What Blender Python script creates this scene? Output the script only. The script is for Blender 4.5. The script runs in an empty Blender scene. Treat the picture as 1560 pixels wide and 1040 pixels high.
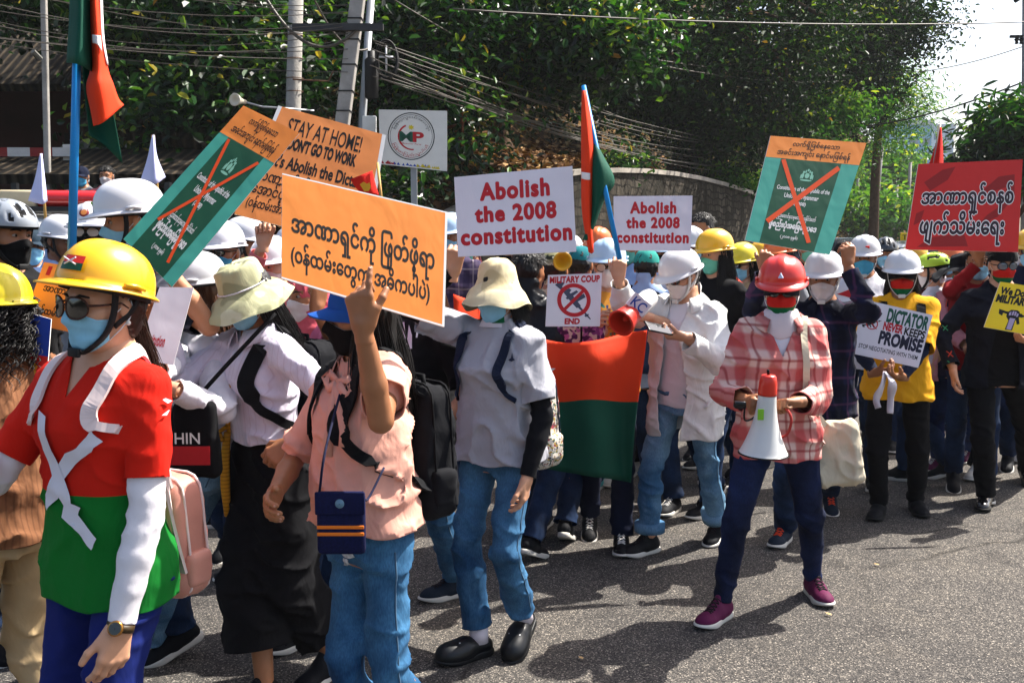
import bpy, bmesh, math, random, re
import numpy as np
from mathutils import Vector, Matrix, Euler
from mathutils.bvhtree import BVHTree
from mathutils.geometry import tessellate_polygon

rng = np.random.default_rng(7)
random.seed(7)
sc = bpy.context.scene
C = sc.collection
R = math.radians

# ------------------------------------------------------------------ camera, sky, sun, exposure
CAMZ, FPX = 1.65, 35.0 / 36.0 * 1560.0
PITCH = math.atan(142.0 / FPX)
cam_data = bpy.data.cameras.new('camera')
cam_data.lens, cam_data.sensor_width = 35.0, 36.0
cam_data.clip_start, cam_data.clip_end = 0.05, 3000.0
cam = bpy.data.objects.new('camera', cam_data)
C.objects.link(cam)
cam.location = (0, 0, CAMZ)
cam.rotation_euler = (R(90) - PITCH, 0, 0)
sc.camera = cam

SUN_EL, SUN_AZ = R(53), R(61)          # azimuth from +Y (away from the camera) towards +X (right)
SUN = Vector((math.sin(SUN_AZ) * math.cos(SUN_EL), math.cos(SUN_AZ) * math.cos(SUN_EL), math.sin(SUN_EL)))
world = bpy.data.worlds.new('World')
sc.world = world
world.use_nodes = True
wt = world.node_tree
sky = wt.nodes.new('ShaderNodeTexSky')
sky.sky_type = 'NISHITA'
sky.sun_disc = False
sky.sun_elevation, sky.sun_rotation = SUN_EL, SUN_AZ
sky.air_density, sky.dust_density, sky.ozone_density = 1.0, 4.0, 1.0
wt.links.new(sky.outputs[0], wt.nodes['Background'].inputs[0])
wt.nodes['Background'].inputs[1].default_value = 0.105
sun_data = bpy.data.lights.new('sun', 'SUN')
sun_data.energy, sun_data.angle, sun_data.color = 5.0, R(0.5), (1.0, 0.95, 0.87)
sun = bpy.data.objects.new('sun', sun_data)
C.objects.link(sun)
sun.rotation_euler = (-SUN).to_track_quat('-Z', 'Y').to_euler()
sc.view_settings.view_transform = 'Standard'
sc.view_settings.look = 'None'
sc.view_settings.exposure = 1.42
sc.view_settings.gamma = 1.0
sc.cycles.use_denoising = True
sc.cycles.max_bounces = 6
sc.cycles.diffuse_bounces = 3
sc.cycles.glossy_bounces = 2
sc.cycles.transmission_bounces = 4
sc.cycles.transparent_max_bounces = 6
sc.cycles.caustics_reflective = sc.cycles.caustics_refractive = False

_cs, _sn = math.cos(PITCH), math.sin(PITCH)


def P(u, v, Y):
    """World point at depth Y (metres down the road) seen at photo pixel u, v."""
    t = (520.0 - v) / FPX
    dz = Y * (t * _cs - _sn) / (_cs + t * _sn)
    dep = Y * _cs - dz * _sn
    return Vector(((u - 780.0) / FPX * dep, Y, CAMZ + dz))


def ray(u, v):
    return (P(u, v, 1.0) - Vector((0, 0, CAMZ)))


def G(u, v, z=0.0):
    d = ray(u, v)
    k = (z - CAMZ) / d.z
    return Vector((0, 0, CAMZ)) + d * k


# ------------------------------------------------------------------ colours and materials
def lin(h):
    h = h.lstrip('#')
    o = []
    for i in (0, 2, 4):
        c = int(h[i:i + 2], 16) / 255
        o.append(c / 12.92 if c <= .04045 else ((c + .055) / 1.055) ** 2.4)
    return o


def rgba(c, k=1.0):
    if isinstance(c, str):
        c = lin(c)
    return (c[0] * k, c[1] * k, c[2] * k, 1.0)


_mats = {}


class NT:
    def __init__(s, m):
        s.t = m.node_tree
        s.n, s.l = s.t.nodes, s.t.links
        s.b = s.n['Principled BSDF']

    def add(s, t, **k):
        n = s.n.new('ShaderNode' + t)
        for a, b in k.items():
            setattr(n, a, b)
        return n

    def coord(s, which='Object'):
        return s.add('TexCoord').outputs[which]

    def noise(s, scale, detail=3, vec=None, rough=.55, dist=0, kind='FBM'):
        n = s.add('TexNoise', noise_type=kind)
        n.inputs['Scale'].default_value = scale
        n.inputs['Detail'].default_value = detail
        n.inputs['Roughness'].default_value = rough
        n.inputs['Distortion'].default_value = dist
        s.l.new(vec if vec is not None else s.coord(), n.inputs['Vector'])
        return n.outputs['Fac']

    def ramp(s, fac, stops):
        n = s.add('ValToRGB')
        e = n.color_ramp.elements
        while len(e) < len(stops):
            e.new(.5)
        for el, (p, c) in zip(e, stops):
            el.position = p
            el.color = c if len(c) == 4 else (*c, 1)
        s.l.new(fac, n.inputs[0])
        return n.outputs[0]

    def mix(s, fac, a, b, mode='MIX'):
        n = s.add('Mix', data_type='RGBA', blend_type=mode)
        for i, x in ((0, fac), (6, a), (7, b)):
            if hasattr(x, 'is_linked'):
                s.l.new(x, n.inputs[i])
            else:
                n.inputs[i].default_value = x
        return n.outputs[2]

    def math(s, op, a, b=0.0, c=0.0):
        n = s.add('Math', operation=op)
        for i, x in enumerate((a, b, c)):
            if hasattr(x, 'is_linked'):
                s.l.new(x, n.inputs[i])
            else:
                n.inputs[i].default_value = x
        return n.outputs[0]

    def xyz(s, vec=None):
        n = s.add('SeparateXYZ')
        s.l.new(vec if vec is not None else s.coord(), n.inputs[0])
        return n.outputs

    def mapping(s, scale=(1, 1, 1), rot=(0, 0, 0), vec=None):
        n = s.add('Mapping')
        n.inputs['Scale'].default_value = scale
        n.inputs['Rotation'].default_value = rot
        s.l.new(vec if vec is not None else s.coord(), n.inputs[0])
        return n.outputs[0]

    def bump(s, h, strength=.3, dist=.01):
        n = s.add('Bump')
        n.inputs['Strength'].default_value = strength
        n.inputs['Distance'].default_value = dist
        s.l.new(h, n.inputs['Height'])
        if s.b.inputs['Normal'].is_linked:
            s.l.new(s.b.inputs['Normal'].links[0].from_socket, n.inputs['Normal'])
        s.l.new(n.outputs[0], s.b.inputs['Normal'])

    def base(s, c):
        s.l.new(c, s.b.inputs['Base Color'])

    def rough(s, c):
        s.l.new(c, s.b.inputs['Roughness'])


def M(name, col='#888888', k=1.0, rough=.8, var=.12, vs=6, bump=0, bs=150, bd=.003, spec=.3, metal=0, coat=0, sheen=0, sss=0, wr=0, fn=None):
    """A procedural surface: colour with noise variation, fine bump, optional broad wrinkle bump (wr) and a pattern function."""
    if name in _mats:
        return _mats[name]
    m = bpy.data.materials.new(name)
    m.use_nodes = True
    t = NT(m)
    b = t.b
    c = rgba(col, k)
    b.inputs['Base Color'].default_value = c
    b.inputs['Roughness'].default_value = rough
    b.inputs['Specular IOR Level'].default_value = spec
    b.inputs['Metallic'].default_value = metal
    b.inputs['Coat Weight'].default_value = coat
    b.inputs['Coat Roughness'].default_value = .08
    b.inputs['Sheen Weight'].default_value = sheen
    if sss:
        b.inputs['Subsurface Weight'].default_value = sss
        b.inputs['Subsurface Radius'].default_value = (.012, .005, .003)
        b.inputs['Subsurface Scale'].default_value = 1.0
    src = fn(t, c) if fn else None
    if var:
        f = t.noise(vs, 4)
        lo, hi = rgba(c[:3], 1 - var), rgba([min(1, x) for x in c[:3]], 1 + var * .6)
        if src is None:
            src = t.ramp(f, [(.3, lo), (.7, hi)])
        else:
            g = t.ramp(f, [(.3, (1 - var,) * 3), (.7, (1, 1, 1))])
            src = t.mix(1.0, src, g, 'MULTIPLY')
    if src is not None:
        t.base(src)
    if wr:
        t.bump(t.noise(5, 3, t.mapping((1, 1, .6), (0, .6, 0)), .45, .8, 'RIDGED_MULTIFRACTAL'), wr * .55, .022)
        t.bump(t.noise(11, 3, t.mapping((1, 1, .5), (0, -.5, .4)), .5, .6), wr * .8, .02)
    if bump:
        t.bump(t.noise(bs, 2), bump, bd)
    _mats[name] = m
    return m


def cloth(name, col, k=1.0, var=.14, wr=.35, rough=.9, fn=None, **kw):
    return M(name, col, k, rough=rough, var=var, vs=5, bump=.25, bs=420, bd=.0015, spec=.15, sheen=0, wr=wr, fn=fn, **kw)


def denim_fn(light, dark, z0=.55, zr=.5):
    def f(t, c):
        n = t.noise(3.2, 4, None, .6, .4)
        f2 = t.noise(260, 1, t.mapping((1, 1, .25)))
        a = t.ramp(n, [(.36, rgba(dark)), (.66, rgba(light))])
        g = t.ramp(f2, [(.3, (.72, .74, .78)), (.7, (1.1, 1.1, 1.1))])
        return t.mix(1.0, a, g, 'MULTIPLY')
    return f


def band(t, x, freq, lo, hi, soft=.05, ph=0.0):
    """1 inside the band lo..hi of a repeating 0..1 saw of x."""
    f = t.math('FRACT', t.math('MULTIPLY_ADD', x, freq, ph))
    d = t.math('ABSOLUTE', t.math('SUBTRACT', f, (lo + hi) / 2))
    n = t.add('MapRange', interpolation_type='SMOOTHSTEP')
    t.l.new(d, n.inputs[0])
    w = (hi - lo) / 2
    n.inputs[1].default_value, n.inputs[2].default_value = max(0, w - soft), w + soft
    n.inputs[3].default_value, n.inputs[4].default_value = 1, 0
    return n.outputs[0]


def plaid_fn(base, b1, b2, f=7.0):
    def g(t, c):
        o = t.xyz()
        nz = t.noise(2.0, 2)
        x = t.math('MULTIPLY_ADD', nz, .05, t.math('ADD', o[0], t.math('MULTIPLY', o[1], .6)))
        z = t.math('MULTIPLY_ADD', nz, .06, o[2])
        c0 = t.mix(t.math('MULTIPLY', band(t, x, f, .1, .55, .06), .66), rgba(base), rgba(b1))
        c0 = t.mix(t.math('MULTIPLY', band(t, z, f * .85, .1, .55, .06), .66), c0, rgba(b1))
        c0 = t.mix(t.math('MULTIPLY', band(t, x, f, .76, .84, .03), .7), c0, rgba(b2))
        c0 = t.mix(t.math('MULTIPLY', band(t, z, f * .85, .76, .84, .03), .7), c0, rgba(b2))
        return c0
    return g


def stripe_fn(base, b1, axis=0, f=60, lo=.0, hi=.2, am=.7):
    def g(t, c):
        o = t.xyz()
        return t.mix(t.math('MULTIPLY', band(t, o[axis], f, lo, hi, .06), am), rgba(base), rgba(b1))
    return g


def blotch_fn(base, cols, scale=14, lo=.55):
    def g(t, c):
        r = rgba(base)
        for i, cc in enumerate(cols):
            n = t.noise(scale * (1 + .3 * i), 1, t.mapping((1, 1, 1), (i * 1.3, i * .7, 0)))
            r = t.mix(t.ramp(n, [(lo, (0, 0, 0)), (lo + .03, (1, 1, 1))]), r, rgba(cc))
        return r
    return g


# ------------------------------------------------------------------ numpy geometry: noise, distance fields, surface nets
def vnoise(p, seed=0):
    p = np.asarray(p, np.float64)
    i = np.floor(p).astype(np.int64)
    f = p - i
    f = f * f * (3 - 2 * f)
    out = np.zeros(len(p))
    for dx in (0, 1):
        wx = f[:, 0] if dx else 1 - f[:, 0]
        for dy in (0, 1):
            wy = f[:, 1] if dy else 1 - f[:, 1]
            for dz in (0, 1):
                wz = f[:, 2] if dz else 1 - f[:, 2]
                h = (i[:, 0] + dx) * 374761393 + (i[:, 1] + dy) * 668265263 + (i[:, 2] + dz) * 1274126177 + seed * 974634713
                h = (h ^ (h >> 13)) * 1274126177 & 0x7fffffff
                h = (h ^ (h >> 16)) & 0xffff
                out += wx * wy * wz * (h / 32767.5 - 1)
    return out


def smin(a, b, k):
    if k <= 0:
        return np.minimum(a, b)
    h = np.maximum(k - np.abs(a - b), 0) / k
    return np.minimum(a, b) - h * h * k * .25


def d_rc(x, y, z, a, b, ra, rb):
    ax, ay, az = a
    dx, dy, dz = b[0] - ax, b[1] - ay, b[2] - az
    L = dx * dx + dy * dy + dz * dz + 1e-12
    t = np.clip(((x - ax) * dx + (y - ay) * dy + (z - az) * dz) / L, 0, 1)
    return np.sqrt((x - ax - t * dx) ** 2 + (y - ay - t * dy) ** 2 + (z - az - t * dz) ** 2) - (ra + (rb - ra) * t)


def d_el(x, y, z, c, r):
    q = np.sqrt(((x - c[0]) / r[0]) ** 2 + ((y - c[1]) / r[1]) ** 2 + ((z - c[2]) / r[2]) ** 2)
    return (q - 1) * min(r)


class Field:
    def __init__(s, lo, hi, h):
        s.h, s.o = h, np.array(lo, float) - 2 * h
        n = np.ceil((np.array(hi) - s.o) / h).astype(int) + 3
        s.n = n
        s.ax = [s.o[i] + h * np.arange(n[i]) for i in range(3)]
        s.f = np.full(n, 1.0)

    def box(s, lo, hi, m):
        i0 = np.clip(np.floor((np.array(lo) - m - s.o) / s.h).astype(int), 0, s.n - 1)
        i1 = np.clip(np.ceil((np.array(hi) + m - s.o) / s.h).astype(int) + 1, 1, s.n)
        sl = tuple(slice(a, b) for a, b in zip(i0, i1))
        X = s.ax[0][sl[0]][:, None, None]
        Y = s.ax[1][sl[1]][None, :, None]
        Z = s.ax[2][sl[2]][None, None, :]
        return sl, X, Y, Z

    def put(s, lo, hi, fn, k=.02):
        sl, X, Y, Z = s.box(lo, hi, .05 + k)
        if s.f[sl].size:
            s.f[sl] = smin(s.f[sl], fn(X, Y, Z), k)

    def rc(s, a, b, ra, rb, k=.02):
        a, b = np.array(a), np.array(b)
        r = max(ra, rb)
        s.put(np.minimum(a, b) - r, np.maximum(a, b) + r, lambda x, y, z: d_rc(x, y, z, a, b, ra, rb), k)

    def el(s, c, r, k=.02):
        c, r = np.array(c), np.array(r)
        s.put(c - r, c + r, lambda x, y, z: d_el(x, y, z, c, r), k)

    def wrinkle(s, amp, sc_=(9, 9, 13), seed=0, bunch=()):
        m = np.abs(s.f) < .045
        ix = np.nonzero(m)
        p = np.stack([s.ax[i][ix[i]] for i in range(3)], 1)
        q = p.copy()
        q[:, 2] += .45 * p[:, 0]
        w = vnoise(p * 4, seed + 9) * .6
        n = 2.2 * (1 - np.abs(vnoise(q * np.array(sc_) + w[:, None], seed))) ** 5 - .9
        q[:, 2] -= .95 * p[:, 0] + .3 * p[:, 1]
        n += .8 * (1 - np.abs(vnoise(q * np.array(sc_) * 1.35 + w[:, None], seed + 5))) ** 6 - .3
        n2 = vnoise(p * np.array(sc_) * 2.1, seed + 3)
        a = np.full(len(p), amp)
        for c, r, k in bunch:
            a += k * np.exp(-((p - np.array(c)) ** 2).sum(1) / (r * r))
        s.f[ix] -= a * (n * .8 + n2 * .3)

    def mesh(s):
        f, n = s.f, s.n
        sg = f < 0
        cnt = np.zeros(n - 1, np.int8)
        for i in (0, 1):
            for j in (0, 1):
                for k in (0, 1):
                    cnt += sg[i:n[0] - 1 + i, j:n[1] - 1 + j, k:n[2] - 1 + k]
        mx = (cnt > 0) & (cnt < 8)
        ci = np.argwhere(mx)
        idx = np.full(n - 1, -1, np.int64)
        idx[mx] = np.arange(len(ci))
        acc, num = np.zeros((len(ci), 3)), np.zeros(len(ci))
        cor = [(i, j, k) for i in (0, 1) for j in (0, 1) for k in (0, 1)]
        for a in cor:
            for ax in range(3):
                if a[ax]:
                    continue
                b = list(a)
                b[ax] = 1
                fa = f[ci[:, 0] + a[0], ci[:, 1] + a[1], ci[:, 2] + a[2]]
                fb = f[ci[:, 0] + b[0], ci[:, 1] + b[1], ci[:, 2] + b[2]]
                m = (fa < 0) != (fb < 0)
                t = np.where(m, fa / np.where(m, fa - fb, 1), 0)
                p = np.array(a, float)[None] + t[:, None] * (np.array(b) - np.array(a))[None]
                acc[m] += p[m]
                num[m] += 1
        V = s.o + s.h * (ci + acc / num[:, None])
        Q = []
        for ax in range(3):
            o1, o2 = [(1, 2), (2, 0), (0, 1)][ax]
            sl0, sl1 = [slice(None)] * 3, [slice(None)] * 3
            sl0[ax], sl1[ax] = slice(0, -1), slice(1, None)
            ch = sg[tuple(sl0)] != sg[tuple(sl1)]
            e = np.argwhere(ch)
            e = e[(e[:, o1] > 0) & (e[:, o2] > 0) & (e[:, o1] < n[o1] - 1) & (e[:, o2] < n[o2] - 1)]
            if not len(e):
                continue
            ins = sg[e[:, 0], e[:, 1], e[:, 2]]
            c = []
            for d1, d2 in ((-1, -1), (0, -1), (0, 0), (-1, 0)):
                q = e.copy()
                q[:, o1] += d1
                q[:, o2] += d2
                c.append(idx[q[:, 0], q[:, 1], q[:, 2]])
            q = np.stack(c, 1)
            q[~ins] = q[~ins][:, ::-1]
            Q.append(q)
        return V, np.concatenate(Q)


def clip(V, F, g, polys=()):
    """Keep the side g <= 0 of a quad mesh, cutting the faces that straddle it."""
    pos = g > 0
    c = pos[F].sum(1)
    keep = F[c == 0]
    mix = F[(c > 0) & (c < F.shape[1])]
    nv, cache, out = [], {}, []
    base = len(V)

    def cut(a, b):
        key = (a, b) if a < b else (b, a)
        if key not in cache:
            t = g[a] / (g[a] - g[b])
            cache[key] = base + len(nv)
            nv.append(V[a] + t * (V[b] - V[a]))
        return cache[key]
    for q in list(mix.tolist()) + [list(p) for p in polys]:
        o = []
        for i, a in enumerate(q):
            b = q[(i + 1) % len(q)]
            if a < base and b < base:
                if g[a] <= 0:
                    o.append(a)
                if (g[a] <= 0) != (g[b] <= 0):
                    o.append(cut(a, b))
        o2 = [x for i, x in enumerate(o) if x != o[i - 1]]
        if len(o2) >= 3:
            out.append(o2)
    V2 = np.vstack([V, np.array(nv)]) if nv else V
    used = np.zeros(len(V2), bool)
    used[keep.ravel()] = True
    for q in out:
        used[q] = True
    mp = np.cumsum(used) - 1
    return V2[used], mp[keep], [[int(mp[i]) for i in q] for q in out]


def mkmesh(name, V, F, polys=(), mats=(), mi=None, smooth=True):
    me = bpy.data.meshes.new(name)
    V = np.asarray(V, float)
    if len(polys):
        fl = (F.tolist() if len(F) else []) + [list(p) for p in polys]
    else:
        fl = F.tolist() if isinstance(F, np.ndarray) else [list(f) for f in F]
    me.from_pydata(V.tolist(), [], fl)
    for m in mats:
        me.materials.append(m)
    if mi is not None:
        me.polygons.foreach_set('material_index', np.asarray(mi, np.int32))
    me.polygons.foreach_set('use_smooth', [bool(smooth)] * len(me.polygons))
    me.update()
    return me


def link(name, me, parent=None, mat=None, mats=None, solid=0, mtx=None):
    o = bpy.data.objects.new(name, me)
    C.objects.link(o)
    if parent is not None:
        o.parent = parent
    if mtx is not None:
        o.matrix_local = mtx
    if mats is None and mat is not None:
        mats = [mat]
    if mats:
        if len(me.materials) == 0:
            for m in mats:
                me.materials.append(m)
        else:
            for i, m in enumerate(mats):
                if i < len(o.material_slots):
                    o.material_slots[i].link = 'OBJECT'
                    o.material_slots[i].material = m
    if solid:
        md = o.modifiers.new('solid', 'SOLIDIFY')
        md.thickness, md.offset = solid, -1
    return o


def tag(o, label, cat=None, group=None, kind=None):
    if label:
        o['label'] = label
    if cat:
        o['category'] = cat
    if group:
        o['group'] = group
    if kind:
        o['kind'] = kind
    return o


def empty(name, loc, rz=0, label=None, cat=None, group=None):
    o = bpy.data.objects.new(name, None)
    o.empty_display_size = .1
    C.objects.link(o)
    o.location = loc
    o.rotation_euler = (0, 0, rz)
    tag(o, label, cat, group)
    return o


class MB:
    """Collects shapes into one mesh."""

    def __init__(s):
        s.v, s.f, s.m = [], [], []

    def add(s, V, F, mi=0):
        b = len(s.v)
        s.v += [tuple(map(float, p)) for p in V]
        s.f += [[int(i) + b for i in f] for f in F]
        s.m += [mi] * len(F)
        return s

    def box(s, c, h, rot=None, mi=0, bev=0):
        c = Vector(c)
        rot = rot or Matrix.Identity(3)
        if bev:
            bm = bmesh.new()
            bmesh.ops.create_cube(bm, size=1)
            for v in bm.verts:
                v.co = Vector((v.co.x * 2 * h[0], v.co.y * 2 * h[1], v.co.z * 2 * h[2]))
            bmesh.ops.bevel(bm, geom=bm.edges[:], offset=bev, segments=2, affect='EDGES', profile=.5)
            bm.verts.index_update()
            V = [c + rot @ v.co for v in bm.verts]
            F = [[v.index for v in f.verts] for f in bm.faces]
            bm.free()
            return s.add(V, F, mi)
        V = [c + rot @ Vector((x * h[0], y * h[1], z * h[2])) for x in (-1, 1) for y in (-1, 1) for z in (-1, 1)]
        F = [(0, 1, 3, 2), (4, 6, 7, 5), (0, 4, 5, 1), (2, 3, 7, 6), (0, 2, 6, 4), (1, 5, 7, 3)]
        return s.add(V, F, mi)

    def tube(s, pts, r, n=8, mi=0, cap=True):
        pts = [Vector(p) for p in pts]
        rs = r if isinstance(r, (list, tuple)) else [r] * len(pts)
        V, F = [], []
        up = None
        for i, p in enumerate(pts):
            d = (pts[min(i + 1, len(pts) - 1)] - pts[max(i - 1, 0)])
            d = d.normalized() if d.length > 1e-9 else Vector((0, 0, 1))
            if up is None:
                up = Vector((0, 0, 1)) if abs(d.z) < .9 else Vector((1, 0, 0))
            a = d.cross(up).normalized()
            up = a.cross(d).normalized()
            for k in range(n):
                t = 2 * math.pi * k / n
                V.append(p + (a * math.cos(t) + up * math.sin(t)) * rs[i])
        for i in range(len(pts) - 1):
            for k in range(n):
                F.append((i * n + k, i * n + (k + 1) % n, (i + 1) * n + (k + 1) % n, (i + 1) * n + k))
        if cap:
            F.append(tuple(range(n))[::-1])
            F.append(tuple(range((len(pts) - 1) * n, len(pts) * n)))
        return s.add(V, F, mi)

    def ribbon(s, pts, nors, w, th, mi=0):
        """A strap: a flat band with thickness along pts, nors = outward normals."""
        V, F = [], []
        n = len(pts)
        for i, p in enumerate(pts):
            p = Vector(p)
            d = (Vector(pts[min(i + 1, n - 1)]) - Vector(pts[max(i - 1, 0)])).normalized()
            no = Vector(nors[i]).normalized()
            a = d.cross(no).normalized() * (w[i] if isinstance(w, (list, tuple)) else w) * .5
            no = a.cross(d).normalized()
            if no.dot(Vector(nors[i])) < 0:
                no = -no
            V += [p - a, p + a, p + a + no * th, p - a + no * th]
        for i in range(n - 1):
            for k in range(4):
                F.append((i * 4 + k, i * 4 + (k + 1) % 4, (i + 1) * 4 + (k + 1) % 4, (i + 1) * 4 + k))
        F += [(3, 2, 1, 0), (4 * n - 4, 4 * n - 3, 4 * n - 2, 4 * n - 1)]
        return s.add(V, F, mi)

    def lathe(s, prof, c=(0, 0, 0), n=24, mi=0, ax=None):
        V, F = [], []
        q = Vector((0, 0, 1)).rotation_difference(Vector(ax)) if ax else None
        for r, z in prof:
            for k in range(n):
                t = 2 * math.pi * k / n
                p = Vector((r * math.cos(t), r * math.sin(t), z))
                V.append((q @ p if q else p) + Vector(c))
        for i in range(len(prof) - 1):
            for k in range(n):
                F.append((i * n + k, i * n + (k + 1) % n, (i + 1) * n + (k + 1) % n, (i + 1) * n + k))
        return s.add(V, F, mi)

    def prism(s, poly, axis, depth, mi=0):
        """poly: 3D points in a plane, pushed along axis by depth."""
        n = len(poly)
        ax = Vector(axis).normalized() * depth
        V = [Vector(p) for p in poly] + [Vector(p) + ax for p in poly]
        F = [tuple(range(n))[::-1], tuple(range(n, 2 * n))]
        F += [(i, (i + 1) % n, n + (i + 1) % n, n + i) for i in range(n)]
        return s.add(V, F, mi)

    def mesh(s, name, mats=(), smooth=False):
        return mkmesh(name, s.v, s.f, (), mats, s.m, smooth)

    def build(s, name, mat=None, parent=None, smooth=False, mats=None, **k):
        me = s.mesh(name, mats or ([mat] if mat else ()), smooth)
        return link(name, me, parent, **k)


def spline(pts, n):
    """Catmull-Rom through pts, n points per span."""
    p = [np.array(q, float) for q in pts]
    p = [2 * p[0] - p[1]] + p + [2 * p[-1] - p[-2]]
    o = []
    for i in range(1, len(p) - 2):
        for k in range(n):
            t = k / n
            o.append(.5 * (2 * p[i] + (p[i + 1] - p[i - 1]) * t + (2 * p[i - 1] - 5 * p[i] + 4 * p[i + 1] - p[i + 2]) * t * t
                           + (3 * p[i] - p[i - 1] - 3 * p[i + 1] + p[i + 2]) * t ** 3))
    o.append(p[-2])
    return o


# ------------------------------------------------------------------ lettering
_txt = {}


def burmese(s):
    """Put the vowel and the medial that are drawn before their consonant in front of it."""
    s = re.sub('([က-အဿ၀])(ျ?)(ြ?)([ွှ]*)(ေ?)', lambda m: m.group(5) + m.group(3) + m.group(1) + m.group(2) + m.group(4), s)
    return s


def text_mesh(s, off=0.0, sp=1.0):
    key = (s, off, sp)
    if key not in _txt:
        c = bpy.data.curves.new('lettering', 'FONT')
        c.body = burmese(s)
        c.offset = off
        c.space_character = sp
        c.resolution_u = 4
        o = bpy.data.objects.new('lettering', c)
        C.objects.link(o)
        bpy.context.view_layer.update()
        e = o.evaluated_get(bpy.context.evaluated_depsgraph_get())
        me = e.to_mesh()
        V = np.array([v.co[:2] for v in me.vertices])
        F = [list(p.vertices) for p in me.polygons]
        e.to_mesh_clear()
        bpy.data.objects.remove(o)
        bpy.data.curves.remove(c)
        if len(V) == 0:
            V, F = np.zeros((3, 2)), []
        lo, hi = V.min(0), V.max(0)
        _txt[key] = ((V - lo), F, hi - lo)
    return _txt[key]
# ------------------------------------------------------------------ heads, hands, shoes (built once, then fitted to each person)
def head_d(x, y, z):
    ax = np.abs(x)
    d = d_el(x, y, z, (0, .015, .035), (.074, .093, .084))
    d = smin(d, d_el(x, y, z, (0, -.028, -.035), (.060, .062, .086)), .035)
    d = smin(d, d_rc(ax, y, z, (.044, -.005, -.068), (.012, -.062, -.100), .020, .018), .03)
    d = smin(d, d_rc(ax, y, z, (.012, -.078, .024), (.042, -.066, .020), .011, .012), .018)
    d = smin(d, d_rc(ax, y, z, (.036, -.062, -.030), (.048, -.045, -.020), .020, .018), .025)
    s = d_el(ax, y, z, (.031, -.100, .004), (.019, .018, .013))
    d = -smin(-d, s, .012)
    d = smin(d, d_rc(x, y, z, (0, -.086, .006), (0, -.108, -.036), .008, .0125), .014)
    d = smin(d, d_rc(ax, y, z, (.010, -.098, -.039), (.012, -.094, -.038), .0075, .007), .008)
    d = smin(d, d_rc(ax, y, z, (0, -.093, -.061), (.020, -.084, -.063), .0065, .003), .007)
    d = smin(d, d_rc(ax, y, z, (0, -.090, -.072), (.016, -.084, -.070), .0075, .004), .007)
    d = smin(d, d_el(ax, y, z, (.077, .014, -.006), (.009, .021, .031)), .008)
    d = smin(d, d_rc(x, y, z, (0, .018, -.05), (0, .030, -.15), .054, .054), .03)
    return d


def sphere_part(c, r, n=10):
    V, F = [], []
    for i in range(n // 2 + 1):
        for k in range(n):
            a, b = math.pi * i / (n // 2), 2 * math.pi * k / n
            V.append((c[0] + r[0] * math.sin(a) * math.cos(b), c[1] + r[1] * math.sin(a) * math.sin(b), c[2] + r[2] * math.cos(a)))
    for i in range(n // 2):
        for k in range(n):
            F.append((i * n + k, (i + 1) * n + k, (i + 1) * n + (k + 1) % n, i * n + (k + 1) % n))
    return np.array(V), np.array(F)


_heads = {}


def head_arrays(h):
    if h in _heads:
        return _heads[h]
    f = Field((-.1, -.13, -.155), (.1, .12, .13), h)
    X, Y, Z = f.ax[0][:, None, None], f.ax[1][None, :, None], f.ax[2][None, None, :]
    f.f = head_d(X, Y, Z)
    V, F = f.mesh()
    mi = np.zeros(len(F), int)
    for sx in (-1, 1):
        for c, r, m in (((sx * .031, -.0755, .004), (.0125, .0120, .0080), 1), ((sx * .031, -.0865, .004), (.0058, .0025, .0058), 2)):
            v, q = sphere_part(c, r)
            F = np.vstack([F, q + len(V)])
            V = np.vstack([V, v])
            mi = np.concatenate([mi, np.full(len(q), m)])
        mb = MB().tube([(sx * .012, -.0905, .023), (sx * .030, -.0905, .029), (sx * .047, -.078, .025), (sx * .054, -.066, .020)], [.003, .0042, .003, .001], 6)
        q = [f_ for f_ in mb.f if len(f_) == 4]
        F = np.vstack([F, np.array(q) + len(V)])
        V = np.vstack([V, np.array(mb.v)])
        mi = np.concatenate([mi, np.full(len(q), 3)])
    _heads[h] = (V, F, mi)
    return _heads[h]


_hands = {}
POSE = {  # per-finger curl (three joints, degrees), spread, thumb (out, forward-curl)
    'relax': ((18, 26, 16), (22, 30, 18), (26, 34, 20), (30, 36, 20), (35, 20)),
    'grip': ((62, 78, 40), (66, 80, 42), (70, 82, 44), (72, 82, 44), (25, 62)),
    'fist': ((78, 96, 60), (80, 98, 60), (82, 98, 60), (82, 98, 60), (12, 66)),
    'pinch': ((58, 30, 12), (64, 34, 14), (70, 40, 18), (74, 46, 20), (30, 52)),
    'flat': ((6, 8, 5), (4, 6, 4), (6, 8, 5), (10, 10, 6), (45, 12)),
    'point': ((8, 14, 8), (48, 62, 30), (62, 72, 36), (68, 74, 38), (25, 48)),
    'hold': ((34, 44, 26), (40, 48, 28), (46, 52, 30), (52, 56, 30), (40, 42)),
}


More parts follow.
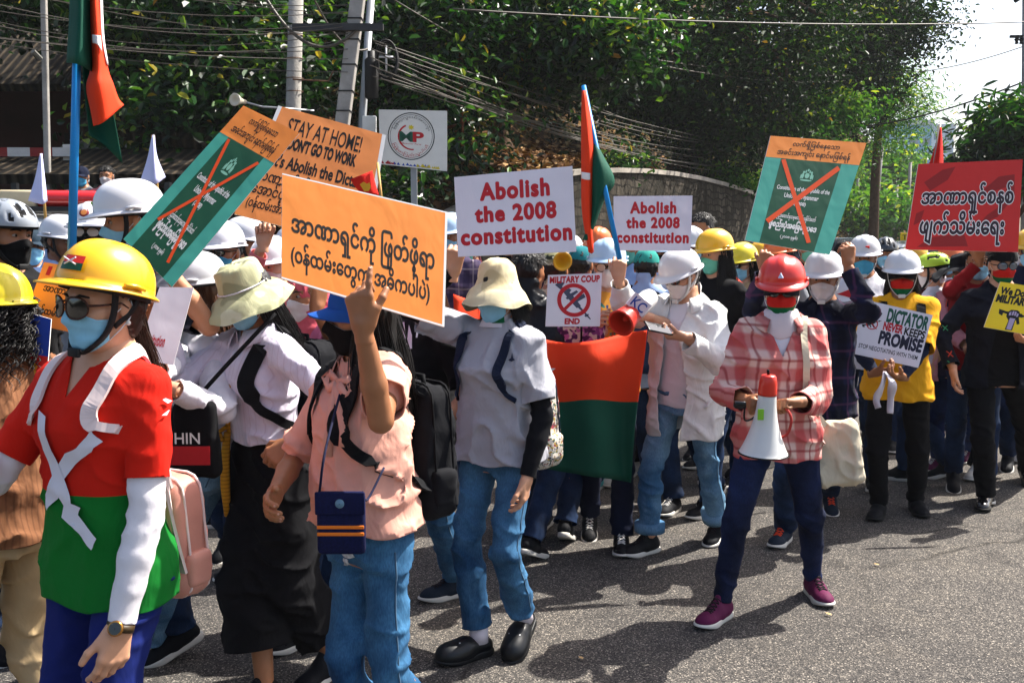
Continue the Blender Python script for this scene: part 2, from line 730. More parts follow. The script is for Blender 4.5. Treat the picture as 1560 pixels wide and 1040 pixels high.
def hand_arrays(pose, h=.0036):
    """Right hand: x along the fingers, y out of the palm, z towards the thumb; wrist at the origin."""
    if (pose, h) in _hands:
        return _hands[(pose, h)]
    f = Field((-.035, -.03, -.055), (.2, .11, .09), h)
    f.rc((-.034, 0, 0), (.012, 0, 0), .0262, .0255, 0)
    kn = ((.088, .031), (.092, .010), (.087, -.011), (.078, -.030))
    for kx, kz in kn:
        f.rc((.008, .001, kz * .55), (kx, -.001, kz), .0145, .0115, .016)
    f.el((.045, .006, .006), (.036, .014, .030), .015)
    ln = (.074, .082, .076, .060)
    cur, nails = POSE[pose], []
    for i, (kx, kz) in enumerate(kn):
        p = np.array((kx, -.001, kz))
        a, sp = 0.0, kz * 1.6
        q = p
        r = .0098 if i < 3 else .0085
        for j, fr in enumerate((.45, .30, .25)):
            a += R(cur[i][j])
            q = p + ln[i] * fr * np.array((math.cos(a) * math.cos(sp), math.sin(a), math.cos(a) * math.sin(sp)))
            f.rc(p, q, r, r * .92, .004 if j else .008)
            q0, p, r = p, q, r * .92
        ds = np.array((math.sin(a) * math.cos(sp), -math.cos(a), math.sin(a) * math.sin(sp)))
        nails.append((q0 * .12 + q * .88 + ds * r * .80, r * .62))
    to, tc = R(cur[4][0]), R(cur[4][1])
    p0, p1 = np.array((.016, .006, .020)), np.array((.050, .014, .040))
    f.rc(p0, p1, .016, .0125, .014)
    d = np.array((math.cos(to) * math.cos(tc * .6), math.sin(tc * .6), math.sin(to)))
    p2 = p1 + .034 * d / np.linalg.norm(d)
    f.rc(p1, p2, .0122, .0108, .005)
    d = np.array((math.cos(to * .5) * math.cos(tc), math.sin(tc), math.sin(to * .3)))
    p3 = p2 + .028 * d / np.linalg.norm(d)
    f.rc(p2, p3, .0108, .0092, .004)
    V, F = f.mesh()
    mi = np.zeros(len(F), int)
    for c, r in nails:
        v, q = sphere_part(c, (r, r, r), 8)
        F, V = np.vstack([F, q + len(V)]), np.vstack([V, v])
        mi = np.concatenate([mi, np.full(len(q), 4)])
    _hands[(pose, h)] = (V, F, mi)
    return _hands[(pose, h)]


def shoe_meshes(kind):
    """(upper, sole, laces) in a frame with the toe along -y, ankle above the origin, ground at z 0."""
    key = 'shoe_' + kind
    if key in _heads:
        return _heads[key]
    f = Field((-.07, -.2, -.01), (.07, .1, .16), .0055)
    if kind == 'clog':
        f.rc((0, .05, .04), (0, -.04, .045), .036, .042, .0)
        f.rc((0, -.05, .045), (0, -.125, .038), .046, .044, .03)
        f.el((0, -.10, .035), (.054, .07, .045), .02)
    else:
        hi = .10 if kind == 'boot' else .075
        f.rc((0, .052, .045), (0, -.03, .045), .034, .038, 0)
        f.rc((0, -.03, .042), (0, -.125, .030), .037, .030, .03)
        f.el((0, -.11, .03), (.043, .065, .03), .02)
        f.rc((0, .022, .05), (0, .028, hi), .036, .036, .03)
        if kind == 'sneaker':
            f.rc((0, -.035, .075), (0, -.012, .105), .018, .016, .02)
    V, F = f.mesh()
    V, F, P_ = clip(V, F, .012 - V[:, 2])
    up = mkmesh('upper', V, F, P_)
    prof = [(.09, 0), (.082, .018), (.062, .030), (.02, .033), (-.03, .035), (-.08, .044), (-.12, .044), (-.15, .036), (-.172, .018), (-.178, 0)]
    pr = spline([(w, y, 0) for y, w in prof], 3)
    ring = [(p[0], p[1]) for p in pr] + [(-p[0], p[1]) for p in pr[-2:0:-1]]
    g = 1.13 if kind == 'clog' else 1.05
    mb = MB()
    n = len(ring)
    V = []
    for z, sx in ((0, .97), (.006, 1.03), (.022, 1.03), (.027, .98)):
        V += [(x * sx * g, y * sx + .0, z + (.016 * max(0, (-y - .1) / .08) if z < .01 else .004 * max(0, (-y - .1) / .08))) for x, y in ring]
    F = [(i * n + k, i * n + (k + 1) % n, (i + 1) * n + (k + 1) % n, (i + 1) * n + k) for i in range(3) for k in range(n)]
    F += [tuple(range(n))[::-1], tuple(range(3 * n, 4 * n))]
    mb.add(V, F)
    so = mb.mesh('sole', (), True)
    la = None
    if kind == 'sneaker':
        m2 = MB()
        tree = BVHTree.FromPolygons([v.co for v in up.vertices], [p.vertices for p in up.polygons])
        for i in range(5):
            y0, y1 = -.025 - i * .016, -.025 - (i + 1) * .016
            for s in (-1, 1):
                pts = []
                for k in range(7):
                    x = s * (-.02 + .04 * k / 6)
                    h = tree.ray_cast(Vector((x, y0 + (y1 - y0) * k / 6, .3)), Vector((0, 0, -1)))[0]
                    if h:
                        pts.append((x, h.y, h.z + .002))
                if len(pts) > 2:
                    m2.tube(pts, .0026, 5)
        la = m2.mesh('laces', (), True)
    _heads[key] = (up, so, la)
    return _heads[key]


# ------------------------------------------------------------------ hats, masks, hair (head frame: x to the wearer's left, -y forward, z up)
_wear = {}


def cached(fn):
    def g(*a):
        k = (fn.__name__,) + a
        if k not in _wear:
            _wear[k] = fn(*a)
        return _wear[k]
    return g


@cached
def hardhat():
    """Dome with a centre ridge, brim with a front peak, inner shell; slot 0 shell, slot 1 harness."""
    n = 72
    V, F = [], []
    prof = []
    for i in range(17):
        t = math.pi / 2 * (1 - i / 16)
        prof.append((math.cos(t) ** .78, math.sin(t) ** .92))
    rows = []
    for rho, zz in prof:
        row = []
        for k in range(n):
            a = 2 * math.pi * k / n
            cx, cy = math.sin(a), -math.cos(a)
            x, y, z = rho * .106 * cx, rho * .129 * cy, .045 + .122 * zz
            rd = max(0, 1 - (abs(x) / .024) ** 4) * min(1, zz * 1.6) * .0055
            rd += max(0, 1 - ((abs(x) - .052) / .008) ** 2) * .0028 * max(0, 1 - abs(y) / .1) * (zz > .45)
            row.append((x * (1 + rd * 3), y * (1 + rd * 3), z + rd))
        rows.append(row)
    for w, dz in ((.004, -.001), (1.0, -.009), (1.0, -.0135), (.0, -.010)):
        row = []
        for k in range(n):
            a = 2 * math.pi * k / n
            cx, cy = math.sin(a), -math.cos(a)
            br = .013 + .038 * max(0, math.cos(a)) ** 2.2
            dr = br if w == 1.0 else (.002 if w else -.003)
            drop = dz - (.012 * max(0, math.cos(a)) ** 2 if w == 1.0 else 0)
            row.append(((.106 + dr) * cx, (.129 + dr) * cy, .045 + drop))
        rows.append(row)
    for rho, zz in [(r * .96, z * .95) for r, z in prof[::-1][1:]]:
        rows.append([(rho * .106 * math.sin(2 * math.pi * k / n), -rho * .129 * math.cos(2 * math.pi * k / n), .045 + .122 * zz) for k in range(n)])
    V = [p for r in rows for p in r]
    for i in range(len(rows) - 1):
        for k in range(n):
            F.append((i * n + k, (i + 1) * n + k, (i + 1) * n + (k + 1) % n, i * n + (k + 1) % n))
    mi = [0] * len(F)
    mb = MB().add(V, F, 0)
    for s in (-1, 1):
        mb.tube([(s * .110, .03, .052), (s * .113, 0, .056), (s * .110, -.03, .052)], .0065, 8, 0)
    ring = [(.092 * math.sin(2 * math.pi * k / 40), -.116 * math.cos(2 * math.pi * k / 40) + .004, .036) for k in range(41)]
    mb.ribbon(ring, [(p[0], p[1], 0) for p in ring], .026, .003, 1)
    return mb.mesh('hard_hat', (), True)


@cached
def chinstrap():
    mb = MB()
    for s in (-1, 1):
        p = spline([(s * .094, -.03, .045), (s * .083, -.03, -.02), (s * .066, -.045, -.075), (s * .03, -.075, -.118), (0, -.084, -.126)], 4)
        mb.ribbon(p, [(q[0] + s * .02, q[1] * .6, min(0, q[2])) for q in p], .018, .003)
        p = spline([(s * .093, .05, .045), (s * .086, .03, -.01), (s * .072, -.02, -.055)], 4)
        mb.ribbon(p, [(q[0] + s * .02, q[1] * .3, 0) for q in p], .014, .003)
    mb.box((0, -.09, -.124), (.022, .006, .012), bev=.004)
    return mb.mesh('chin_strap', (), True)


def lathe_hat(name, prof, seed, amp, sx=1.0, sy=1.15):
    n = 64
    p = spline([(r, z, 0) for r, z in prof], 5)
    V, F = [], []
    for i, q in enumerate(p):
        for k in range(n):
            a = 2 * math.pi * k / n
            e = amp * max(0, q[0] - .09) / .1
            w = math.sin(3 * a + seed) * .6 + math.sin(5 * a + 2 * seed) * .4
            r = q[0] * (1 + .02 * math.sin(7 * a + i * .4 + seed))
            V.append((r * sx * math.sin(a), -r * sy * math.cos(a) + .008, q[1] + e * w + .004 * math.sin(4 * a + i * .7 + seed)))
    for i in range(len(p) - 1):
        for k in range(n):
            F.append((i * n + k, (i + 1) * n + k, (i + 1) * n + (k + 1) % n, i * n + (k + 1) % n))
    return mkmesh(name, np.array(V), F)


@cached
def bucket_hat():
    return lathe_hat('bucket_hat', [(.001, .128), (.05, .128), (.084, .118), (.094, .085), (.100, .045), (.104, .030), (.135, .008), (.172, -.030), (.188, -.052)], 1.3, .012)


@cached
def sun_hat():
    return lathe_hat('sun_hat', [(.001, .150), (.045, .146), (.080, .124), (.096, .085), (.102, .045), (.112, .022), (.140, -.014), (.164, -.054), (.174, -.080)], 2.6, .020, 1.0, 1.12)


@cached
def wide_hat():
    return lathe_hat('wide_hat', [(.001, .130), (.05, .128), (.086, .112), (.095, .07), (.100, .045), (.15, .030), (.20, .012), (.225, -.006)], .4, .03, 1.0, 1.1)


@cached
def cap_hat():
    n = 48
    mb = MB()
    V, F = [], []
    rows = 12
    for i in range(rows + 1):
        t = math.pi / 2 * (1 - i / rows)
        for k in range(n):
            a = 2 * math.pi * k / n
            r = math.cos(t) ** .85
            V.append((r * .089 * math.sin(a), -r * .108 * math.cos(a) + .008, .028 + .100 * math.sin(t) + .002 * math.cos(6 * a) * r))
    for i in range(rows):
        for k in range(n):
            F.append((i * n + k, (i + 1) * n + k, (i + 1) * n + (k + 1) % n, i * n + (k + 1) % n))
    mb.add(V, F)
    V, F = [], []
    m = 16
    for j in range(7):
        for k in range(m + 1):
            a = R(-72 + 144 * k / m)
            u = j / 6
            r = 1 + .62 * u * max(0, math.cos(a)) ** .9
            V.append((.090 * math.sin(a), -.108 * r * math.cos(a) + .008, .030 - .022 * u + .012 * u * math.cos(a) - .25 * abs(.09 * math.sin(a)) * u))
    for j in range(6):
        for k in range(m):
            b = j * (m + 1) + k
            F.append((b, b + 1, b + m + 2, b + m + 1))
    nV = len(V)
    V = V + [(x, y, z - .004) for x, y, z in V]
    F = F + [tuple(q + nV for q in f[::-1]) for f in F]
    mb.add(V, F)
    mb.lathe([(.001, .132), (.006, .131), (.008, .127)], (0, .008, 0), 10)
    return mb.mesh('cap', (), True)


@cached
def bike_helmet():
    """Ribbed shell, slot 0 shell, slot 1 dark vents and padding."""
    n, rows = 72, 18
    V, F, mi = [], [], []
    for i in range(rows + 1):
        t = math.pi / 2 * (1 - i / rows)
        for k in range(n):
            a = 2 * math.pi * k / n
            x, y, z = math.cos(t) * math.sin(a), -math.cos(t) * math.cos(a), math.sin(t)
            st = math.cos(x * 13.5)
            vent = st < -.15 and -.86 < y < .9 and (math.sin(y * 6.5 + abs(x) * 2) > -.55) and z > .22
            e = .93 if vent else 1.0
            V.append((x * .104 * e, y * .138 * e + .004, .042 + z * .108 * e + .010 * max(0, y)))
            if i < rows:
                F.append((i * n + k, (i + 1) * n + k, (i + 1) * n + (k + 1) % n, i * n + (k + 1) % n))
                mi.append(1 if vent else 0)
    mb = MB()
    mb.v, mb.f, mb.m = [tuple(v) for v in V], [list(f) for f in F], mi
    V, F = [], []
    for i, (e, z) in enumerate(((1, .042), (.97, .030), (.86, .034), (.80, .10))):
        for k in range(n):
            a = 2 * math.pi * k / n
            V.append((e * .104 * math.sin(a), -e * .138 * math.cos(a) + .004, z + .010 * max(0, -math.cos(a) * e) * (i < 2)))
    for i in range(3):
        for k in range(n):
            F.append((i * n + k, (i + 1) * n + k, (i + 1) * n + (k + 1) % n, i * n + (k + 1) % n))
    mb.add(V, F, 1)
    return mb.mesh('cycle_helmet', (), True)


def face_sheet(name, a0, top, bot, off, nz=12, na=30, smooth=6, pleat=0.0, split=None):
    """A sheet tented over the face: angle range +-a0, edge heights given as functions of the angle share."""
    rr = np.linspace(.02, .16, 120)
    ths = np.linspace(-a0, a0, na + 1)
    D = np.zeros((nz + 1, na + 1))
    Zs = np.zeros_like(D)
    for j, th in enumerate(ths):
        u = abs(th) / a0
        for i in range(nz + 1):
            z = top(u) + (bot(u) - top(u)) * i / nz
            x, y = rr * math.sin(th), -rr * math.cos(th)
            d = head_d(x, y, np.full_like(rr, z))
            ins = np.nonzero(d < 0)[0]
            D[i, j] = rr[ins[-1]] if len(ins) else .06
            Zs[i, j] = z
    for _ in range(smooth):
        E_ = D.copy()
        E_[1:-1, 1:-1] = .25 * (D[:-2, 1:-1] + D[2:, 1:-1] + D[1:-1, :-2] + D[1:-1, 2:])
        E_[0, 1:-1] = .5 * D[0, 1:-1] + .25 * (D[0, :-2] + D[0, 2:])
        E_[-1, 1:-1] = .5 * D[-1, 1:-1] + .25 * (D[-1, :-2] + D[-1, 2:])
        D = np.maximum(D, E_)
    D = D + off
    if pleat:
        zz = np.linspace(0, 1, nz + 1)
        D += pleat * np.maximum(0, np.cos(zz * 2 * math.pi * 3.0))[:, None] * (1 - (np.abs(ths) / a0)[None, :] ** 4)
    V = [(D[i, j] * math.sin(ths[j]), -D[i, j] * math.cos(ths[j]), Zs[i, j]) for i in range(nz + 1) for j in range(na + 1)]
    F = [(i * (na + 1) + j, (i + 1) * (na + 1) + j, (i + 1) * (na + 1) + j + 1, i * (na + 1) + j + 1) for i in range(nz) for j in range(na)]
    mi = [1 if (split and i >= nz * split) else 0 for i in range(nz) for j in range(na)]
    nV = len(V)
    ins = [(x * .985, y * .985, z) for x, y, z in V]
    mb = MB()
    mb.v = V + ins
    mb.f = F + [tuple(q + nV for q in f[::-1]) for f in F]
    mb.m = mi + [2] * len(F)
    edge = [j for j in range(na + 1)] + [i * (na + 1) + na for i in range(1, nz + 1)] + [nz * (na + 1) + j for j in range(na - 1, -1, -1)] + [i * (na + 1) for i in range(nz - 1, 0, -1)]
    for a, b in zip(edge, edge[1:] + edge[:1]):
        mb.f.append((a, b, b + nV, a + nV))
        mb.m.append(2)
    for s, j in ((-1, 0), (1, na)):
        for i in (0, nz):
            p = V[i * (na + 1) + j]
            q = (s * .083, .022, .020 if i == 0 else -.034)
            mid = ((p[0] + q[0]) / 2 + s * .004, (p[1] + q[1]) / 2, (p[2] + q[2]) / 2)
            mb.tube([p, mid, q], .0016, 5, 2)
        mb.tube([(s * .083, .022, .020), (s * .082, .034, -.006), (s * .083, .022, -.034)], .0016, 5, 2)
    return mb.mesh(name, (), True)


@cached
def face_mask(kind):
    top = lambda u: -.008 - .026 * min(1, u * 1.5) ** 1.3
    if kind == 'surgical':
        return face_sheet('face_mask', R(66), top, lambda u: -.128 + .036 * u ** 2, .004, 18, 32, 10, .0022)
    if kind == 'flag':
        return face_sheet('face_mask', R(70), top, lambda u: -.128 + .040 * u ** 2, .005, 16, 32, 14, 0, .52)
    return face_sheet('face_mask', R(64), top, lambda u: -.130 + .045 * u ** 2, .007, 14, 30, 18)


@cached
def face_wrap():
    return face_sheet('face_wrap', R(110), lambda u: -.004 - .02 * u, lambda u: -.15, .008, 12, 40, 12)


@cached
def sunglasses(kind):
    """slot 0 frame, slot 1 lens."""
    mb = MB()
    w, h = (.027, .024) if kind == 'big' else (.026, .018)
    for s in (-1, 1):
        ring, V = [], []
        for k in range(28):
            a = 2 * math.pi * k / 28
            e = 1.0 + (.06 * math.cos(2 * a) if kind == 'big' else 0)
            ca, sa = math.cos(a), math.sin(a)
            x = s * (.033 + w * e * abs(ca) ** .8 * (1 if ca > 0 else -1))
            z = .000 + h * abs(sa) ** .85 * (1 if sa > 0 else -1)
            y = -.106 + .9 * (abs(x) - .01) ** 2 * 9
            ring.append((x, y, z))
        mb.tube(ring + [ring[0]], .0026 if kind != 'thin' else .0016, 6, 0, False)
        c = (s * .033, -.108, 0)
        mb.add([c] + ring, [(0, i + 1, (i + 1) % 28 + 1) if s > 0 else (0, (i + 1) % 28 + 1, i + 1) for i in range(28)], 1)
        hx = s * (.033 + w)
        mb.tube([(hx, -.086, .006), (s * .072, -.060, .006), (s * .080, .0, .008), (s * .080, .02, -.004)], [.0034, .0028, .0024, .002], 6, 0)
    mb.tube([(-.008, -.105, .006), (0, -.109, .008), (.008, -.105, .006)], .0024, 6, 0)
    return mb.mesh('sunglasses', (), True)


def strand_mesh(name, paths, r0, n=5, flat=None):
    mb = MB()
    for p in paths:
        m = len(p)
        mb.tube(p, [r0 * (1 - .75 * (i / (m - 1)) ** 2) * (.6 if i == 0 else 1) for i in range(m)], n, 0, False)
    return mb.mesh(name, (), True)


@cached
def hair(kind):
    """'short' cap, 'bob', 'long' (hanging behind and beside the face), 'pony', 'curly', 'side' (one long lock to the front)."""
    r = np.random.default_rng(hash(len(kind)) % 1000 + ord(kind[0]))
    f = Field((-.12, -.12, -.12), (.12, .14, .15), .0055)
    X, Y, Z = f.ax[0][:, None, None], f.ax[1][None, :, None], f.ax[2][None, None, :]
    d = d_el(X, Y, Z, (0, .018, .038), (.083, .100, .091) if kind != 'under' else (.078, .096, .084))
    low = -.06 if kind in ('short', 'under') else -.09
    d = smin(d, d_rc(X, Y, Z, (-.03, .055, -.01), (-.03, .06, low + .02), .05, .03), .03)
    d = smin(d, d_rc(X, Y, Z, (.03, .055, -.01), (.03, .06, low + .02), .05, .03), .03)
    face = d_el(X, Y, Z, (0, -.085, -.03), (.072, .075, .085))
    d = np.maximum(d, -face)
    cut = np.maximum(-(Y + .012 - .35 * np.maximum(0, Z - .02)), .0) * 0 + (.0 - Y - .02) + (.06 - Z) * 1.1
    d = np.maximum(d, np.where(Z < .05, np.minimum(.03, -Y - .004), -1))
    if kind in ('long', 'side'):
        f2 = Field((-.13, -.13, -.46), (.13, .17, .15), .007)
        X, Y, Z = f2.ax[0][:, None, None], f2.ax[1][None, :, None], f2.ax[2][None, None, :]
        d = d_el(X, Y, Z, (0, .018, .038), (.083, .100, .091))
        d = smin(d, d_rc(np.abs(X), Y, Z, (.040, .060, .0), (.046, .085, -.30), .046, .030), .04)
        d = np.maximum(d, -d_el(X, Y, Z, (0, -.085, -.03), (.072, .075, .085)))
        d = np.maximum(d, np.where((Z < .05) & (Z > -.14), np.minimum(.03, -Y - .004), -1))
        f = f2
    f.f = d
    f.wrinkle(.004, (70, 70, 16) if kind not in ('long', 'side') else (80, 80, 7), 3)
    V, F = f.mesh()
    mb = MB()
    mb.v, mb.f, mb.m = V.tolist(), F.tolist(), [0] * len(F)
    paths = []

    def lock(x, y, z, L, back, out, wav, n=9):
        ph, p = r.uniform(0, 6), []
        for i in range(n):
            t = i / (n - 1)
            p.append((x + out * t + wav * math.sin(ph + 5 * t) * t, y + back * math.sin(t * 1.5) + wav * math.cos(ph + 4 * t) * t, z - L * t))
        paths.append(p)
    if kind == 'under':
        pass
    elif kind == 'short':
        for i in range(420):
            a, b = r.uniform(0, 2 * math.pi), r.uniform(.1, 1.5)
            q = np.array((.083 * math.sin(b) * math.sin(a), .018 + .1 * math.sin(b) * math.cos(a), .038 + .091 * math.cos(b)))
            if q[1] < -.03 and q[2] < .07:
                continue
            dirv = np.array((q[0] * .5, q[1] * .4 - .01, -.02)) * r.uniform(.4, 1) + r.normal(0, .005, 3)
            paths.append([q - .006 * dirv / .04, q + dirv * .5 + (q - np.array((0, .018, .038))) * .08, q + dirv])
    elif kind == 'pony':
        for i in range(260):
            lock(r.normal(0, .013), .10 + r.normal(0, .011), -.03 + r.normal(0, .012), r.uniform(.18, .32), r.uniform(.03, .07), r.normal(0, .02), .008)
    elif kind == 'curly':
        for i in range(340):
            a = r.uniform(R(60), R(300))
            z0 = r.uniform(-.09, .06)
            rad = r.uniform(.088, .115)
            x, y = rad * math.sin(a), -rad * math.cos(a) + .02
            L, ph, p = r.uniform(.06, .17), r.uniform(0, 6), []
            for i in range(14):
                t = i / 13
                p.append((x * (1 + .25 * t) + .014 * math.sin(ph + 16 * t), y + .02 * t + .014 * math.cos(ph + 16 * t), z0 - L * t))
            paths.append(p)
    else:
        L = {'bob': .17, 'long': .40, 'side': .36}[kind]
        for i in range(520):
            a = r.uniform(R(66), R(294))
            rad = r.uniform(.076, .098)
            x, y = rad * math.sin(a) * .94, -rad * math.cos(a) * 1.04 + .014
            lock(x, y, r.uniform(-.05, .05), L * r.uniform(.75, 1.1), .035 * max(0, y / .1) + .012, x * .25 + r.normal(0, .006), .008)
        if kind == 'side':
            for s in (-1, 1):
                for i in range(130):
                    lock(s * (.075 + r.normal(0, .008)), .0 + r.normal(0, .016), .0, .42 * r.uniform(.8, 1.1), -.06, s * .03 + r.normal(0, .01), .012)
    for p in paths:
        m = len(p)
        rr0 = .0019 if kind != 'curly' else .0026
        mb.tube(p, [rr0 * (1 - .8 * (i / (m - 1)) ** 2) for i in range(m)], 4, 0, False)
    return mb.mesh('hair', (), True)


# ------------------------------------------------------------------ the figure
def ik(a, b, l1, l2, hint):
    a, b, hint = np.array(a, float), np.array(b, float), np.array(hint, float)
    v = b - a
    d = np.linalg.norm(v)
    if d > (l1 + l2) * .995:
        k = d / ((l1 + l2) * .995)
        l1, l2 = l1 * k, l2 * k
    n = v / d
    t = (l1 * l1 - l2 * l2 + d * d) / (2 * d)
    h = math.sqrt(max(0, l1 * l1 - t * t))
    p = hint - n * hint.dot(n)
    p = p / (np.linalg.norm(p) + 1e-9)
    return a + n * t + p * h


FEM = dict(z=(.38, .44, .50, .56, .625, .69, .74, .785, .82, .845, .875),
           a=(.150, .156, .160, .146, .120, .124, .136, .140, .128, .088, .050),
           b=(.098, .106, .112, .100, .086, .094, .112, .102, .080, .062, .048),
           y=(.012, .014, .014, .006, .0, -.006, -.014, -.002, .010, .016, .018))
MALE = dict(z=(.38, .44, .50, .56, .625, .69, .74, .785, .82, .845, .875),
            a=(.150, .152, .154, .148, .138, .144, .158, .162, .148, .096, .054),
            b=(.100, .105, .110, .104, .100, .106, .118, .108, .086, .066, .053),
            y=(.010, .012, .012, .004, .0, -.004, -.010, .0, .010, .016, .018))

PEOPLE = []


class Person:
    """One protester: an Empty at the feet, a continuous body mesh and clothes as children."""

    def __init__(s, label, u, vtop, Y, face, H=None, hat=.0, sex='f', wid=1.0, res=.010, lean=(0, 0), head=None, hoff=(0, 0),
                 armL=None, armR=None, feet=None, skin='skin', sink=0.0, group=None, hs=None, drop=None):
        s.label, s.res = label, res
        top = P(u, vtop, Y)
        s.H = H = H or (top.z - hat)
        k = H / 1.6
        s.k, s.wid = k, wid
        s.base = np.array((top.x, Y, top.z - hat - H))
        s.base[2] = 0.0
        s.zoff = (top.z - hat) - H      # a person on a step or crouching: the hips move by this much
        s.phi = R(face)
        s.root = empty('person', s.base, s.phi, label, 'person', group)
        cp, sp = math.cos(s.phi), math.sin(s.phi)
        s.Rm = np.array(((cp, -sp, 0), (sp, cp, 0), (0, 0, 1)))
        ux, uy = lean
        zo = s.zoff
        s.lean = np.array((ux, uy))
        s.hipz = .525 * H + zo - .012
        s.nb = np.array((ux, uy + .012 * k, .838 * H + zo))
        sw = (.140 if sex == 'f' else .157) * k * wid
        s.prof0 = FEM if sex == 'f' else MALE
        s.sh = {}
        for sd, sg in (('L', 1), ('R', -1)):
            s.sh[sd] = np.array((sg * sw + ux * .95, uy * .95 + .008, .800 * H + zo))
        s.l1, s.l2 = .182 * H, .158 * H
        s.el, s.wr, s.hd = {}, {}, {}
        for sd, arm in (('L', armL), ('R', armR)):
            sg = 1 if sd == 'L' else -1
            arm = dict(arm or {})
            if 'w' in arm:
                w = s.loc(arm['w'])
            else:
                o = arm.get('rel', (.055, .02, -.505))
                w = s.sh[sd] + np.array((sg * o[0], o[1], o[2])) * k
            if w[2] > s.sh[sd][2] + .1:
                s.sh[sd] = s.sh[sd] + np.array((-sg * .012, 0, .03))
            hint = np.array(arm.get('hint', (.4, 1.0, -.3)), float)
            if arm.get('whint'):
                hint = s.Rm.T @ np.array(arm['whint'], float)
            else:
                hint[0] *= sg
            s.el[sd] = ik(s.sh[sd], w, s.l1, s.l2, hint)
            s.wr[sd] = w
            fd = w - s.el[sd]
            fd = fd / np.linalg.norm(fd)
            e1 = s.Rm.T @ np.array(arm['fd'], float) if 'fd' in arm else fd
            e1 = e1 / np.linalg.norm(e1)
            pn = s.Rm.T @ np.array(arm['palm'], float) if 'palm' in arm else np.array((-sg, 0, 0.))
            pn = pn - e1 * pn.dot(e1)
            if np.linalg.norm(pn) < 1e-3:
                pn = np.cross(e1, (0, 0, 1.0))
            pn /= np.linalg.norm(pn)
            s.hd[sd] = (e1, pn, arm.get('pose', 'relax'))
        # legs
        s.hip, s.kn, s.an, s.ft = {}, {}, {}, {}
        for sd, sg in (('L', 1), ('R', -1)):
            hp = np.array((sg * .088 * k * wid, .012, s.hipz))
            if feet and feet.get(sd):
                fx = feet[sd]
                if 'uv' in fx:
                    g = s.loc(G(*fx['uv']))
                else:
                    g = np.array((sg * fx.get('x', .09), fx.get('y', 0), 0.0))
                hdg, lift, pit = fx.get('h', 0), fx.get('z', 0), fx.get('p', 0)
            else:
                g = np.array((sg * .09, (-.15 if sg > 0 else .16), 0.0))
                hdg, lift, pit = 0, 0.0, (0 if sg > 0 else 22)
            hh, pp = R(hdg) * 1.0, R(pit)
            fm = Matrix.Rotation(hh, 4, 'Z') @ Matrix.Translation((0, -.10, 0)) @ Matrix.Rotation(pp, 4, 'X') @ Matrix.Translation((0, .10, 0))
            fm = Matrix.Translation((g[0], g[1], lift)) @ fm
            an = np.array(fm @ Vector((0, .02, .085)))
            kh = np.array((.12 * sg + math.sin(hh) * .6, -1.0, 0.1))
            s.kn[sd] = ik(hp, an, .245 * H, .235 * H, kh)
            s.hip[sd], s.an[sd], s.ft[sd] = hp, an, fm
        # head
        hyaw, hpit, hrol = head or (face, 4, 0)
        s.hs = hs or .905 * (k ** .5)
        s.ho = s.nb + np.array((hoff[0], -.022 * k + hoff[1], .925 * H + zo - s.nb[2]))
        s.HM = Matrix.Translation(s.ho) @ Matrix.Rotation(R(hyaw) - s.phi, 4, 'Z') @ Matrix.Rotation(R(hpit), 4, 'X') @ Matrix.Rotation(R(hrol), 4, 'Y') @ Matrix.Scale(s.hs, 4)
        s.bvh = None
        s.body(skin)
        PEOPLE.append(s)

    def loc(s, w):
        return s.Rm.T @ (np.array(w, float) - s.base)

    def world(s, p):
        return Vector(s.Rm @ np.array(p, float) + s.base)

    def prof(s, loose=0.0, straight=0.0, flare=0.0):
        p = s.prof0
        z = np.array(p['z']) * s.H + s.zoff
        a = np.array(p['a']) * s.k * s.wid
        b = np.array(p['b']) * s.k * (.5 + .5 * s.wid)
        if straight:
            for arr in (a, b):
                wst = np.maximum(arr[3:6], straight * .5 * (arr[2] + arr[6]))
                arr[3:6] = wst
        tap = np.clip((np.array(p['z']) - .80) / -.06, .25, 1)
        a, b = a + loose * tap, b + loose * tap
        if flare:
            fl = np.clip((.72 - np.array(p['z'])) / .3, 0, 1) * flare
            a, b = a + fl, b + fl
        lw = np.clip((z - s.hipz) / (s.nb[2] - s.hipz), 0, 1.1)
        return z, a, b, np.array(p['y']) * s.k + s.lean[1] * lw, s.lean[0] * lw

    def torso_fn(s, pr):
        z_, a_, b_, y_, x_ = pr

        def fn(x, y, z):
            zz = z.ravel()
            I = lambda q: np.interp(zz, z_, q).reshape(z.shape)
            a, b = I(a_), I(b_)
            px, py = (x - I(x_)) / a, (y - I(y_)) / b
            q = np.sqrt(px * px + py * py + 1e-9)
            q4 = (px ** 4 + py ** 4 + 1e-9) ** .25
            return (.65 * q + .35 * q4 - 1) * np.minimum(a, b) * .95
        return fn

    def body(s, skin):
        H, k = s.H, s.k
        pts = [s.nb, s.ho] + [d[q] for d in (s.sh, s.el, s.wr, s.hip, s.kn, s.an) for q in 'LR']
        lo, hi = np.min(pts, 0) - .13, np.max(pts, 0) + .13
        f = Field(lo, hi, max(.010, s.res * 1.15))
        pr = s.prof(-.022)
        f.put((lo[0], lo[1], .48 * H + s.zoff), (hi[0], hi[1], .86 * H + s.zoff), lambda x, y, z: np.maximum(s.torso_fn(pr)(x, y, z), .47 * H + s.zoff - z), .0)
        hm = s.HM
        f.rc(s.nb + np.array((0, .01, -.04)), np.array(hm @ Vector((0, .024, -.11))), .062 * k, .054 * s.hs, .04)
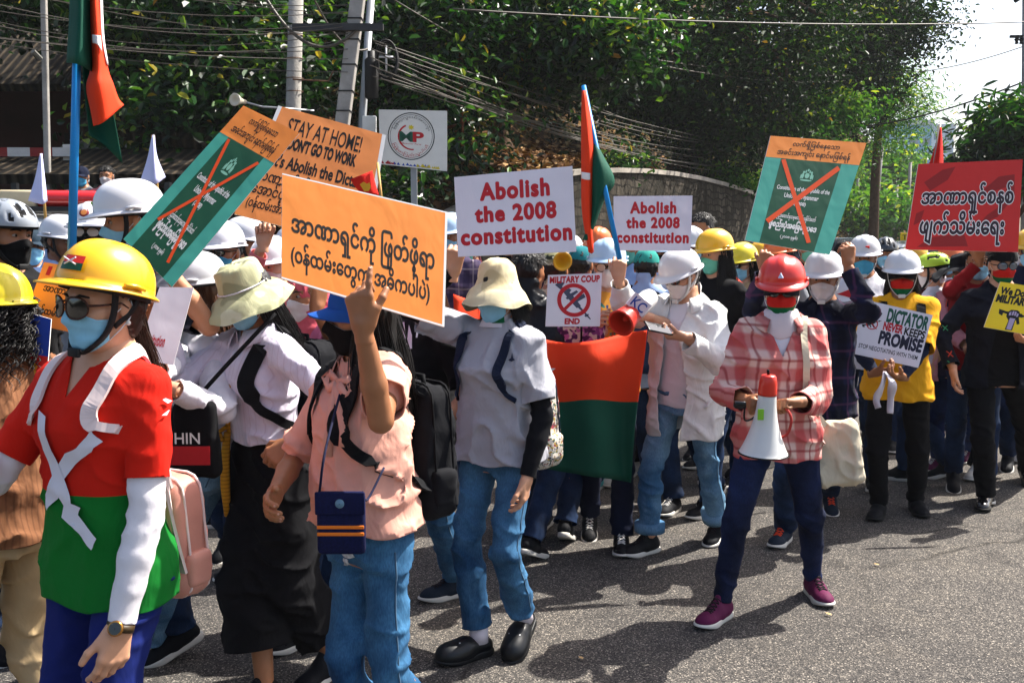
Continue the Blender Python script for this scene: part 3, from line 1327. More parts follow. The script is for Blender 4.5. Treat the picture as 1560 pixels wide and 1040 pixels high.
        for q in 'LR':
            f.rc(s.sh[q], s.el[q], .042 * k, .032 * k, .03)
            f.rc(s.el[q], s.el[q] * .6 + s.wr[q] * .4, .032 * k, .0335 * k, .01)
            f.rc(s.el[q] * .6 + s.wr[q] * .4, s.wr[q] * .93 + s.el[q] * .07, .0335 * k, .0232, .01)
            f.rc(s.hip[q], s.kn[q], .050 * k, .040 * k, .03)
            md = s.kn[q] * .65 + s.an[q] * .35 + np.array((0, .012, 0))
            f.rc(s.kn[q], md, .042 * k, .045 * k, .02)
            f.rc(md, s.an[q], .045 * k, .033 * k, .02)
        V, F = f.mesh()
        mi = np.zeros(len(F), int)
        Vs, Fs, Ms = [V], [F], [mi]
        nv = len(V)
        hv, hf, hmi = head_arrays(.0042 if s.res < .0095 else .006)
        A = np.array(hm)
        Vs.append(hv @ A[:3, :3].T + A[:3, 3])
        Fs.append(hf + nv)
        Ms.append(hmi)
        nv += len(hv)
        for q in 'LR':
            e1, pn, pose = s.hd[q]
            v, fq, hm_i = hand_arrays(pose, .0036 if s.res < .012 else .005)
            e3 = np.cross(e1, pn) * (1 if q == 'R' else -1)
            B = np.stack([e1, pn, e3], 1) * (.91 * k ** .5)
            Vs.append(v @ B.T + s.wr[q])
            Fs.append((fq if q == 'R' else fq[:, ::-1]) + nv)
            Ms.append(hm_i)
            nv += len(v)
        me = mkmesh('body', np.vstack(Vs), np.vstack(Fs), (), (mat_skin(skin), mat_eye(), mat_iris(), M('brow hair', '#15100d', rough=.7, var=0), M('nail', '#c08a74', .9, rough=.25, var=0)), np.concatenate(Ms))
        link('body', me, s.root)

    # ---------------------------------------------------------------- clothes
    def top(s, mat, name='shirt', sleeve=.9, loose=.018, hem=.50, neck=(.075, .062), vneck=0.0, cuff=.0, amp=.006, straight=.88, open_=0.0, flare=0.0,
            sl=(.053, .045, .034), tuck=False, mats=None, seed=None, hem_tilt=0.0, thick=.004, res=None, neckz=0.0):
        """A shirt or coat with sleeves (sleeve 0..2: shoulder, elbow, wrist)."""
        H, k = s.H, s.k
        seed = seed if seed is not None else len(PEOPLE) * 17
        pr = s.prof(loose, straight, flare)
        hz = hem * H + s.zoff
        ends = {q: (sleeve[q] if isinstance(sleeve, dict) else sleeve) for q in 'LR'}
        pts = [s.nb, s.hip['L'], s.hip['R'], s.sh['L'], s.sh['R']]
        lo, hi = np.min(pts, 0) - .20, np.max(pts, 0) + .20
        lo[2] = hz - .06
        f = Field(lo, hi, res or s.res)
        tf = s.torso_fn(pr)
        f.put((lo[0], lo[1], hz - .05), (hi[0], hi[1], .87 * H + s.zoff), tf, 0)
        ru, re_, rw = [x * k * (.6 + .4 * s.wid) for x in sl]
        bun = []
        for q in 'LR':
            f.rc(s.sh[q], s.sh[q] + .42 * (s.el[q] - s.sh[q]), ru + loose * .4 - .002, ru * .6 + re_ * .4 + loose * .4 - .002, .045)
            f.rc(s.hip[q], s.hip[q] * .6 + s.kn[q] * .4, .068 * k + loose * .45, .058 * k + loose * .45, .05)
            bun.append((s.el[q], .10, amp * .9))
            bun.append((s.sh[q] + np.array((0, 0, -.07)), .09, amp * .6))
        bun.append((np.array((0, 0, s.hipz + .10)), .16, amp * .5))
        amp *= .72
        bun = [(x, y, z * .72) for x, y, z in bun]
        f.wrinkle(amp, (8, 8, 12), seed, bun)
        V, F = f.mesh()
        g = (hz + hem_tilt * V[:, 0] + .006 * np.sin(V[:, 0] * 31 + V[:, 1] * 23)) - V[:, 2]
        x, y, z = V[:, 0], V[:, 1], V[:, 2]
        arms = []
        for q in 'LR':
            lng = ends[q] > 1
            pa = [s.sh[q], s.el[q]] + ([s.wr[q]] if lng else [])
            fa = Field(np.min(pa, 0) - .12, np.max(pa, 0) + .12, res or s.res)
            fa.rc(s.sh[q], s.el[q], ru + loose * .4, re_ + loose * .4, 0)
            if lng:
                fa.rc(s.el[q], s.wr[q], re_ + loose * .3, rw + loose * .25, .012)
            fa.wrinkle(amp, (8, 8, 12), seed, bun)
            va, qa = fa.mesh()
            A, B = (s.el[q], s.wr[q]) if lng else (s.sh[q], s.el[q])
            L_ = np.linalg.norm(B - A)
            n = (B - A) / L_
            ga = (va - A) @ n - (ends[q] - (1 if lng else 0)) * L_
            if lng:
                w_ = va.T
                ga = np.where(d_rc(*w_, s.el[q], s.wr[q], re_, rw) < d_rc(*w_, s.sh[q], s.el[q], ru, re_) + .02, ga, -1)
            arms.append(clip(va, qa, ga))
        nc = s.nb + np.array((0, -.012, .012 + neckz))
        nd = 1 - np.sqrt(((x - nc[0]) / neck[0]) ** 2 + ((y - nc[1]) / neck[1]) ** 2 + ((z - nc[2]) / .055) ** 2)
        nd = np.where(z > nc[2], np.maximum(nd, 1 - np.sqrt(((x - nc[0]) / neck[0]) ** 2 + ((y - nc[1]) / neck[1]) ** 2)), nd) * .05
        g = np.maximum(g, nd)
        if vneck:
            gv = np.minimum((z - (s.nb[2] - vneck)) * .42 - np.abs(x - s.nb[0]), -(y - s.nb[1] + .02))
            g = np.maximum(g, gv)
        if open_:
            gv = np.minimum(open_ - np.abs(x - s.lean[0] * .5) + .02 * np.sin(z * 9), -(y + .02))
            g = np.maximum(g, gv)
        V, F, Pl = clip(V, F, g)
        s.tbvh = BVHTree.FromPolygons([tuple(v) for v in V], F.tolist() + Pl)
        for va, qa, pa in arms:
            m = len(V)
            V, F = np.vstack([V, va]), np.vstack([F, qa + m])
            Pl = list(Pl) + [[i + m for i in q] for q in pa]
        me = mkmesh(name, V, F, Pl, mats or (mat,))
        o = link(name, me, s.root, solid=thick)
        s.bvh = BVHTree.FromPolygons([tuple(v) for v in V], F.tolist() + Pl)
        s.shirt = o
        return o

    def trousers(s, mat, name='trousers', loose=.010, cuff=1.0, amp=.006, legr=(.072, .056, .048), waist=.62, flare=0.0, res=None, skirt=False, cuffs=None):
        H, k = s.H, s.k
        pr = s.prof(min(.004, loose * .3), 0)
        pts = [d[q] for d in (s.hip, s.kn, s.an) for q in 'LR']
        lo, hi = np.min(pts, 0) - .17, np.max(pts, 0) + .17
        hi[2] = waist * H + s.zoff + .03
        lo[2] = max(lo[2], -.05)
        f = Field(lo, hi, res or s.res)
        tf = s.torso_fn(pr)
        cz = .475 * H + s.zoff
        f.put((lo[0], lo[1], cz - .05), (hi[0], hi[1], hi[2]), lambda x, y, z: np.maximum(tf(x, y, z), cz - z), 0)
        ra, rk, rn = [x * k * (.45 + .55 * s.wid) + loose for x in legr]
        bun = []
        for q in 'LR':
            f.rc(s.hip[q], s.kn[q], ra, rk, .035)
            e = s.an[q] + (s.an[q] - s.kn[q]) * .12
            f.rc(s.kn[q], e, rk, rn + flare, .012)
            bun += [(s.kn[q], .12, amp), (s.an[q], .10, amp * 1.2), (s.hip[q], .12, amp * .6)]
        amp *= .8
        bun = [(x, y, z * .8) for x, y, z in bun]
        f.wrinkle(amp, (8, 8, 15), len(PEOPLE) * 13 + 5, bun)
        V, F = f.mesh()
        g = V[:, 2] - waist * H - s.zoff
        for q in 'LR':
            A, B = s.kn[q], s.an[q]
            n = (B - A) / np.linalg.norm(B - A)
            t = (V - A) @ n
            c = cuffs[q] if cuffs else cuff
            gs = t - c * np.linalg.norm(B - A)
            near = np.linalg.norm((V - A) - t[:, None] * n, axis=1) < .16
            oth = 'R' if q == 'L' else 'L'
            mine = d_rc(V[:, 0], V[:, 1], V[:, 2], A, B, rk, rn) <= d_rc(V[:, 0], V[:, 1], V[:, 2], s.kn[oth], s.an[oth], rk, rn)
            g = np.where(near & mine & (t > 0), np.maximum(g, gs), g)
        V, F, Pl = clip(V, F, g)
        me = mkmesh(name, V, F, Pl, (mat,))
        s.lbvh = BVHTree.FromPolygons([tuple(v) for v in V], F.tolist() + Pl)
        o = link(name, me, s.root, solid=.004)
        if mat.name.startswith('denim') and s.res < .0115:
            for q, sg in (('L', 1), ('R', -1)):
                pts = []
                for t in np.linspace(.02, .97, 22):
                    c = s.hip[q] + (s.kn[q] - s.hip[q]) * min(1, t * 2) if t < .5 else s.kn[q] + (s.an[q] - s.kn[q]) * (t * 2 - 1)
                    h, n, i, dd = s.lbvh.ray_cast(Vector(c) + Vector((sg * .3, -.03, 0)), Vector((-sg, .1, 0)).normalized())
                    if h:
                        pts.append(h + n * .0006)
                MB().tube(pts, .0026, 5).build('side_seam', M('seam thread', '#48647c', rough=.9, var=.2), s.root, True)
        return o

    def limb(s, name, mat, q, t0=.45, t1=1.97, r=(.046, .041, .031)):
        """A close sleeve on arm q from share t0 of the upper arm to t1 (2 = wrist)."""
        A, B, W = s.sh[q], s.el[q], s.wr[q]
        r = [x * s.k for x in r]
        a = A + t0 * (B - A)
        f = Field(np.min([a, B, W], 0) - .08, np.max([a, B, W], 0) + .08, min(s.res, .008))
        f.rc(a, B, r[0], r[1], 0)
        f.rc(B, B * .6 + W * .4, r[1], r[1], .01)
        f.rc(B * .6 + W * .4, W, r[1], r[2], .01)
        f.wrinkle(.0022, (12, 12, 22), 5, [(B, .07, .003)])
        V, F = f.mesh()
        n, m = (W - B) / np.linalg.norm(W - B), (B - A) / np.linalg.norm(B - A)
        low = d_rc(*V.T, B, W, .04, .03) < d_rc(*V.T, a, B, .04, .04)
        g = np.where(low, (V - B) @ n - (t1 - 1) * np.linalg.norm(W - B), (a - V) @ m)
        V, F, Pl = clip(V, F, g)
        return link(name, mkmesh(name, V, F, Pl, (mat,)), s.root, solid=.002)

    def shoes(s, kind, mu, ms, ml=None, names=('shoe', 'sole', 'laces')):
        up, so, la = shoe_meshes(kind)
        for q in 'LR':
            a = link(names[0], up.copy(), s.root, mu, mtx=s.ft[q])
            link(names[1], so.copy(), a, ms)
            if la and ml:
                link(names[2], la.copy(), a, ml)

    def wear(s, name, me, *mats, parent=None, mtx=None):
        me = me.copy()
        pass
        for m in mats:
            me.materials.append(m)
        o = bpy.data.objects.new(name, me)
        C.objects.link(o)
        o.parent = parent or s.root
        o.matrix_local = mtx or (s.HM if parent is None else Matrix.Identity(4))
        return o

    def hardhat(s, mat, strap=None, tilt=0, yaw=0):
        mx = s.HM @ Matrix.Rotation(R(yaw), 4, 'Z') @ Matrix.Rotation(R(tilt), 4, 'X') @ Matrix.Diagonal((1.07, 1.06, 1.0, 1))
        o = s.wear('hard_hat', hardhat(), mat, M('harness', '#222428', rough=.6), mtx=mx)
        if strap:
            s.wear('chin_strap', chinstrap(), strap)
        return o

    def mask(s, kind, m0, m1=None, ml=None):
        return s.wear('face_mask', face_mask(kind), m0, m1 or m0, ml or M('mask loop white', '#e8e8ea', .85, rough=.8))

    def snap(s, p, d=(0, 1, 0), off=.005):
        h, n, i, t = s.bvh.ray_cast(Vector(p), Vector(d).normalized())
        if h is None:
            h, n, i, t = s.bvh.find_nearest(Vector(p))
        if n.dot(Vector(d)) > 0:
            n = -n
        return h + n * off, n

    def hug(s, p, off=.006):
        h, n, i, t = s.tbvh.find_nearest(Vector(p))
        v = Vector(p) - h
        if v.length > 1e-6 and n.dot(v) < 0:
            n = -n
        return h + n * off, n

    def path(s, ctl, n, off, free=()):
        """Points of a strap lying on the torso, smoothed, with normals."""
        sp = spline(ctl, n)
        P_, N_ = [], []
        for i, q in enumerate(sp):
            h, m = (Vector(q), Vector((0, 1, 0))) if i in free or i - len(sp) in free else s.hug(q, off)
            P_.append(np.array(h))
            N_.append(np.array(m))
        P_, N_ = np.array(P_), np.array(N_)
        for _ in range(3):
            P_[1:-1] = .5 * P_[1:-1] + .25 * (P_[:-2] + P_[2:])
            N_[1:-1] = .4 * N_[1:-1] + .3 * (N_[:-2] + N_[2:])
        return P_, N_

    def decal(s, name, polys, mat, o, ex, ez, d, off=.003, mats=None, mis=None, parent=None):
        """Thin print on the shirt: 2D polygons (list of (x, z)) placed at o + ex*x + ez*z, thrown along d onto the cloth."""
        V, F, mi = [], [], []
        for pi, pl in enumerate(polys):
            tri = tessellate_polygon([[Vector((x, z, 0)) for x, z in pl]])
            vv = [Vector((x, z, 0)) for x, z in pl]
            bm = bmesh.new()
            bv = [bm.verts.new(q) for q in vv]
            for t in tri:
                try:
                    bm.faces.new([bv[i] for i in t])
                except ValueError:
                    pass
            for _ in range(8):
                lg = [e for e in bm.edges if e.calc_length() > .014]
                if not lg:
                    break
                bmesh.ops.subdivide_edges(bm, edges=lg, cuts=1)
                bmesh.ops.triangulate(bm, faces=bm.faces[:])
            bm.verts.index_update()
            b = len(V)
            V += [q.co.copy() for q in bm.verts]
            F += [[q.index + b for q in fc.verts] for fc in bm.faces]
            mi += [mis[pi] if mis else 0] * len(bm.faces)
            bm.free()
        o, ex, ez, d = Vector(o), Vector(ex), Vector(ez), Vector(d).normalized()
        W = []
        for q in V:
            p, n = s.snap(o + ex * q.x + ez * q.y - d * .5, d, off)
            W.append(tuple(p))
        W = np.array(W)
        ok = [max(np.linalg.norm(W[q[i]] - W[q[i - 1]]) for i in range(len(q))) < .045 for q in F]
        F, mi = [q for q, k in zip(F, ok) if k], [q for q, k in zip(mi, ok) if k]
        me = mkmesh(name, W, F, (), mats or (mat,), mi)
        return link(name, me, parent or s.root)

    def text(s, name, txt, mat, o, ex, ez, d, h, off=.0):
        V, F, sz = text_mesh(txt, off)
        k = h / sz[1]
        o, ex, ez, d = Vector(o), Vector(ex), Vector(ez), Vector(d).normalized()
        W = [tuple(s.snap(o + ex * ((q[0] - sz[0] / 2) * k) + ez * (q[1] * k) - d * .5, d, .004)[0]) for q in V]
        return link(name, mkmesh(name, np.array(W), F, (), (mat,)), s.root)

    def collar(s, mat, r=(.070, .062), h=.035, flare=.030, gap=24, name='collar'):
        V, F = [], []
        n = 36
        c = s.nb + np.array((0, -.008, 0))
        for k in range(n + 1):
            a = R(gap) + (2 * math.pi - 2 * R(gap)) * k / n
            sx, sy = math.sin(a), -math.cos(a)
            up = .012 * (1 - math.cos(a)) * .5
            pt = .018 * max(0, 1 - min(k, n - k) / 5)
            for rr, dz in ((0, -.022 + up), (.002, h * .7 + up), (.008, h + up), (.008 + flare * .6, h * .35 + up - pt * .5), (.008 + flare, -.012 + up - pt)):
                V.append((c[0] + sx * (r[0] + rr), c[1] + sy * (r[1] + rr + .012 * max(0, -sy)), c[2] + dz - .022 * max(0, -sy)))
        for k in range(n):
            for j in range(4):
                F.append((k * 5 + j, k * 5 + j + 1, (k + 1) * 5 + j + 1, (k + 1) * 5 + j))
        return link(name, mkmesh(name, np.array(V), F, (), (mat,)), s.root, solid=.003)


def skin_fn(t, c):
    n = t.noise(14, 4)
    return t.ramp(n, [(.3, rgba(c[:3], .86)), (.55, c), (.75, rgba([c[0] * 1.1, c[1] * 1.02, c[2] * .98]))])


SKINS = {'skin': '#b8805c', 'skin light': '#c89474', 'skin tan': '#9c6744', 'skin dark': '#7d4f34'}


def mat_skin(n):
    return M(n, SKINS[n], .92, rough=.48, var=0, bump=.12, bs=240, bd=.001, spec=.4, sss=.0, fn=skin_fn)


def mat_eye():
    return M('eye white', '#9a8c82', rough=.25, var=0)


def mat_iris():
    return M('eye iris', '#1a0f0a', rough=.15, var=0)
# ------------------------------------------------------------------ the setting: road, hillside, walls, houses, trees, poles
def asphalt_fn(t, c):
    v = t.coord()

    def vor(scale, out='Distance'):
        n = t.add('TexVoronoi')
        n.inputs['Scale'].default_value = scale
        t.l.new(v, n.inputs['Vector'])
        return n.outputs[out]
    cell = t.xyz(vor(210, 'Color'))[0]
    a = vor(210)
    b = t.noise(95, 4, v, .7)
    d = t.noise(.45, 4, v, .6)
    e = t.noise(3.2, 5, v, .65)
    col = t.ramp(cell, [(.0, rgba('#2b2b2c')), (.5, rgba('#4a4846')), (.88, rgba('#625e5a')), (1, rgba('#a39c92'))])
    col = t.mix(1.0, col, t.ramp(b, [(.34, (.55, .55, .56)), (.5, (.97, .97, .97)), (.68, (1.22, 1.2, 1.16))]), 'MULTIPLY')
    col = t.mix(1.0, col, t.ramp(d, [(.3, (.72, .72, .74)), (.7, (1.12, 1.09, 1.04))]), 'MULTIPLY')
    col = t.mix(1.0, col, t.ramp(e, [(.30, (.70, .70, .71)), (.48, (1, 1, 1)), (.75, (1.1, 1.08, 1.04))]), 'MULTIPLY')
    cr = t.add('TexVoronoi', feature='DISTANCE_TO_EDGE')
    cr.inputs['Scale'].default_value = .55
    wv = t.add('Mix', data_type='VECTOR')
    wv.inputs[0].default_value = .12
    nn = t.add('TexNoise')
    nn.inputs['Scale'].default_value = 2.5
    t.l.new(v, nn.inputs['Vector'])
    t.l.new(v, wv.inputs[4])
    t.l.new(nn.outputs['Color'], wv.inputs[5])
    t.l.new(wv.outputs[1], cr.inputs['Vector'])
    col = t.mix(t.math('MULTIPLY', t.ramp(cr.outputs['Distance'], [(.0, (1, 1, 1)), (.006, (0, 0, 0))]), t.ramp(d, [(.45, (0, 0, 0)), (.6, (.8, .8, .8))])), col, rgba('#1c1a18'))
    t.bump(a, .4, .003)
    t.bump(b, .5, .010)
    return col


m_road = M('asphalt', '#7d746d', rough=.93, var=0, spec=.12, fn=asphalt_fn)
road = MB()
xs, ys = np.linspace(-70, 150, 23), np.concatenate([np.linspace(-8, 30, 20), np.linspace(40, 400, 10)])
V = [(x, y, 0) for y in ys for x in xs]
F = [(j * 23 + i, j * 23 + i + 1, (j + 1) * 23 + i + 1, (j + 1) * 23 + i) for j in range(len(ys) - 1) for i in range(22)]
road.add(V, F)
tag(road.build('road', m_road), None, None, None, 'structure')

EDGE = [(-26, 8.2), (-9, 9.6), (-4.6, 11.5), (-1.8, 14.5), (1.2, 18.3), (6.2, 26.5), (15, 41), (34, 74), (60, 120)]
EB = [.9, .9, 1.0, 1.7, 2.95, 3.0, 1.3, .25, .1]
esp = spline([(x, y, b) for (x, y), b in zip(EDGE, EB)], 6)
V, F = [], []
es = [0, .15, .6, 1.4, 2.4, 3.6, 5, 7, 9.5, 12.5, 16, 22]
for i, p in enumerate(esp):
    a, b = esp[max(0, i - 1)], esp[min(len(esp) - 1, i + 1)]
    d = (b - a)[:2]
    d /= np.linalg.norm(d)
    n = np.array((-d[1], d[0]))
    for e in es:
        q = p[:2] + n * e
        yard = np.clip((-3.6 - q[0]) / 2, 0, 1) * np.clip((14 - e) / 3, 0, 1)
        rise = (e * .30 + max(0, e - 3.5) * .75) * (1 - yard) + .25 * vnoise(np.array([[q[0] * .5, q[1] * .5, 0]]))[0] * min(1, e)
        V.append((q[0], q[1], p[2] + rise))
ne = len(es)
for i in range(len(esp) - 1):
    for j in range(ne - 1):
        F.append((i * ne + j, (i + 1) * ne + j, (i + 1) * ne + j + 1, i * ne + j + 1))


def hill_fn(t, c):
    a = t.noise(9, 5, None, .7)
    b = t.noise(1.1, 3)
    col = t.ramp(a, [(.36, rgba('#120d09')), (.50, rgba('#3a2a1a')), (.60, rgba('#6e5233')), (.72, rgba('#a08055'))])
    col = t.mix(t.ramp(b, [(.45, (0, 0, 0)), (.62, (1, 1, 1))]), col, t.ramp(a, [(.35, rgba('#0a0f06')), (.7, rgba('#2c3a16'))]))
    t.bump(a, .8, .06)
    return col


hill = mkmesh('hillside', np.array(V), F, (), (M('hillside soil', '#3a2a1a', rough=1, var=0, spec=.05, fn=hill_fn),))
hill_o = tag(link('hillside', hill), None, None, None, 'structure')
HB = BVHTree.FromPolygons(V, F)


def hill_z(x, y):
    h = HB.ray_cast(Vector((x, y, 60)), Vector((0, 0, -1)))[0]
    return h.z if h else 0.0


# retaining wall: stone courses with a coping
def stone_fn(t, c):
    v = t.mapping((1, 1, 1))
    br = t.add('TexBrick')
    o = t.xyz()
    cmb = t.add('CombineXYZ')
    t.l.new(t.math('ADD', t.math('MULTIPLY', o[0], .55), t.math('MULTIPLY', o[1], .85)), cmb.inputs[0])
    t.l.new(o[2], cmb.inputs[1])
    wn = t.add('TexNoise')
    wn.inputs['Scale'].default_value = 2.2
    t.l.new(t.coord(), wn.inputs['Vector'])
    va = t.add('VectorMath', operation='MULTIPLY_ADD')
    va.inputs[1].default_value = (.28, .28, 0)
    t.l.new(wn.outputs['Color'], va.inputs[0])
    t.l.new(cmb.outputs[0], va.inputs[2])
    t.l.new(va.outputs[0], br.inputs['Vector'])
    br.inputs['Scale'].default_value = 1.6
    br.inputs['Color1'].default_value = rgba('#5e564b')
    br.inputs['Color2'].default_value = rgba('#38322a')
    br.inputs['Mortar'].default_value = rgba('#211d18')
    br.inputs['Mortar Size'].default_value = .03
    s = t.noise(1.6, 5, t.mapping((1.5, 1.5, .35)), .65)
    col = t.mix(t.ramp(s, [(.38, (1, 1, 1)), (.62, (.1, .1, .1))]), br.outputs[0], rgba('#26231c'))
    t.bump(t.noise(14, 4), .6, .03)
    return col


m_stone = M('wall stone', '#857b6e', rough=.95, var=0, spec=.1, fn=stone_fn)
wall = MB()
pts = [p for p in esp if p[0] > -30 and p[1] < 34]
for a, b in zip(pts[:-1], pts[1:]):
    d = np.array((b[0] - a[0], b[1] - a[1]))
    d /= np.linalg.norm(d)
    n = np.array((-d[1], d[0])) * .16
    V = []
    for p, q in ((a, -1), (b, -1), (b, 1), (a, 1)):
        V += [(p[0] + q * n[0], p[1] + q * n[1], -.05), (p[0] + q * n[0], p[1] + q * n[1], p[2] + .04)]
    wall.add(V, [(0, 2, 3, 1), (4, 6, 7, 5), (1, 3, 5, 7), (2, 4, 5, 3), (6, 0, 1, 7)], 0)
    n2 = n * 1.3
    V = []
    for p, q in ((a, -1), (b, -1), (b, 1), (a, 1)):
        V += [(p[0] + q * n2[0], p[1] + q * n2[1], p[2] + .04), (p[0] + q * n2[0], p[1] + q * n2[1], p[2] + .13)]
    wall.add(V, [(0, 2, 3, 1), (4, 6, 7, 5), (1, 3, 5, 7), (0, 6, 4, 2)], 1)
tag(wall.build('retaining_wall', mats=(m_stone, M('coping', '#a59c90', rough=.95, var=.35, vs=3))), 'long stained stone retaining wall below the wooded hillside', 'wall')

# dry leaves on the slope: nobody could count them
def leaf_cloud(n, pos, nor, size, asp, r, curl=.25):
    """n folded leaves: positions, main normals, sizes -> V, F"""
    t = r.normal(size=(n, 3))
    t -= nor * (t * nor).sum(1)[:, None]
    t /= np.linalg.norm(t, axis=1)[:, None] + 1e-9
    b = np.cross(nor, t)
    L, W = size[:, None], (size * asp)[:, None]
    base, tip = pos - t * L * .5, pos + t * L * .5 - nor * L * curl
    q = [base]
    for s_ in (1, -1):
        q += [pos - t * L * .22 + s_ * b * W * .42 + nor * W * .2, pos + t * L * .20 + s_ * b * W * .46 + nor * W * .2 - nor * L * curl * .35]
    V = np.stack(q + [tip], 1).reshape(-1, 3)
    i = np.arange(n)[:, None] * 6
    return V, np.concatenate([i + np.array([[0, 1, 2, 5]]), i + np.array([[0, 5, 4, 3]])], 1).reshape(-1, 4)


def leaf_mat(name, stops, tr=.32, rough=.5, spec=.22):
    if name in _mats:
        return _mats[name]
    m = bpy.data.materials.new(name)
    m.use_nodes = True
    t = NT(m)
    at = t.add('Attribute', attribute_name='hue')
    col = t.ramp(at.outputs['Fac'], [(p, rgba(c)) for p, c in stops])
    t.base(col)
    t.b.inputs['Roughness'].default_value = rough
    t.b.inputs['Specular IOR Level'].default_value = spec
    tl = t.add('BsdfTranslucent')
    t.l.new(t.mix(1.0, col, (1.25, 1.15, .5, 1), 'MULTIPLY'), tl.inputs[0])
    mx = t.add('MixShader')
    mx.inputs[0].default_value = tr
    t.l.new(t.b.outputs[0], mx.inputs[1])
    t.l.new(tl.outputs[0], mx.inputs[2])
    t.l.new(mx.outputs[0], t.n['Material Output'].inputs[0])
    _mats[name] = m
    return m


def leaf_mesh(name, V, F, hue, mat):
    me = mkmesh(name, V, F, (), (mat,), None, False)
    at = me.attributes.new('hue', 'FLOAT', 'FACE')
    at.data.foreach_set('value', np.repeat(hue, 2).astype(np.float32))
    return me


m_dry = leaf_mat('dry leaf', [(0, '#2a1a0e'), (.45, '#5c3d22'), (.8, '#8d6a42'), (1, '#b89a6c')], .1, .8, .1)
N = 9000
pp = []
while len(pp) < N:
    i = rng.integers(6, 36)
    p = esp[i]
    x, y = p[0] + rng.normal(0, 1.5), p[1] + rng.uniform(.1, 7)
    if x < -4.4:
        continue
    h = HB.ray_cast(Vector((x, y, 60)), Vector((0, 0, -1)))[0]
    if h:
        pp.append((x, y, h.z + .03))
pos = np.array(pp)
nor = rng.normal(0, .5, (N, 3)) + np.array((0, 0, 1))
nor /= np.linalg.norm(nor, axis=1)[:, None]
V, F = leaf_cloud(N, pos, nor, rng.uniform(.10, .22, N), .6, rng, -.2)
tag(link('leaf_litter', leaf_mesh('leaf_litter', V, F, rng.random(N), m_dry)), None, None, None, 'stuff')

m_bark = M('bark', '#4a3a2c', rough=.95, var=.4, vs=7, bump=.8, bs=24, bd=.03, spec=.1)
m_bark_red = M('bark reddish', '#6b3c26', rough=.95, var=.4, vs=7, bump=.8, bs=24, bd=.03, spec=.1)
BROAD = [(0, '#06140a'), (.42, '#12310f'), (.68, '#2a5c1c'), (.94, '#6d8c30'), (1, '#a8782c')]  # light end of the ramp brightened to imitate sunlit leaves
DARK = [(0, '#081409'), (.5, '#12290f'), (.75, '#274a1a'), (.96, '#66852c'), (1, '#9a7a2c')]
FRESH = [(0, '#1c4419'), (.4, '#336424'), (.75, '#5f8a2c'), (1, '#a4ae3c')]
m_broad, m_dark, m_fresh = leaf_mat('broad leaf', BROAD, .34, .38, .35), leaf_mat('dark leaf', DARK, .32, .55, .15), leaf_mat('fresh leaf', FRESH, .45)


def tree(name, label, blobs, trunk, n, size, asp, mats, r0=.2, bark=None, seed=1, clump=.55, limbs=8, group=None, droop=.0, cat='tree', per=70):
    """blobs: (u, v, ru, rv, Y, dY) in photo pixels and metres; trunk: points from the ground up."""
    r = np.random.default_rng(seed)
    root = empty(name, trunk[0], 0, label, cat, group)
    off = np.array(trunk[0])
    tp = [np.array(p, float) for p in trunk]
    cen, wts = [], []
    for (u, v, ru, rv, Y, dY) in blobs:
        c = np.array(P(u, v, Y))
        e = np.array((ru / FPX * Y, dY, rv / FPX * Y))
        cen.append((c, e))
        wts.append(e[0] * e[1] * e[2])
    wts = np.array(wts) ** .8
    wts /= wts.sum()
    ncl = max(10, n // per)
    ks = r.choice(len(blobs), ncl, p=wts)
    cl = []
    for k in ks:
        d = r.normal(size=3)
        d /= np.linalg.norm(d)
        rad = r.uniform(.35, 1.0) ** .6
        cl.append(cen[k][0] + d * rad * cen[k][1] * r.uniform(.9, 1.08))
    cl = np.array(cl)
    m = r.integers(0, ncl, n)
    off3 = r.normal(0, 1, (n, 3)) * np.array((clump, clump, clump * .62))
    pos = cl[m] + off3
    pos[:, 2] -= droop * (off3[:, 0] ** 2 + off3[:, 1] ** 2)
    nor = r.normal(0, .55, (n, 3)) + np.array((0, 0, .8)) + off3 / clump * .35
    nor /= np.linalg.norm(nor, axis=1)[:, None]
    hue = np.clip(.42 + r.normal(0, .17, n) + r.normal(0, .16, ncl)[m] + .10 * off3[:, 2] / clump, 0, .97)  # leaves higher in a clump get lighter greens, sunlight put into the colour
    hue[r.random(n) < .0025] = 1.0
    V, F = leaf_cloud(n, pos, nor, size * r.uniform(.6, 1.25, n), asp, r)
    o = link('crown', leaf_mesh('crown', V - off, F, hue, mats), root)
    mb = MB()
    tr = spline(tp, 5)
    mb.tube([q - off for q in tr], [r0 * (1.25 if i == 0 else 1 - .5 * i / len(tr)) for i in range(len(tr))], 12)
    for i in range(limbs):
        c = cl[r.integers(0, ncl)]
        a = tr[r.integers(len(tr) // 2, len(tr))]
        mid = (a + c) / 2 + np.array((0, 0, .25 * np.linalg.norm(c - a))) * .6 + r.normal(0, .2, 3)
        q = spline([a, mid, c], 5)
        mb.tube([w - off for w in q], [r0 * .42 * (1 - .85 * j / len(q)) for j in range(len(q))], 7)
        for j in range(4):
            c2 = cl[np.argsort(((cl - c) ** 2).sum(1))[min(ncl - 1, 1 + j * 2)]]
            st = q[r.integers(len(q) // 2, len(q))]
            mb.tube([w - off for w in (st, (st + c2) / 2 + r.normal(0, .12, 3), c2)], [r0 * .13, r0 * .09, r0 * .03], 5)
    mb.build('trunk', bark or m_bark, root, True)
    return root


def gp(u, Y, z=None):
    p = P(u, 378, Y)
    return (p.x, Y, hill_z(p.x, Y) - .1 if z is None else z)


def up(u, v, Y):
    return tuple(P(u, v, Y))


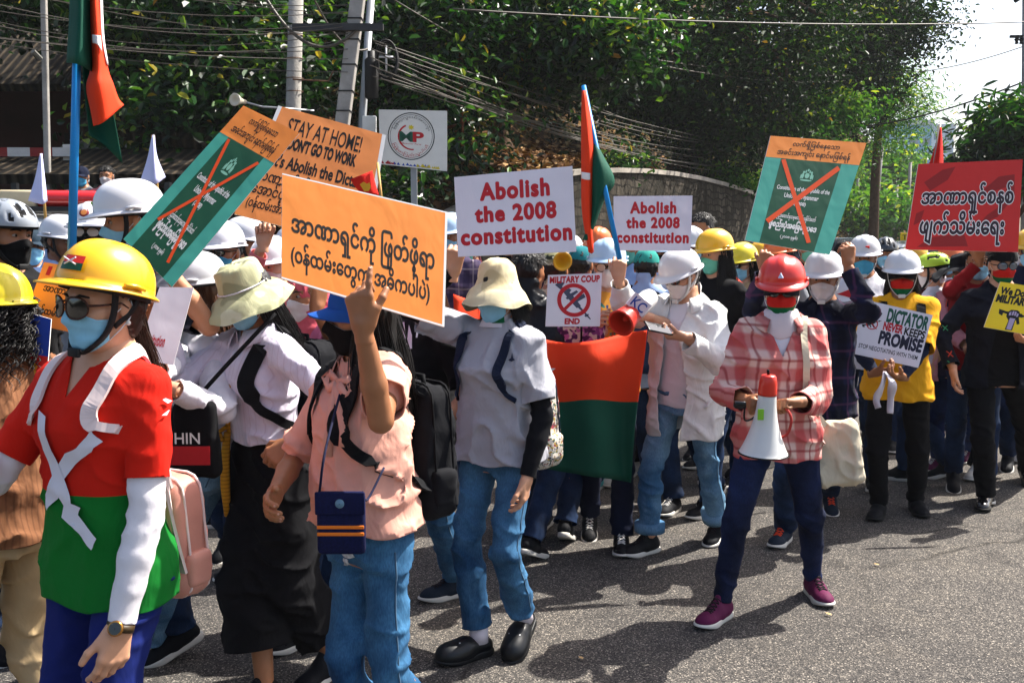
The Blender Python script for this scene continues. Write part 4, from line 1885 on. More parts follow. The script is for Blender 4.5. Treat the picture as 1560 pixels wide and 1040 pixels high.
tree('almond_tree', 'broad leaved green tree hanging over the tiled roofs of the old house', [(330, 60, 120, 70, 15, 1.6), (250, 30, 90, 45, 15.5, 1.5), (400, 130, 60, 60, 14.5, 1.2), (290, 175, 70, 45, 14, 1.0), (60, -10, 110, 40, 14, 1.2), (410, 20, 60, 40, 15, 1.2), (210, 200, 50, 30, 14.2, .8), (350, 205, 60, 30, 14, .8)],
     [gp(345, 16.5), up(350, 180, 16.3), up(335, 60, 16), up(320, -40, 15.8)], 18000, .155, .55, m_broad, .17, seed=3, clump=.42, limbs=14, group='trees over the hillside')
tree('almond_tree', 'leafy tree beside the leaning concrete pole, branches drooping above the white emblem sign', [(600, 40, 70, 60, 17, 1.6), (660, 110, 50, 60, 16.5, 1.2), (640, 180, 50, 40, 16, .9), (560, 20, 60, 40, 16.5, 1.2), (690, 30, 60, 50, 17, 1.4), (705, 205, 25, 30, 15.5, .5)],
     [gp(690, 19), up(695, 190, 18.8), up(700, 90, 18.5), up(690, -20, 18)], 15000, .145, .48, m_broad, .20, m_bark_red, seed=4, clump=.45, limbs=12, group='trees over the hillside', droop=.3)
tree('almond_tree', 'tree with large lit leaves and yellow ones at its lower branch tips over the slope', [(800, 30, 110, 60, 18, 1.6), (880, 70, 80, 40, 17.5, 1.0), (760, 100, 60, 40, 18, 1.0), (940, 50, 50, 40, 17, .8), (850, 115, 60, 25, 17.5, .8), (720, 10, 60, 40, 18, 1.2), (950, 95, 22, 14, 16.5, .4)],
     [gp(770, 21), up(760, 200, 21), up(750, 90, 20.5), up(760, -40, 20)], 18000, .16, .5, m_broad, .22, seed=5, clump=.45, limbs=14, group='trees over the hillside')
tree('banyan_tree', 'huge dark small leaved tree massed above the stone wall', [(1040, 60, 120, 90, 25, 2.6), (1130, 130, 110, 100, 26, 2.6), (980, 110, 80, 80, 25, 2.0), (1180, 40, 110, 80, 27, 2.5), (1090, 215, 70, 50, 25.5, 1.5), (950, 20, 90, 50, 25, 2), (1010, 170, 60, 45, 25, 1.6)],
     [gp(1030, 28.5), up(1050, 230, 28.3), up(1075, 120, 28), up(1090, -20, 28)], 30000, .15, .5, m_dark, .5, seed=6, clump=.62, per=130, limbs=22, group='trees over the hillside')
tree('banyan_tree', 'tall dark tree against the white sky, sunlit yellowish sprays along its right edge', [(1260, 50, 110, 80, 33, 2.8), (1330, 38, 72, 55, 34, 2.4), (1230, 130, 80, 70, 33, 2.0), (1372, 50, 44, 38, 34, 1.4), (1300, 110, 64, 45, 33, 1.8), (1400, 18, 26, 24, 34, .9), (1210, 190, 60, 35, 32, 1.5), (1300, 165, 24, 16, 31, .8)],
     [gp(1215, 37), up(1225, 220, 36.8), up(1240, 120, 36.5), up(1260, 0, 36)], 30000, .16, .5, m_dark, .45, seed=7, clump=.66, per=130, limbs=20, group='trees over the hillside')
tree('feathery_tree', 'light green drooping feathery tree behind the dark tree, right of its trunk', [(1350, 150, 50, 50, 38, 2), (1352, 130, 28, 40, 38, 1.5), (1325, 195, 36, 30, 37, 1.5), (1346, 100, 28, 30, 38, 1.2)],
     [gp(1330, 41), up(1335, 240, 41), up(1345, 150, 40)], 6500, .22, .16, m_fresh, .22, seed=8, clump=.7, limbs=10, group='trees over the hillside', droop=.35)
tree('sunlit_shrub', 'bright green sunlit spray of leaves hanging in front of the dark trees', [(1290, 165, 30, 18, 30, .8), (1250, 178, 26, 14, 30, .6), (1230, 205, 30, 14, 29.5, .7)],
     [gp(1250, 31.5), up(1252, 230, 31.2), up(1262, 175, 30.6)], 2200, .20, .45, m_fresh, .07, seed=18, clump=.4, limbs=6, cat='shrub')
for i, (u, v, ru, rv, Y, lab) in enumerate(((1100, 268, 34, 16, 25.6, 'green bush on top of the wall under the dark trees, left one of two'), (1135, 282, 16, 12, 27.5, 'small bush at the wall top just left of the crossed out green sign'), (945, 256, 26, 10, 21, 'low green plants on the wall top beside the centre flag'),
                                          (600, 285, 40, 14, 14.6, 'low green weeds below the white emblem sign on the slope'))):
    g = up(u, v + rv, Y)
    tree('bush', lab, [(u, v, ru, rv, Y, .8)], [(g[0], g[1], g[2] - .3), (g[0], g[1], g[2]), up(u, v, Y)], 900, .15, .45, m_fresh if i < 2 else m_broad, .03, seed=20 + i, clump=.28, limbs=5, cat='bush', per=40)
tree('mango_tree', 'rounded mango tree with long drooping leaves at the right edge', [(1530, 200, 50, 45, 19, 1.1), (1575, 185, 50, 45, 19.5, 1.2), (1505, 225, 34, 22, 18.6, .8), (1560, 235, 60, 30, 18.6, .9)],
     [(9.9, 20, 0), (9.9, 20, 1.6), (9.8, 20, 3.6)], 5200, .26, .22, m_broad, .14, seed=9, clump=.36, limbs=10, droop=.5)
tree('roadside_tree', 'pale hazy round tree far down the street below the blue building', [(1345, 275, 45, 30, 74, 4), (1300, 290, 30, 26, 70, 3), (1380, 300, 30, 24, 72, 3), (1320, 250, 26, 20, 76, 3)],
     [(26, 76, 0), (26, 76, 2), up(1345, 265, 75)], 6000, .5, .5, m_fresh, .3, seed=10, clump=1.4, limbs=10)
tree('roadside_tree', 'low hazy bushy tree by the far poles at road level', [(1330, 325, 40, 22, 55, 2), (1290, 318, 30, 26, 58, 2), (1375, 330, 30, 18, 56, 2)],
     [(19.5, 57, 0), (19.6, 57, 1), up(1330, 325, 56)], 3000, .38, .5, m_fresh, .15, seed=11, clump=.9, limbs=8)

# undergrowth covering the hillside further back
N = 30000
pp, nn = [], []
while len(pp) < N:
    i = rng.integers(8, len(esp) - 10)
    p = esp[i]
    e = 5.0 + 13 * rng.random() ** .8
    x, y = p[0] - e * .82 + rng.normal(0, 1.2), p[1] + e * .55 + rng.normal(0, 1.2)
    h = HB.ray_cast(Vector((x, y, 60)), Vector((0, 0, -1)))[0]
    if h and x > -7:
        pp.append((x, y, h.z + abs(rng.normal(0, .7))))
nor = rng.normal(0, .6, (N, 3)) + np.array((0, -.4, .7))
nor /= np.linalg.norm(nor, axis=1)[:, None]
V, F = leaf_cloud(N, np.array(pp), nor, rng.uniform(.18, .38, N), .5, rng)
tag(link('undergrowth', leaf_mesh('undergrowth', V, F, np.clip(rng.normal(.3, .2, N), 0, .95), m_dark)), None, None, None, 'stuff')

# ------------------------------------------------------------------ old house on the left
def tile_fn(t, c):
    o = t.xyz()
    r = band(t, o[0], 7.5, .12, .5, .2)
    col = t.mix(r, rgba('#171411'), rgba('#453d33'))
    n = t.noise(3, 5)
    col = t.mix(1.0, col, t.ramp(n, [(.3, (.35, .35, .33)), (.7, (1.1, 1.05, .95))]), 'MULTIPLY')
    t.bump(r, .7, .05)
    return col


m_tile = M('roof tile', '#5a524a', rough=.95, var=0, spec=.1, fn=tile_fn)
m_wood_dk = M('dark timber', '#23130f', rough=.85, var=.35, vs=4)
m_plaster_dk = M('dark red plaster', '#3a1714', rough=.9, var=.3, vs=2)
house = empty('old_house', (-9.0, 15.5, .9), 0, 'dark old timber house with weathered tiled roofs behind the crowd', 'house')
HO = Vector((-9.0, 15.5, .9))
b = MB()
b.box((-1.5, 1.9, 1.9), (5.4, .12, 1.9))
b.box((3.8, 3.9, 1.9), (.12, 1.88, 1.9))
b.build('wall', m_plaster_dk, house)


def slab(mb, a, b_, c, d, th=.12):
    n = (Vector(b_) - Vector(a)).cross(Vector(d) - Vector(a)).normalized() * th
    q = [Vector(x) for x in (a, b_, c, d)]
    mb.add(q + [x - n for x in q], [(0, 1, 2, 3), (7, 6, 5, 4), (0, 4, 5, 1), (1, 5, 6, 2), (2, 6, 7, 3), (3, 7, 4, 0)])


for quad in (((-7.2, -.6, 3.15), (4.7, -.6, 3.15), (2.4, 2.6, 5.4), (-7.2, 2.6, 5.4)), ((4.72, -.58, 3.15), (4.72, 6.4, 3.15), (2.42, 5, 5.4), (2.42, 2.62, 5.4)),
             ((3.2, -2.3, 2.35), (5.7, -2.3, 2.05), (5.9, -.6, 2.9), (3.3, -.6, 3.05)), ((2.3, -3.6, 1.62), (5.1, -3.6, 1.62), (5.0, -2.2, 2.05), (2.3, -2.2, 2.05))):
    b = MB()
    slab(b, *quad)
    b.build('roof', m_tile, house)
for x in (-5, -2.2, .6, 3.4):
    MB().box((x, -.3, 1.55), (.08, .08, 1.55)).build('veranda_post', m_wood_dk, house)
for x in (-3.6, -.8, 2.0):
    fr = MB()
    for dx, dz, hx, hz in ((0, .75, .62, .05), (0, -.75, .62, .05), (-.57, 0, .05, .7), (.57, 0, .05, .7), (0, 0, .03, .7)):
        fr.box((x + dx, 1.74, 1.9 + dz), (hx, .04, hz))
    w = fr.build('window', m_wood_dk, house)
    MB().box((x, 1.77, 1.9), (.5, .01, .7)).build('pane', M('dark glass', '#0a0c0e', rough=.15, spec=.5, var=0), w)
hm = MB()
hm.box((-1.2, -.45, .5), (5.9, .04, .04))
for i in range(36):
    hm.box((-7 + i * .33, -.45, .25), (.02, .02, .25))
hm.build('veranda_rail', m_wood_dk, house)
# pavilion behind the house to close the dark corner
back = empty('back_house', (-15.5, 22, .9), 0, 'shadowed brown building at the far left behind the tiled roofs', 'house')
MB().box((0, 0, 3.2), (7, .2, 3.2)).build('wall', M('brown wall', '#4a2a1e', rough=.9, var=.3, vs=1), back)
b = MB()
slab(b, (-7.5, -1.2, 6.2), (7.4, -1.2, 6.2), (7.4, 2, 8.2), (-7.5, 2, 8.2))
b.build('roof', m_tile, back)
for x in (-4, -1, 2, 5):
    w = MB().box((x, -.24, 3.8), (.55, .05, .8)).build('window', m_wood_dk, back)
    MB().box((x, -.30, 3.8), (.45, .01, .7)).build('pane', M('dark glass', '#0a0c0e', rough=.15, spec=.5, var=0), w)
# hut roof on the slope behind the emblem sign
hut = empty('hut', up(645, 200, 18.5), 0, 'small hut with dark pitched roof and pale wall behind the emblem sign', 'hut')
b = MB()
b.box((0, .9, .1), (.8, .7, .75))
b.build('wall', M('pale hut wall', '#a8a8a4', rough=.9, var=.4, vs=3), hut)
b = MB()
slab(b, (-1.1, -.2, .80), (1.1, -.2, .80), (1.1, .9, 1.3), (-1.1, .9, 1.3), .05)
slab(b, (1.1, 2, .80), (-1.1, 2, .80), (-1.1, .92, 1.3), (1.1, .92, 1.3), .05)
b.build('roof', M('dark sheet roof', '#1c1a1a', rough=.8, var=.3), hut)

# ------------------------------------------------------------------ poles, lamps and wires
m_conc = M('concrete pole', '#8f8b85', rough=.95, var=.3, vs=5, bump=.5, bs=40, bd=.01)
m_conc_alt = M('concrete pole spare', '#8f8b85', rough=.95, var=.3, vs=5, bump=.5, bs=40, bd=.01)  # unused twin of the concrete material, same colour
m_black = M('black cable', '#0c0c0d', rough=.6, var=0)
m_steel = M('galvanised steel', '#8d9092', rough=.5, metal=.6, var=.15)


def pole(label, u0, v0, u1, v1, Y, r, square=False, mat=None, foot=True):
    a, b_ = P(u0, v0, Y), P(u1, v1, Y)
    d = (a - b_).normalized()
    base = b_ - d * ((b_.z - hill_z(b_.x, Y) + .1) / d.z)
    ro = empty('utility_pole', base, 0, label, 'utility pole', 'utility poles of the street')
    top = a + d * .8
    mb = MB()
    if square:
        L = (top - base).length
        q = Vector((0, 0, 1)).rotation_difference(d).to_matrix()
        mb.box((top - base) / 2, (r, r, L / 2), q, 0, .02)
    else:
        mb.tube([(0, 0, 0), (top - base) * .5, top - base], [r * 1.12, r, r * .9], 16)
    mb.build('shaft', mat or m_conc, ro, not square)
    return ro, base, d


po, pb, pd = pole('straight round concrete pole, the left one of the two thick poles', 451, 0, 447, 158, 13, .10)
m_rust = M('rusty steel', '#5a4030', rough=.7, metal=.4, var=.3)
for v in (55, 90, 120, 140):
    c = P(449, v, 13) - pb
    MB().tube([c + Vector((.106 * math.cos(t), .106 * math.sin(t), 0)) for t in np.linspace(0, 2 * math.pi, 21)], .006, 5, 0, False).build('clamp_band', m_rust, po)
MB().tube([P(446, 121, 12.87) - pb, P(500, 124, 12.87) - pb, P(508, 108, 12.87) - pb], .012, 6).build('bracket', m_rust, po)
p2, p2b, p2d = pole('leaning square concrete pole, the right one of the two thick poles', 545, 0, 522, 186, 12.5, .084, True)
for v in (30, 62, 100, 140, 170):
    MB().box(P(545 - (v / 186) * 23, v, 12.5) - p2b, (.092, .092, .008)).build('clamp_band', m_black, p2)
MB().box(P(515, 42, 12.4) - p2b, (.55, .04, .04)).build('crossarm', M('crossarm steel', '#3a3a3a', rough=.6, metal=.5), p2)
p3, p3b, p3d = pole('thin grey steel pole between the leaning pole and the emblem sign', 560, 70, 551, 195, 13.6, .055, mat=m_steel)
MB().lathe([(.07, -.28), (.09, -.26), (.09, .22), (.05, .26), (.05, .34), (.001, .34)], P(566, 118, 13.45) - p3b, 16).build('splice_case', m_black, p3, True)
MB().box(P(563, 190, 13.4) - p3b, (.09, .05, .11), bev=.01).build('junction_box', M('box white', '#c9ccca', rough=.5), p3)
coil = MB()
cc = P(590, 92, 13.3)
for i in range(9):
    rr, ph = .17 + .025 * rng.random(), rng.random() * 6
    coil.tube([(rr * .72 * math.cos(t), .02 * i - .08 + .02 * math.sin(2 * t + ph), (rr + .05) * math.sin(t)) for t in np.linspace(0, 2 * math.pi, 25)], .012, 6, 0, False)
coil.box((0, -.11, 0), (.012, .006, .16), None, 1)
coil.box((0, -.115, .02), (.09, .006, .012), None, 1)
o = coil.build('cable_coil', mats=(m_black, M('white plastic', '#c8c8c8', rough=.5)), smooth=True)
o.location = cc
tag(o, 'coil of black cable with a white cross holder beside the thin pole', 'cable coil')
lp, lpb, lpd = pole('weathered grey post in front of the tiled roof, left of the tall flag', 68, 55, 72, 238, 12, .035, True)
MB().tube([P(62, 90, 11.9) - lpb, P(50, 78, 11.8) - lpb], .03, 8).build('floodlight', M('lamp grey', '#55544e', rough=.6), lp)
ls = empty('loudspeaker', up(362, 153, 12.5), 0, 'round pale horn loudspeaker above the tilted green sign', 'loudspeaker')
MB().lathe([(.001, -.02), (.03, -.02), (.045, -.05), (.075, -.07), (.08, -.06), (.05, .02), (.03, .10), (.03, .16), (.001, .16)], (0, 0, 0), 24, 0, (.3, .9, 0)).build('horn', M('speaker cream', '#c6bca8', rough=.5), ls, True)
MB().tube([(.05, .14, 0), (.25, .2, -.05), (.50, .25, -.06), (.84, .5, -.06)], .014, 6).build('bracket', m_steel, ls)
for (u0, v0, u1, v1, Y, h, lab) in ((1342, 245, 1334, 335, 58, .1, 'dark distant pole with a crossarm, tallest of the hazy poles'), (1306, 292, 1302, 345, 62, .1, 'dark distant pole beside the crossed out sign'), (1366, 292, 1362, 335, 66, .1, 'slim distant pole left of the red sign'), (1386, 268, 1383, 335, 60, .1, 'distant pole touching the red sign edge')):
    po_, b_, d_ = pole(lab, u0, v0, u1, v1, Y, h)
    mb = MB()
    mb.box(P(u0, v0 + 10, Y) - b_, (.9, .06, .06))
    for s_ in (-.7, 0, .7):
        mb.tube([P(u0, v0 + 10, Y) - b_ + Vector((s_, 0, .05)), P(u0, v0 + 10, Y) - b_ + Vector((s_, 0, .3))], .05, 6)
    mb.build('crossarm', m_black, po_)
lo_, lb_, ld_ = pole('tall street pole with insulators at the right edge of the picture', 1562, -20, 1561, 150, 24, .07)
MB().tube([P(1562, -18, 24) - lb_, P(1556, -4, 24) - lb_, P(1546, 2, 24) - lb_], .05, 8).build('lamp_arm', m_black, lo_)
MB().box(P(1553, 56, 24) - lb_, (.22, .03, .03)).build('insulator_arm', m_black, lo_)
for u_ in (1549, 1556):
    MB().lathe([(.001, .1), (.05, .09), (.03, .03), (.06, 0), (.03, -.06), (.05, -.1), (.001, -.12)], P(u_, 60, 24) - lb_, 10).build('insulator', m_black, lo_)


def wire(pa, pb_, sag, r, label='thin overhead cable strung between the poles', mat=None):
    a, b_ = Vector(pa), Vector(pb_)
    n = 24
    pts = [a.lerp(b_, i / n) - Vector((0, 0, sag * 4 * (i / n) * (1 - i / n))) for i in range(n + 1)]
    o = MB().tube([p - a for p in pts], r, 5).build('overhead_cable', mat or m_wire, None, True)
    o.location = a
    tag(o, label, 'cable', 'overhead cables')


m_wire = M('cable grey', '#4a443c', rough=.55, var=0)
rr = np.random.default_rng(12)
for i in range(15):     # bundle from the pole away down the street
    wire(P(575 + rr.uniform(-12, 12), 62 + i * 4.2, 13), P(1150 + rr.uniform(-20, 60), 236 + rr.uniform(-14, 22), 31), rr.uniform(.15, .7), .0075, 'grey cable of the sagging bundle running from the coil down along the slope')
for i, (va, vb) in enumerate(((18, -30), (35, 5), (48, 22), (60, 30), (75, 45), (22, -60), (90, 55), (40, -10), (8, -90), (52, -40), (110, 62))):
    wire(P(530, va, 12.4), P(-60, vb + rr.uniform(-6, 6), 10.5 + rr.uniform(-1, 1)), rr.uniform(.05, .3), .0048, 'thin cable crossing the leaves between the leaning pole and the left edge')
for a_, b_, s_, r_, lab in ((up(690, 14, 14), up(1580, 33, 20), .12, .012, 'long thin wire crossing the whole tree mass near the top right'), (up(700, 30, 17), up(1330, 113, 33), .35, .014, 'upper of the two wires that meet the yellowish sprays'),
                        (up(940, 86, 20), up(1330, 118, 33), .3, .014, 'lower of the two wires that meet the yellowish sprays'), (up(1335, 112, 33), up(1562, 70, 24), .2, .012, 'thin pale wire against the sky from the tree to the right pole'),
                        (up(1270, 196, 33), up(1562, 124, 24), .25, .022, 'thick dark wire slanting up against the sky to the right pole'), (up(600, 0, 14), up(1120, 215, 31), .5, .011, 'steep wire falling from the top edge to the far wall'),
                        (up(470, -20, 12.5), up(560, 75, 13.5), .25, .014, 'loose looping cable between the two thick poles'), (up(395, -20, 12.4), up(548, 40, 12.4), .45, .02, 'thick pale cable sagging to the leaning pole')):
    wire(a_, b_, s_, r_, lab, m_black if 'dark' in lab else None)

# ------------------------------------------------------------------ far buildings
m_blue = M('blue facade', '#3f8fb4', rough=.5, var=.15, vs=.2)
m_pale = M('pale facade', '#b4c0c8', rough=.7, var=.1, vs=.2)
for (u0, u1, vt, Y, mm, lab) in ((1366, 1420, 190, 260, m_blue, 'distant blue clad building beyond the trees'), (1404, 1454, 196, 280, m_pale, 'distant white building right of the blue one')):
    a, b_ = P(u0, vt, Y), P(u1, vt, Y)
    w, h = b_.x - a.x, a.z
    ro = empty('office_building', ((a.x + b_.x) / 2, Y + 6, 0), 0, lab, 'building')
    MB().box((0, 0, h / 2), (w / 2, 6, h / 2)).build('wall', mm, ro)
    MB().box((0, 0, h + .6), (w / 2 + .3, 6.3, .6)).build('roof', M('roof pale', '#aab4ba', rough=.8), ro)
    if mm is m_pale:
        MB().tube([(-1.5, 0, h), (-1.5, 0, h + 7)], .15, 6).build('mast', m_steel, ro)
    else:
        MB().box((w * .2, -1, h + 1.6), (w * .22, 2, 1.0)).build('roof_room', m_pale, ro)
    nw = max(3, int(w / 3))
    for fl in range(int(h / 3.4)):
        m2 = MB()
        for k in range(nw):
            m2.box((-w / 2 + (k + .5) * w / nw, -6.03, 1.7 + fl * 3.4), (w / nw * .34, .04, .8))
        m2.build('window', M('far glass', '#4a6a7c', rough=.2, var=.1), ro)
# low pale wall along the far right side
fw = MB()
fw.box((36, 70, .9), (.12, 45, .9), Matrix.Rotation(R(-20), 3, 'Z'))
tag(fw.build('boundary_wall', M('pale wall', '#b8b0a4', rough=.9, var=.3, vs=.6)), 'low pale boundary wall along the far side of the street', 'wall')
# ------------------------------------------------------------------ placards
m_edge = M('board edge white', '#d8d6d4', rough=.8, var=.03)


def paper(name, col, k=1.0):
    return M(name, col, k, rough=.5, var=.09, vs=3, bump=.3, bs=7, bd=.012, spec=.3, wr=.12)


class Board:
    """A flat board seen at photo corners px (TL, TR, BR, BL); its plane passes px centre at depth Y0 and faces yaw, pitch."""

    def __init__(s, label, px, Y0, yaw, pitch, mat, group=None, th=.006, name='placard', cat='placard'):
        y, p = R(yaw), R(pitch)
        n = Vector((math.sin(y) * math.cos(p), -math.cos(y) * math.cos(p), math.sin(p)))
        cu, cv = sum(q[0] for q in px) / 4, sum(q[1] for q in px) / 4
        c = P(cu, cv, Y0)
        cp = Vector((0, 0, CAMZ))
        s.q = []
        for u, v in px:
            d = ray(u, v)
            s.q.append(cp + d * ((c - cp).dot(n) / d.dot(n)) - c)
        s.n, s.c = n, c
        q = s.q
        mb = MB()
        bk = [x - n * th for x in q]
        mb.add(q, [(3, 2, 1, 0)], 0)
        mb.add(bk, [(0, 1, 2, 3)], 1)
        mb.add(q + bk, [(0, 1, 5, 4), (1, 2, 6, 5), (2, 3, 7, 6), (3, 0, 4, 7)], 1)
        s.o = mb.build(name, mats=(mat, m_edge))
        s.o.location = c
        tag(s.o, label, cat, group)
        # right-handed check of the front face
        s.layer = .0012

    def at(s, a, b, h=.0):
        q = s.q
        t, u = q[0].lerp(q[1], a), q[3].lerp(q[2], a)
        return t.lerp(u, b) + s.n * h * .2

    def poly(s, name, pts, mat, h=None):
        """One flat printed shape: pts in board shares (a right, b down)."""
        h = s.layer if h is None else h
        s.layer += .0004
        return s.polys(name, [pts], mat, h)

    def polys(s, name, pl, mat, h):
        V, F = [], []
        for pts in pl:
            tri = tessellate_polygon([[Vector((a, -b, 0)) for a, b in pts]])
            b0 = len(V)
            V += [s.at(a, b, h) for a, b in pts]
            F += [[i + b0 for i in t] for t in tri]
        return link(name, mkmesh(name, [tuple(v) for v in V], F, (), (mat,), None, False), s.o)

    def text(s, txt, a0, b0, a1, b1, mat, bold=0.0, off=.0, a_sh=0.0, name='lettering', h=None, out=None, sp=1.0, slab=None):
        """Text stretched to the box a0..a1 x b0..b1 (b down); bold = spread in glyph units."""
        my = any('\u1000' <= ch <= '\u109f' for ch in txt)
        off = off or min(.012, bold * .5)
        bold = bold - off * .7 if bold else 0
        V, F, sz = text_mesh(txt, off, sp)
        h = (s.layer if h is None else h)
        W, FF = [], []
        shifts = [(0, 0)]
        if bold:
            shifts += [(bold, 0), (-bold, 0), (0, bold), (0, -bold), (bold * .7, bold * .7), (-bold * .7, -bold * .7), (bold * .7, -bold * .7), (-bold * .7, bold * .7)]
        for k, (dx, dy) in enumerate(shifts):
            bb = len(W)
            W += [tuple(s.at(a0 + (q[0] + dx) / sz[0] * (a1 - a0) + a_sh * (q[1] / sz[1]), b1 - (q[1] + dy) / sz[1] * (b1 - b0), h + k * .00012)) for q in V]
            FF += [[i + bb for i in f] for f in F]
        if FF:
            return link(name, mkmesh(name, W, FF, (), (mat,), None, False), s.o)

    def bar(s, name, a, b, w, mat, h=None):
        """A painted stroke from share point a to b with width w (metres)."""
        h = s.layer if h is None else h
        s.layer += .0004
        p, q = s.at(*a, h), s.at(*b, h)
        d = (q - p).normalized()
        t = d.cross(s.n) * w * .5
        return link(name, mkmesh(name, [tuple(x) for x in (p - t, p + t, q + t, q - t)], [(0, 1, 2, 3)], (), (mat,), None, False), s.o)

    def ring(s, name, c, r, w, mat, h, sa=1.0, n=40):
        V, F = [], []
        c0 = s.at(*c)
        ex = (s.at(c[0] + .01, c[1]) - c0).normalized()
        ey = s.n.cross(ex)
        for k in range(n):
            t = 2 * math.pi * k / n
            for rr in (r - w / 2, r + w / 2):
                V.append(tuple(c0 + s.n * h * .2 + (ex * math.cos(t) * sa + ey * math.sin(t)) * rr))
        for k in range(n):
            j = (k + 1) % n
            F.append((2 * k, 2 * k + 1, 2 * j + 1, 2 * j))
        return link(name, mkmesh(name, V, F, (), (mat,), None, False), s.o)


ink = M('ink black', '#0b0908', rough=.6, var=0)
ink_red = M('ink red', '#a8101c', rough=.6, var=0)
ink_white = M('ink white', '#dcdcd8', rough=.6, var=0)
ink_green = M('ink green', '#0c4a38', rough=.6, var=0)
ink_blue = M('ink blue', '#1c3f94', rough=.6, var=0)
ink_orange = M('ink orange', '#dc4a10', rough=.6, var=0)
p_orange = paper('orange paper', '#ea8a38', .96)
p_orange2 = paper('orange paper light', '#e88e4a', .95)
p_white = paper('white paper', '#d9d4dc', .86)
p_teal = paper('teal paper', '#3f9c8a')
p_red = paper('red paper', '#c0180e')
p_yellow = paper('yellow paper', '#e6c412')
p_dgreen = paper('dark green print', '#0d4a30')


RIFLE = [(0, .46), (.10, .40), (.12, .52), (.22, .50), (.24, .40), (.30, .38), (.31, .47), (.34, .47), (.37, .28), (.42, .27), (.41, .46), (.47, .46), (.52, .18), (.60, .22), (.56, .47), (.66, .48), (.67, .51),
         (.88, .51), (.88, .48), (.91, .48), (.91, .51), (1.0, .52), (1.0, .55), (.91, .56), (.90, .60), (.86, .60), (.86, .56), (.66, .58), (.64, .62), (.40, .62), (.38, .66), (.34, .66), (.34, .61), (.20, .60), (0, .64)]


def rifle_on(bd, name, c, L, ang, mat, h, flip=1):
    c0 = bd.at(*c)
    ex = (bd.at(c[0] + .01, c[1]) - c0).normalized()
    ey = bd.n.cross(ex)
    ca, sa = math.cos(R(ang)), math.sin(R(ang))
    tri = tessellate_polygon([[Vector((x, y, 0)) for x, y in RIFLE]])
    V = []
    for x, y in RIFLE:
        a, b = (x - .5) * L, (y - .5) * L * flip * .72
        V.append(tuple(c0 + bd.n * h * .2 + ex * (a * ca - b * sa) + ey * (a * sa + b * ca)))
    return link(name, mkmesh(name, V, [list(t) for t in tri], (), (mat,), None, False), bd.o)


def crest(bd, c, s_, mat, h):
    """A small generic crest: shield between two supporters, a sprig above and a scroll below."""
    pl = []
    cx, cy = c

    def dot(x, y, rx, ry, n=8):
        pl.append([(cx + s_ * (x + rx * math.cos(2 * math.pi * k / n)), cy + s_ * (y + ry * math.sin(2 * math.pi * k / n)) * .8) for k in range(n)])
    dot(0, 0, .34, .42, 12)
    for sx in (-1, 1):
        dot(sx * .62, .05, .18, .5)
        dot(sx * .55, -.52, .17, .17)
        dot(sx * .28, -.62, .10, .26)
        dot(sx * .86, .2, .08, .4)
    dot(0, -.85, .14, .22)
    dot(0, .72, .85, .13, 12)
    bd.polys('crest', pl, mat, h)


# main orange placard
b = Board('large orange placard with two lines of black script, foremost in the picture', [(430, 264), (682, 323), (677, 498), (429, 424)], 2.72, 22, 17, p_orange, 'orange protest placards')
b.text('အာဏာရှင်ကို ဖြုတ်ဖို့ရာ', .055, .30, .925, .64, ink, .024)
b.text('(ဝန်ထမ်းတွေက အဓိကပါပဲ)', .055, .62, .90, .90, ink, .024)
for q in ([(0, 0), (1, 0), (1, .012), (0, .012)], [(.985, .012), (1, .012), (1, .985), (.985, .985)], [(0, .985), (1, .985), (1, 1), (0, 1)]):
    b.polys('border', [q], ink_white, .0006)
# the orange placard behind
b = Board('orange placard reading stay at home, behind the tilted green one', [(424, 161), (588, 206), (560, 378), (357, 326)], 3.75, 14, 15, p_orange2, 'orange protest placards')
b.text('STAY AT HOME!', .14, .075, .80, .215, ink, .012)
b.text("DON'T GO TO WORK", .20, .24, .78, .345, ink, .055)
b.text("Let's Abolish the Dictator", .07, .405, .93, .52, ink, .03)
b.text('အာဏာရှင်ကို', .02, .54, .46, .72, ink, .02)
b.text('အောင်ပို့အရေး', .05, .66, .50, .84, ink, .02)
b.text('(ဝန်ထမ်းအားလုံးပါဝင်ပေး', .05, .80, .62, .95, ink, .02)
for q in ([(.0, 0), (.035, 0), (.02, .45), (0, .45)], [(.965, 0), (1, 0), (1, 1), (.965, 1)]):
    b.polys('border', [q], ink_white, .0007)
# crossed-out constitution placards


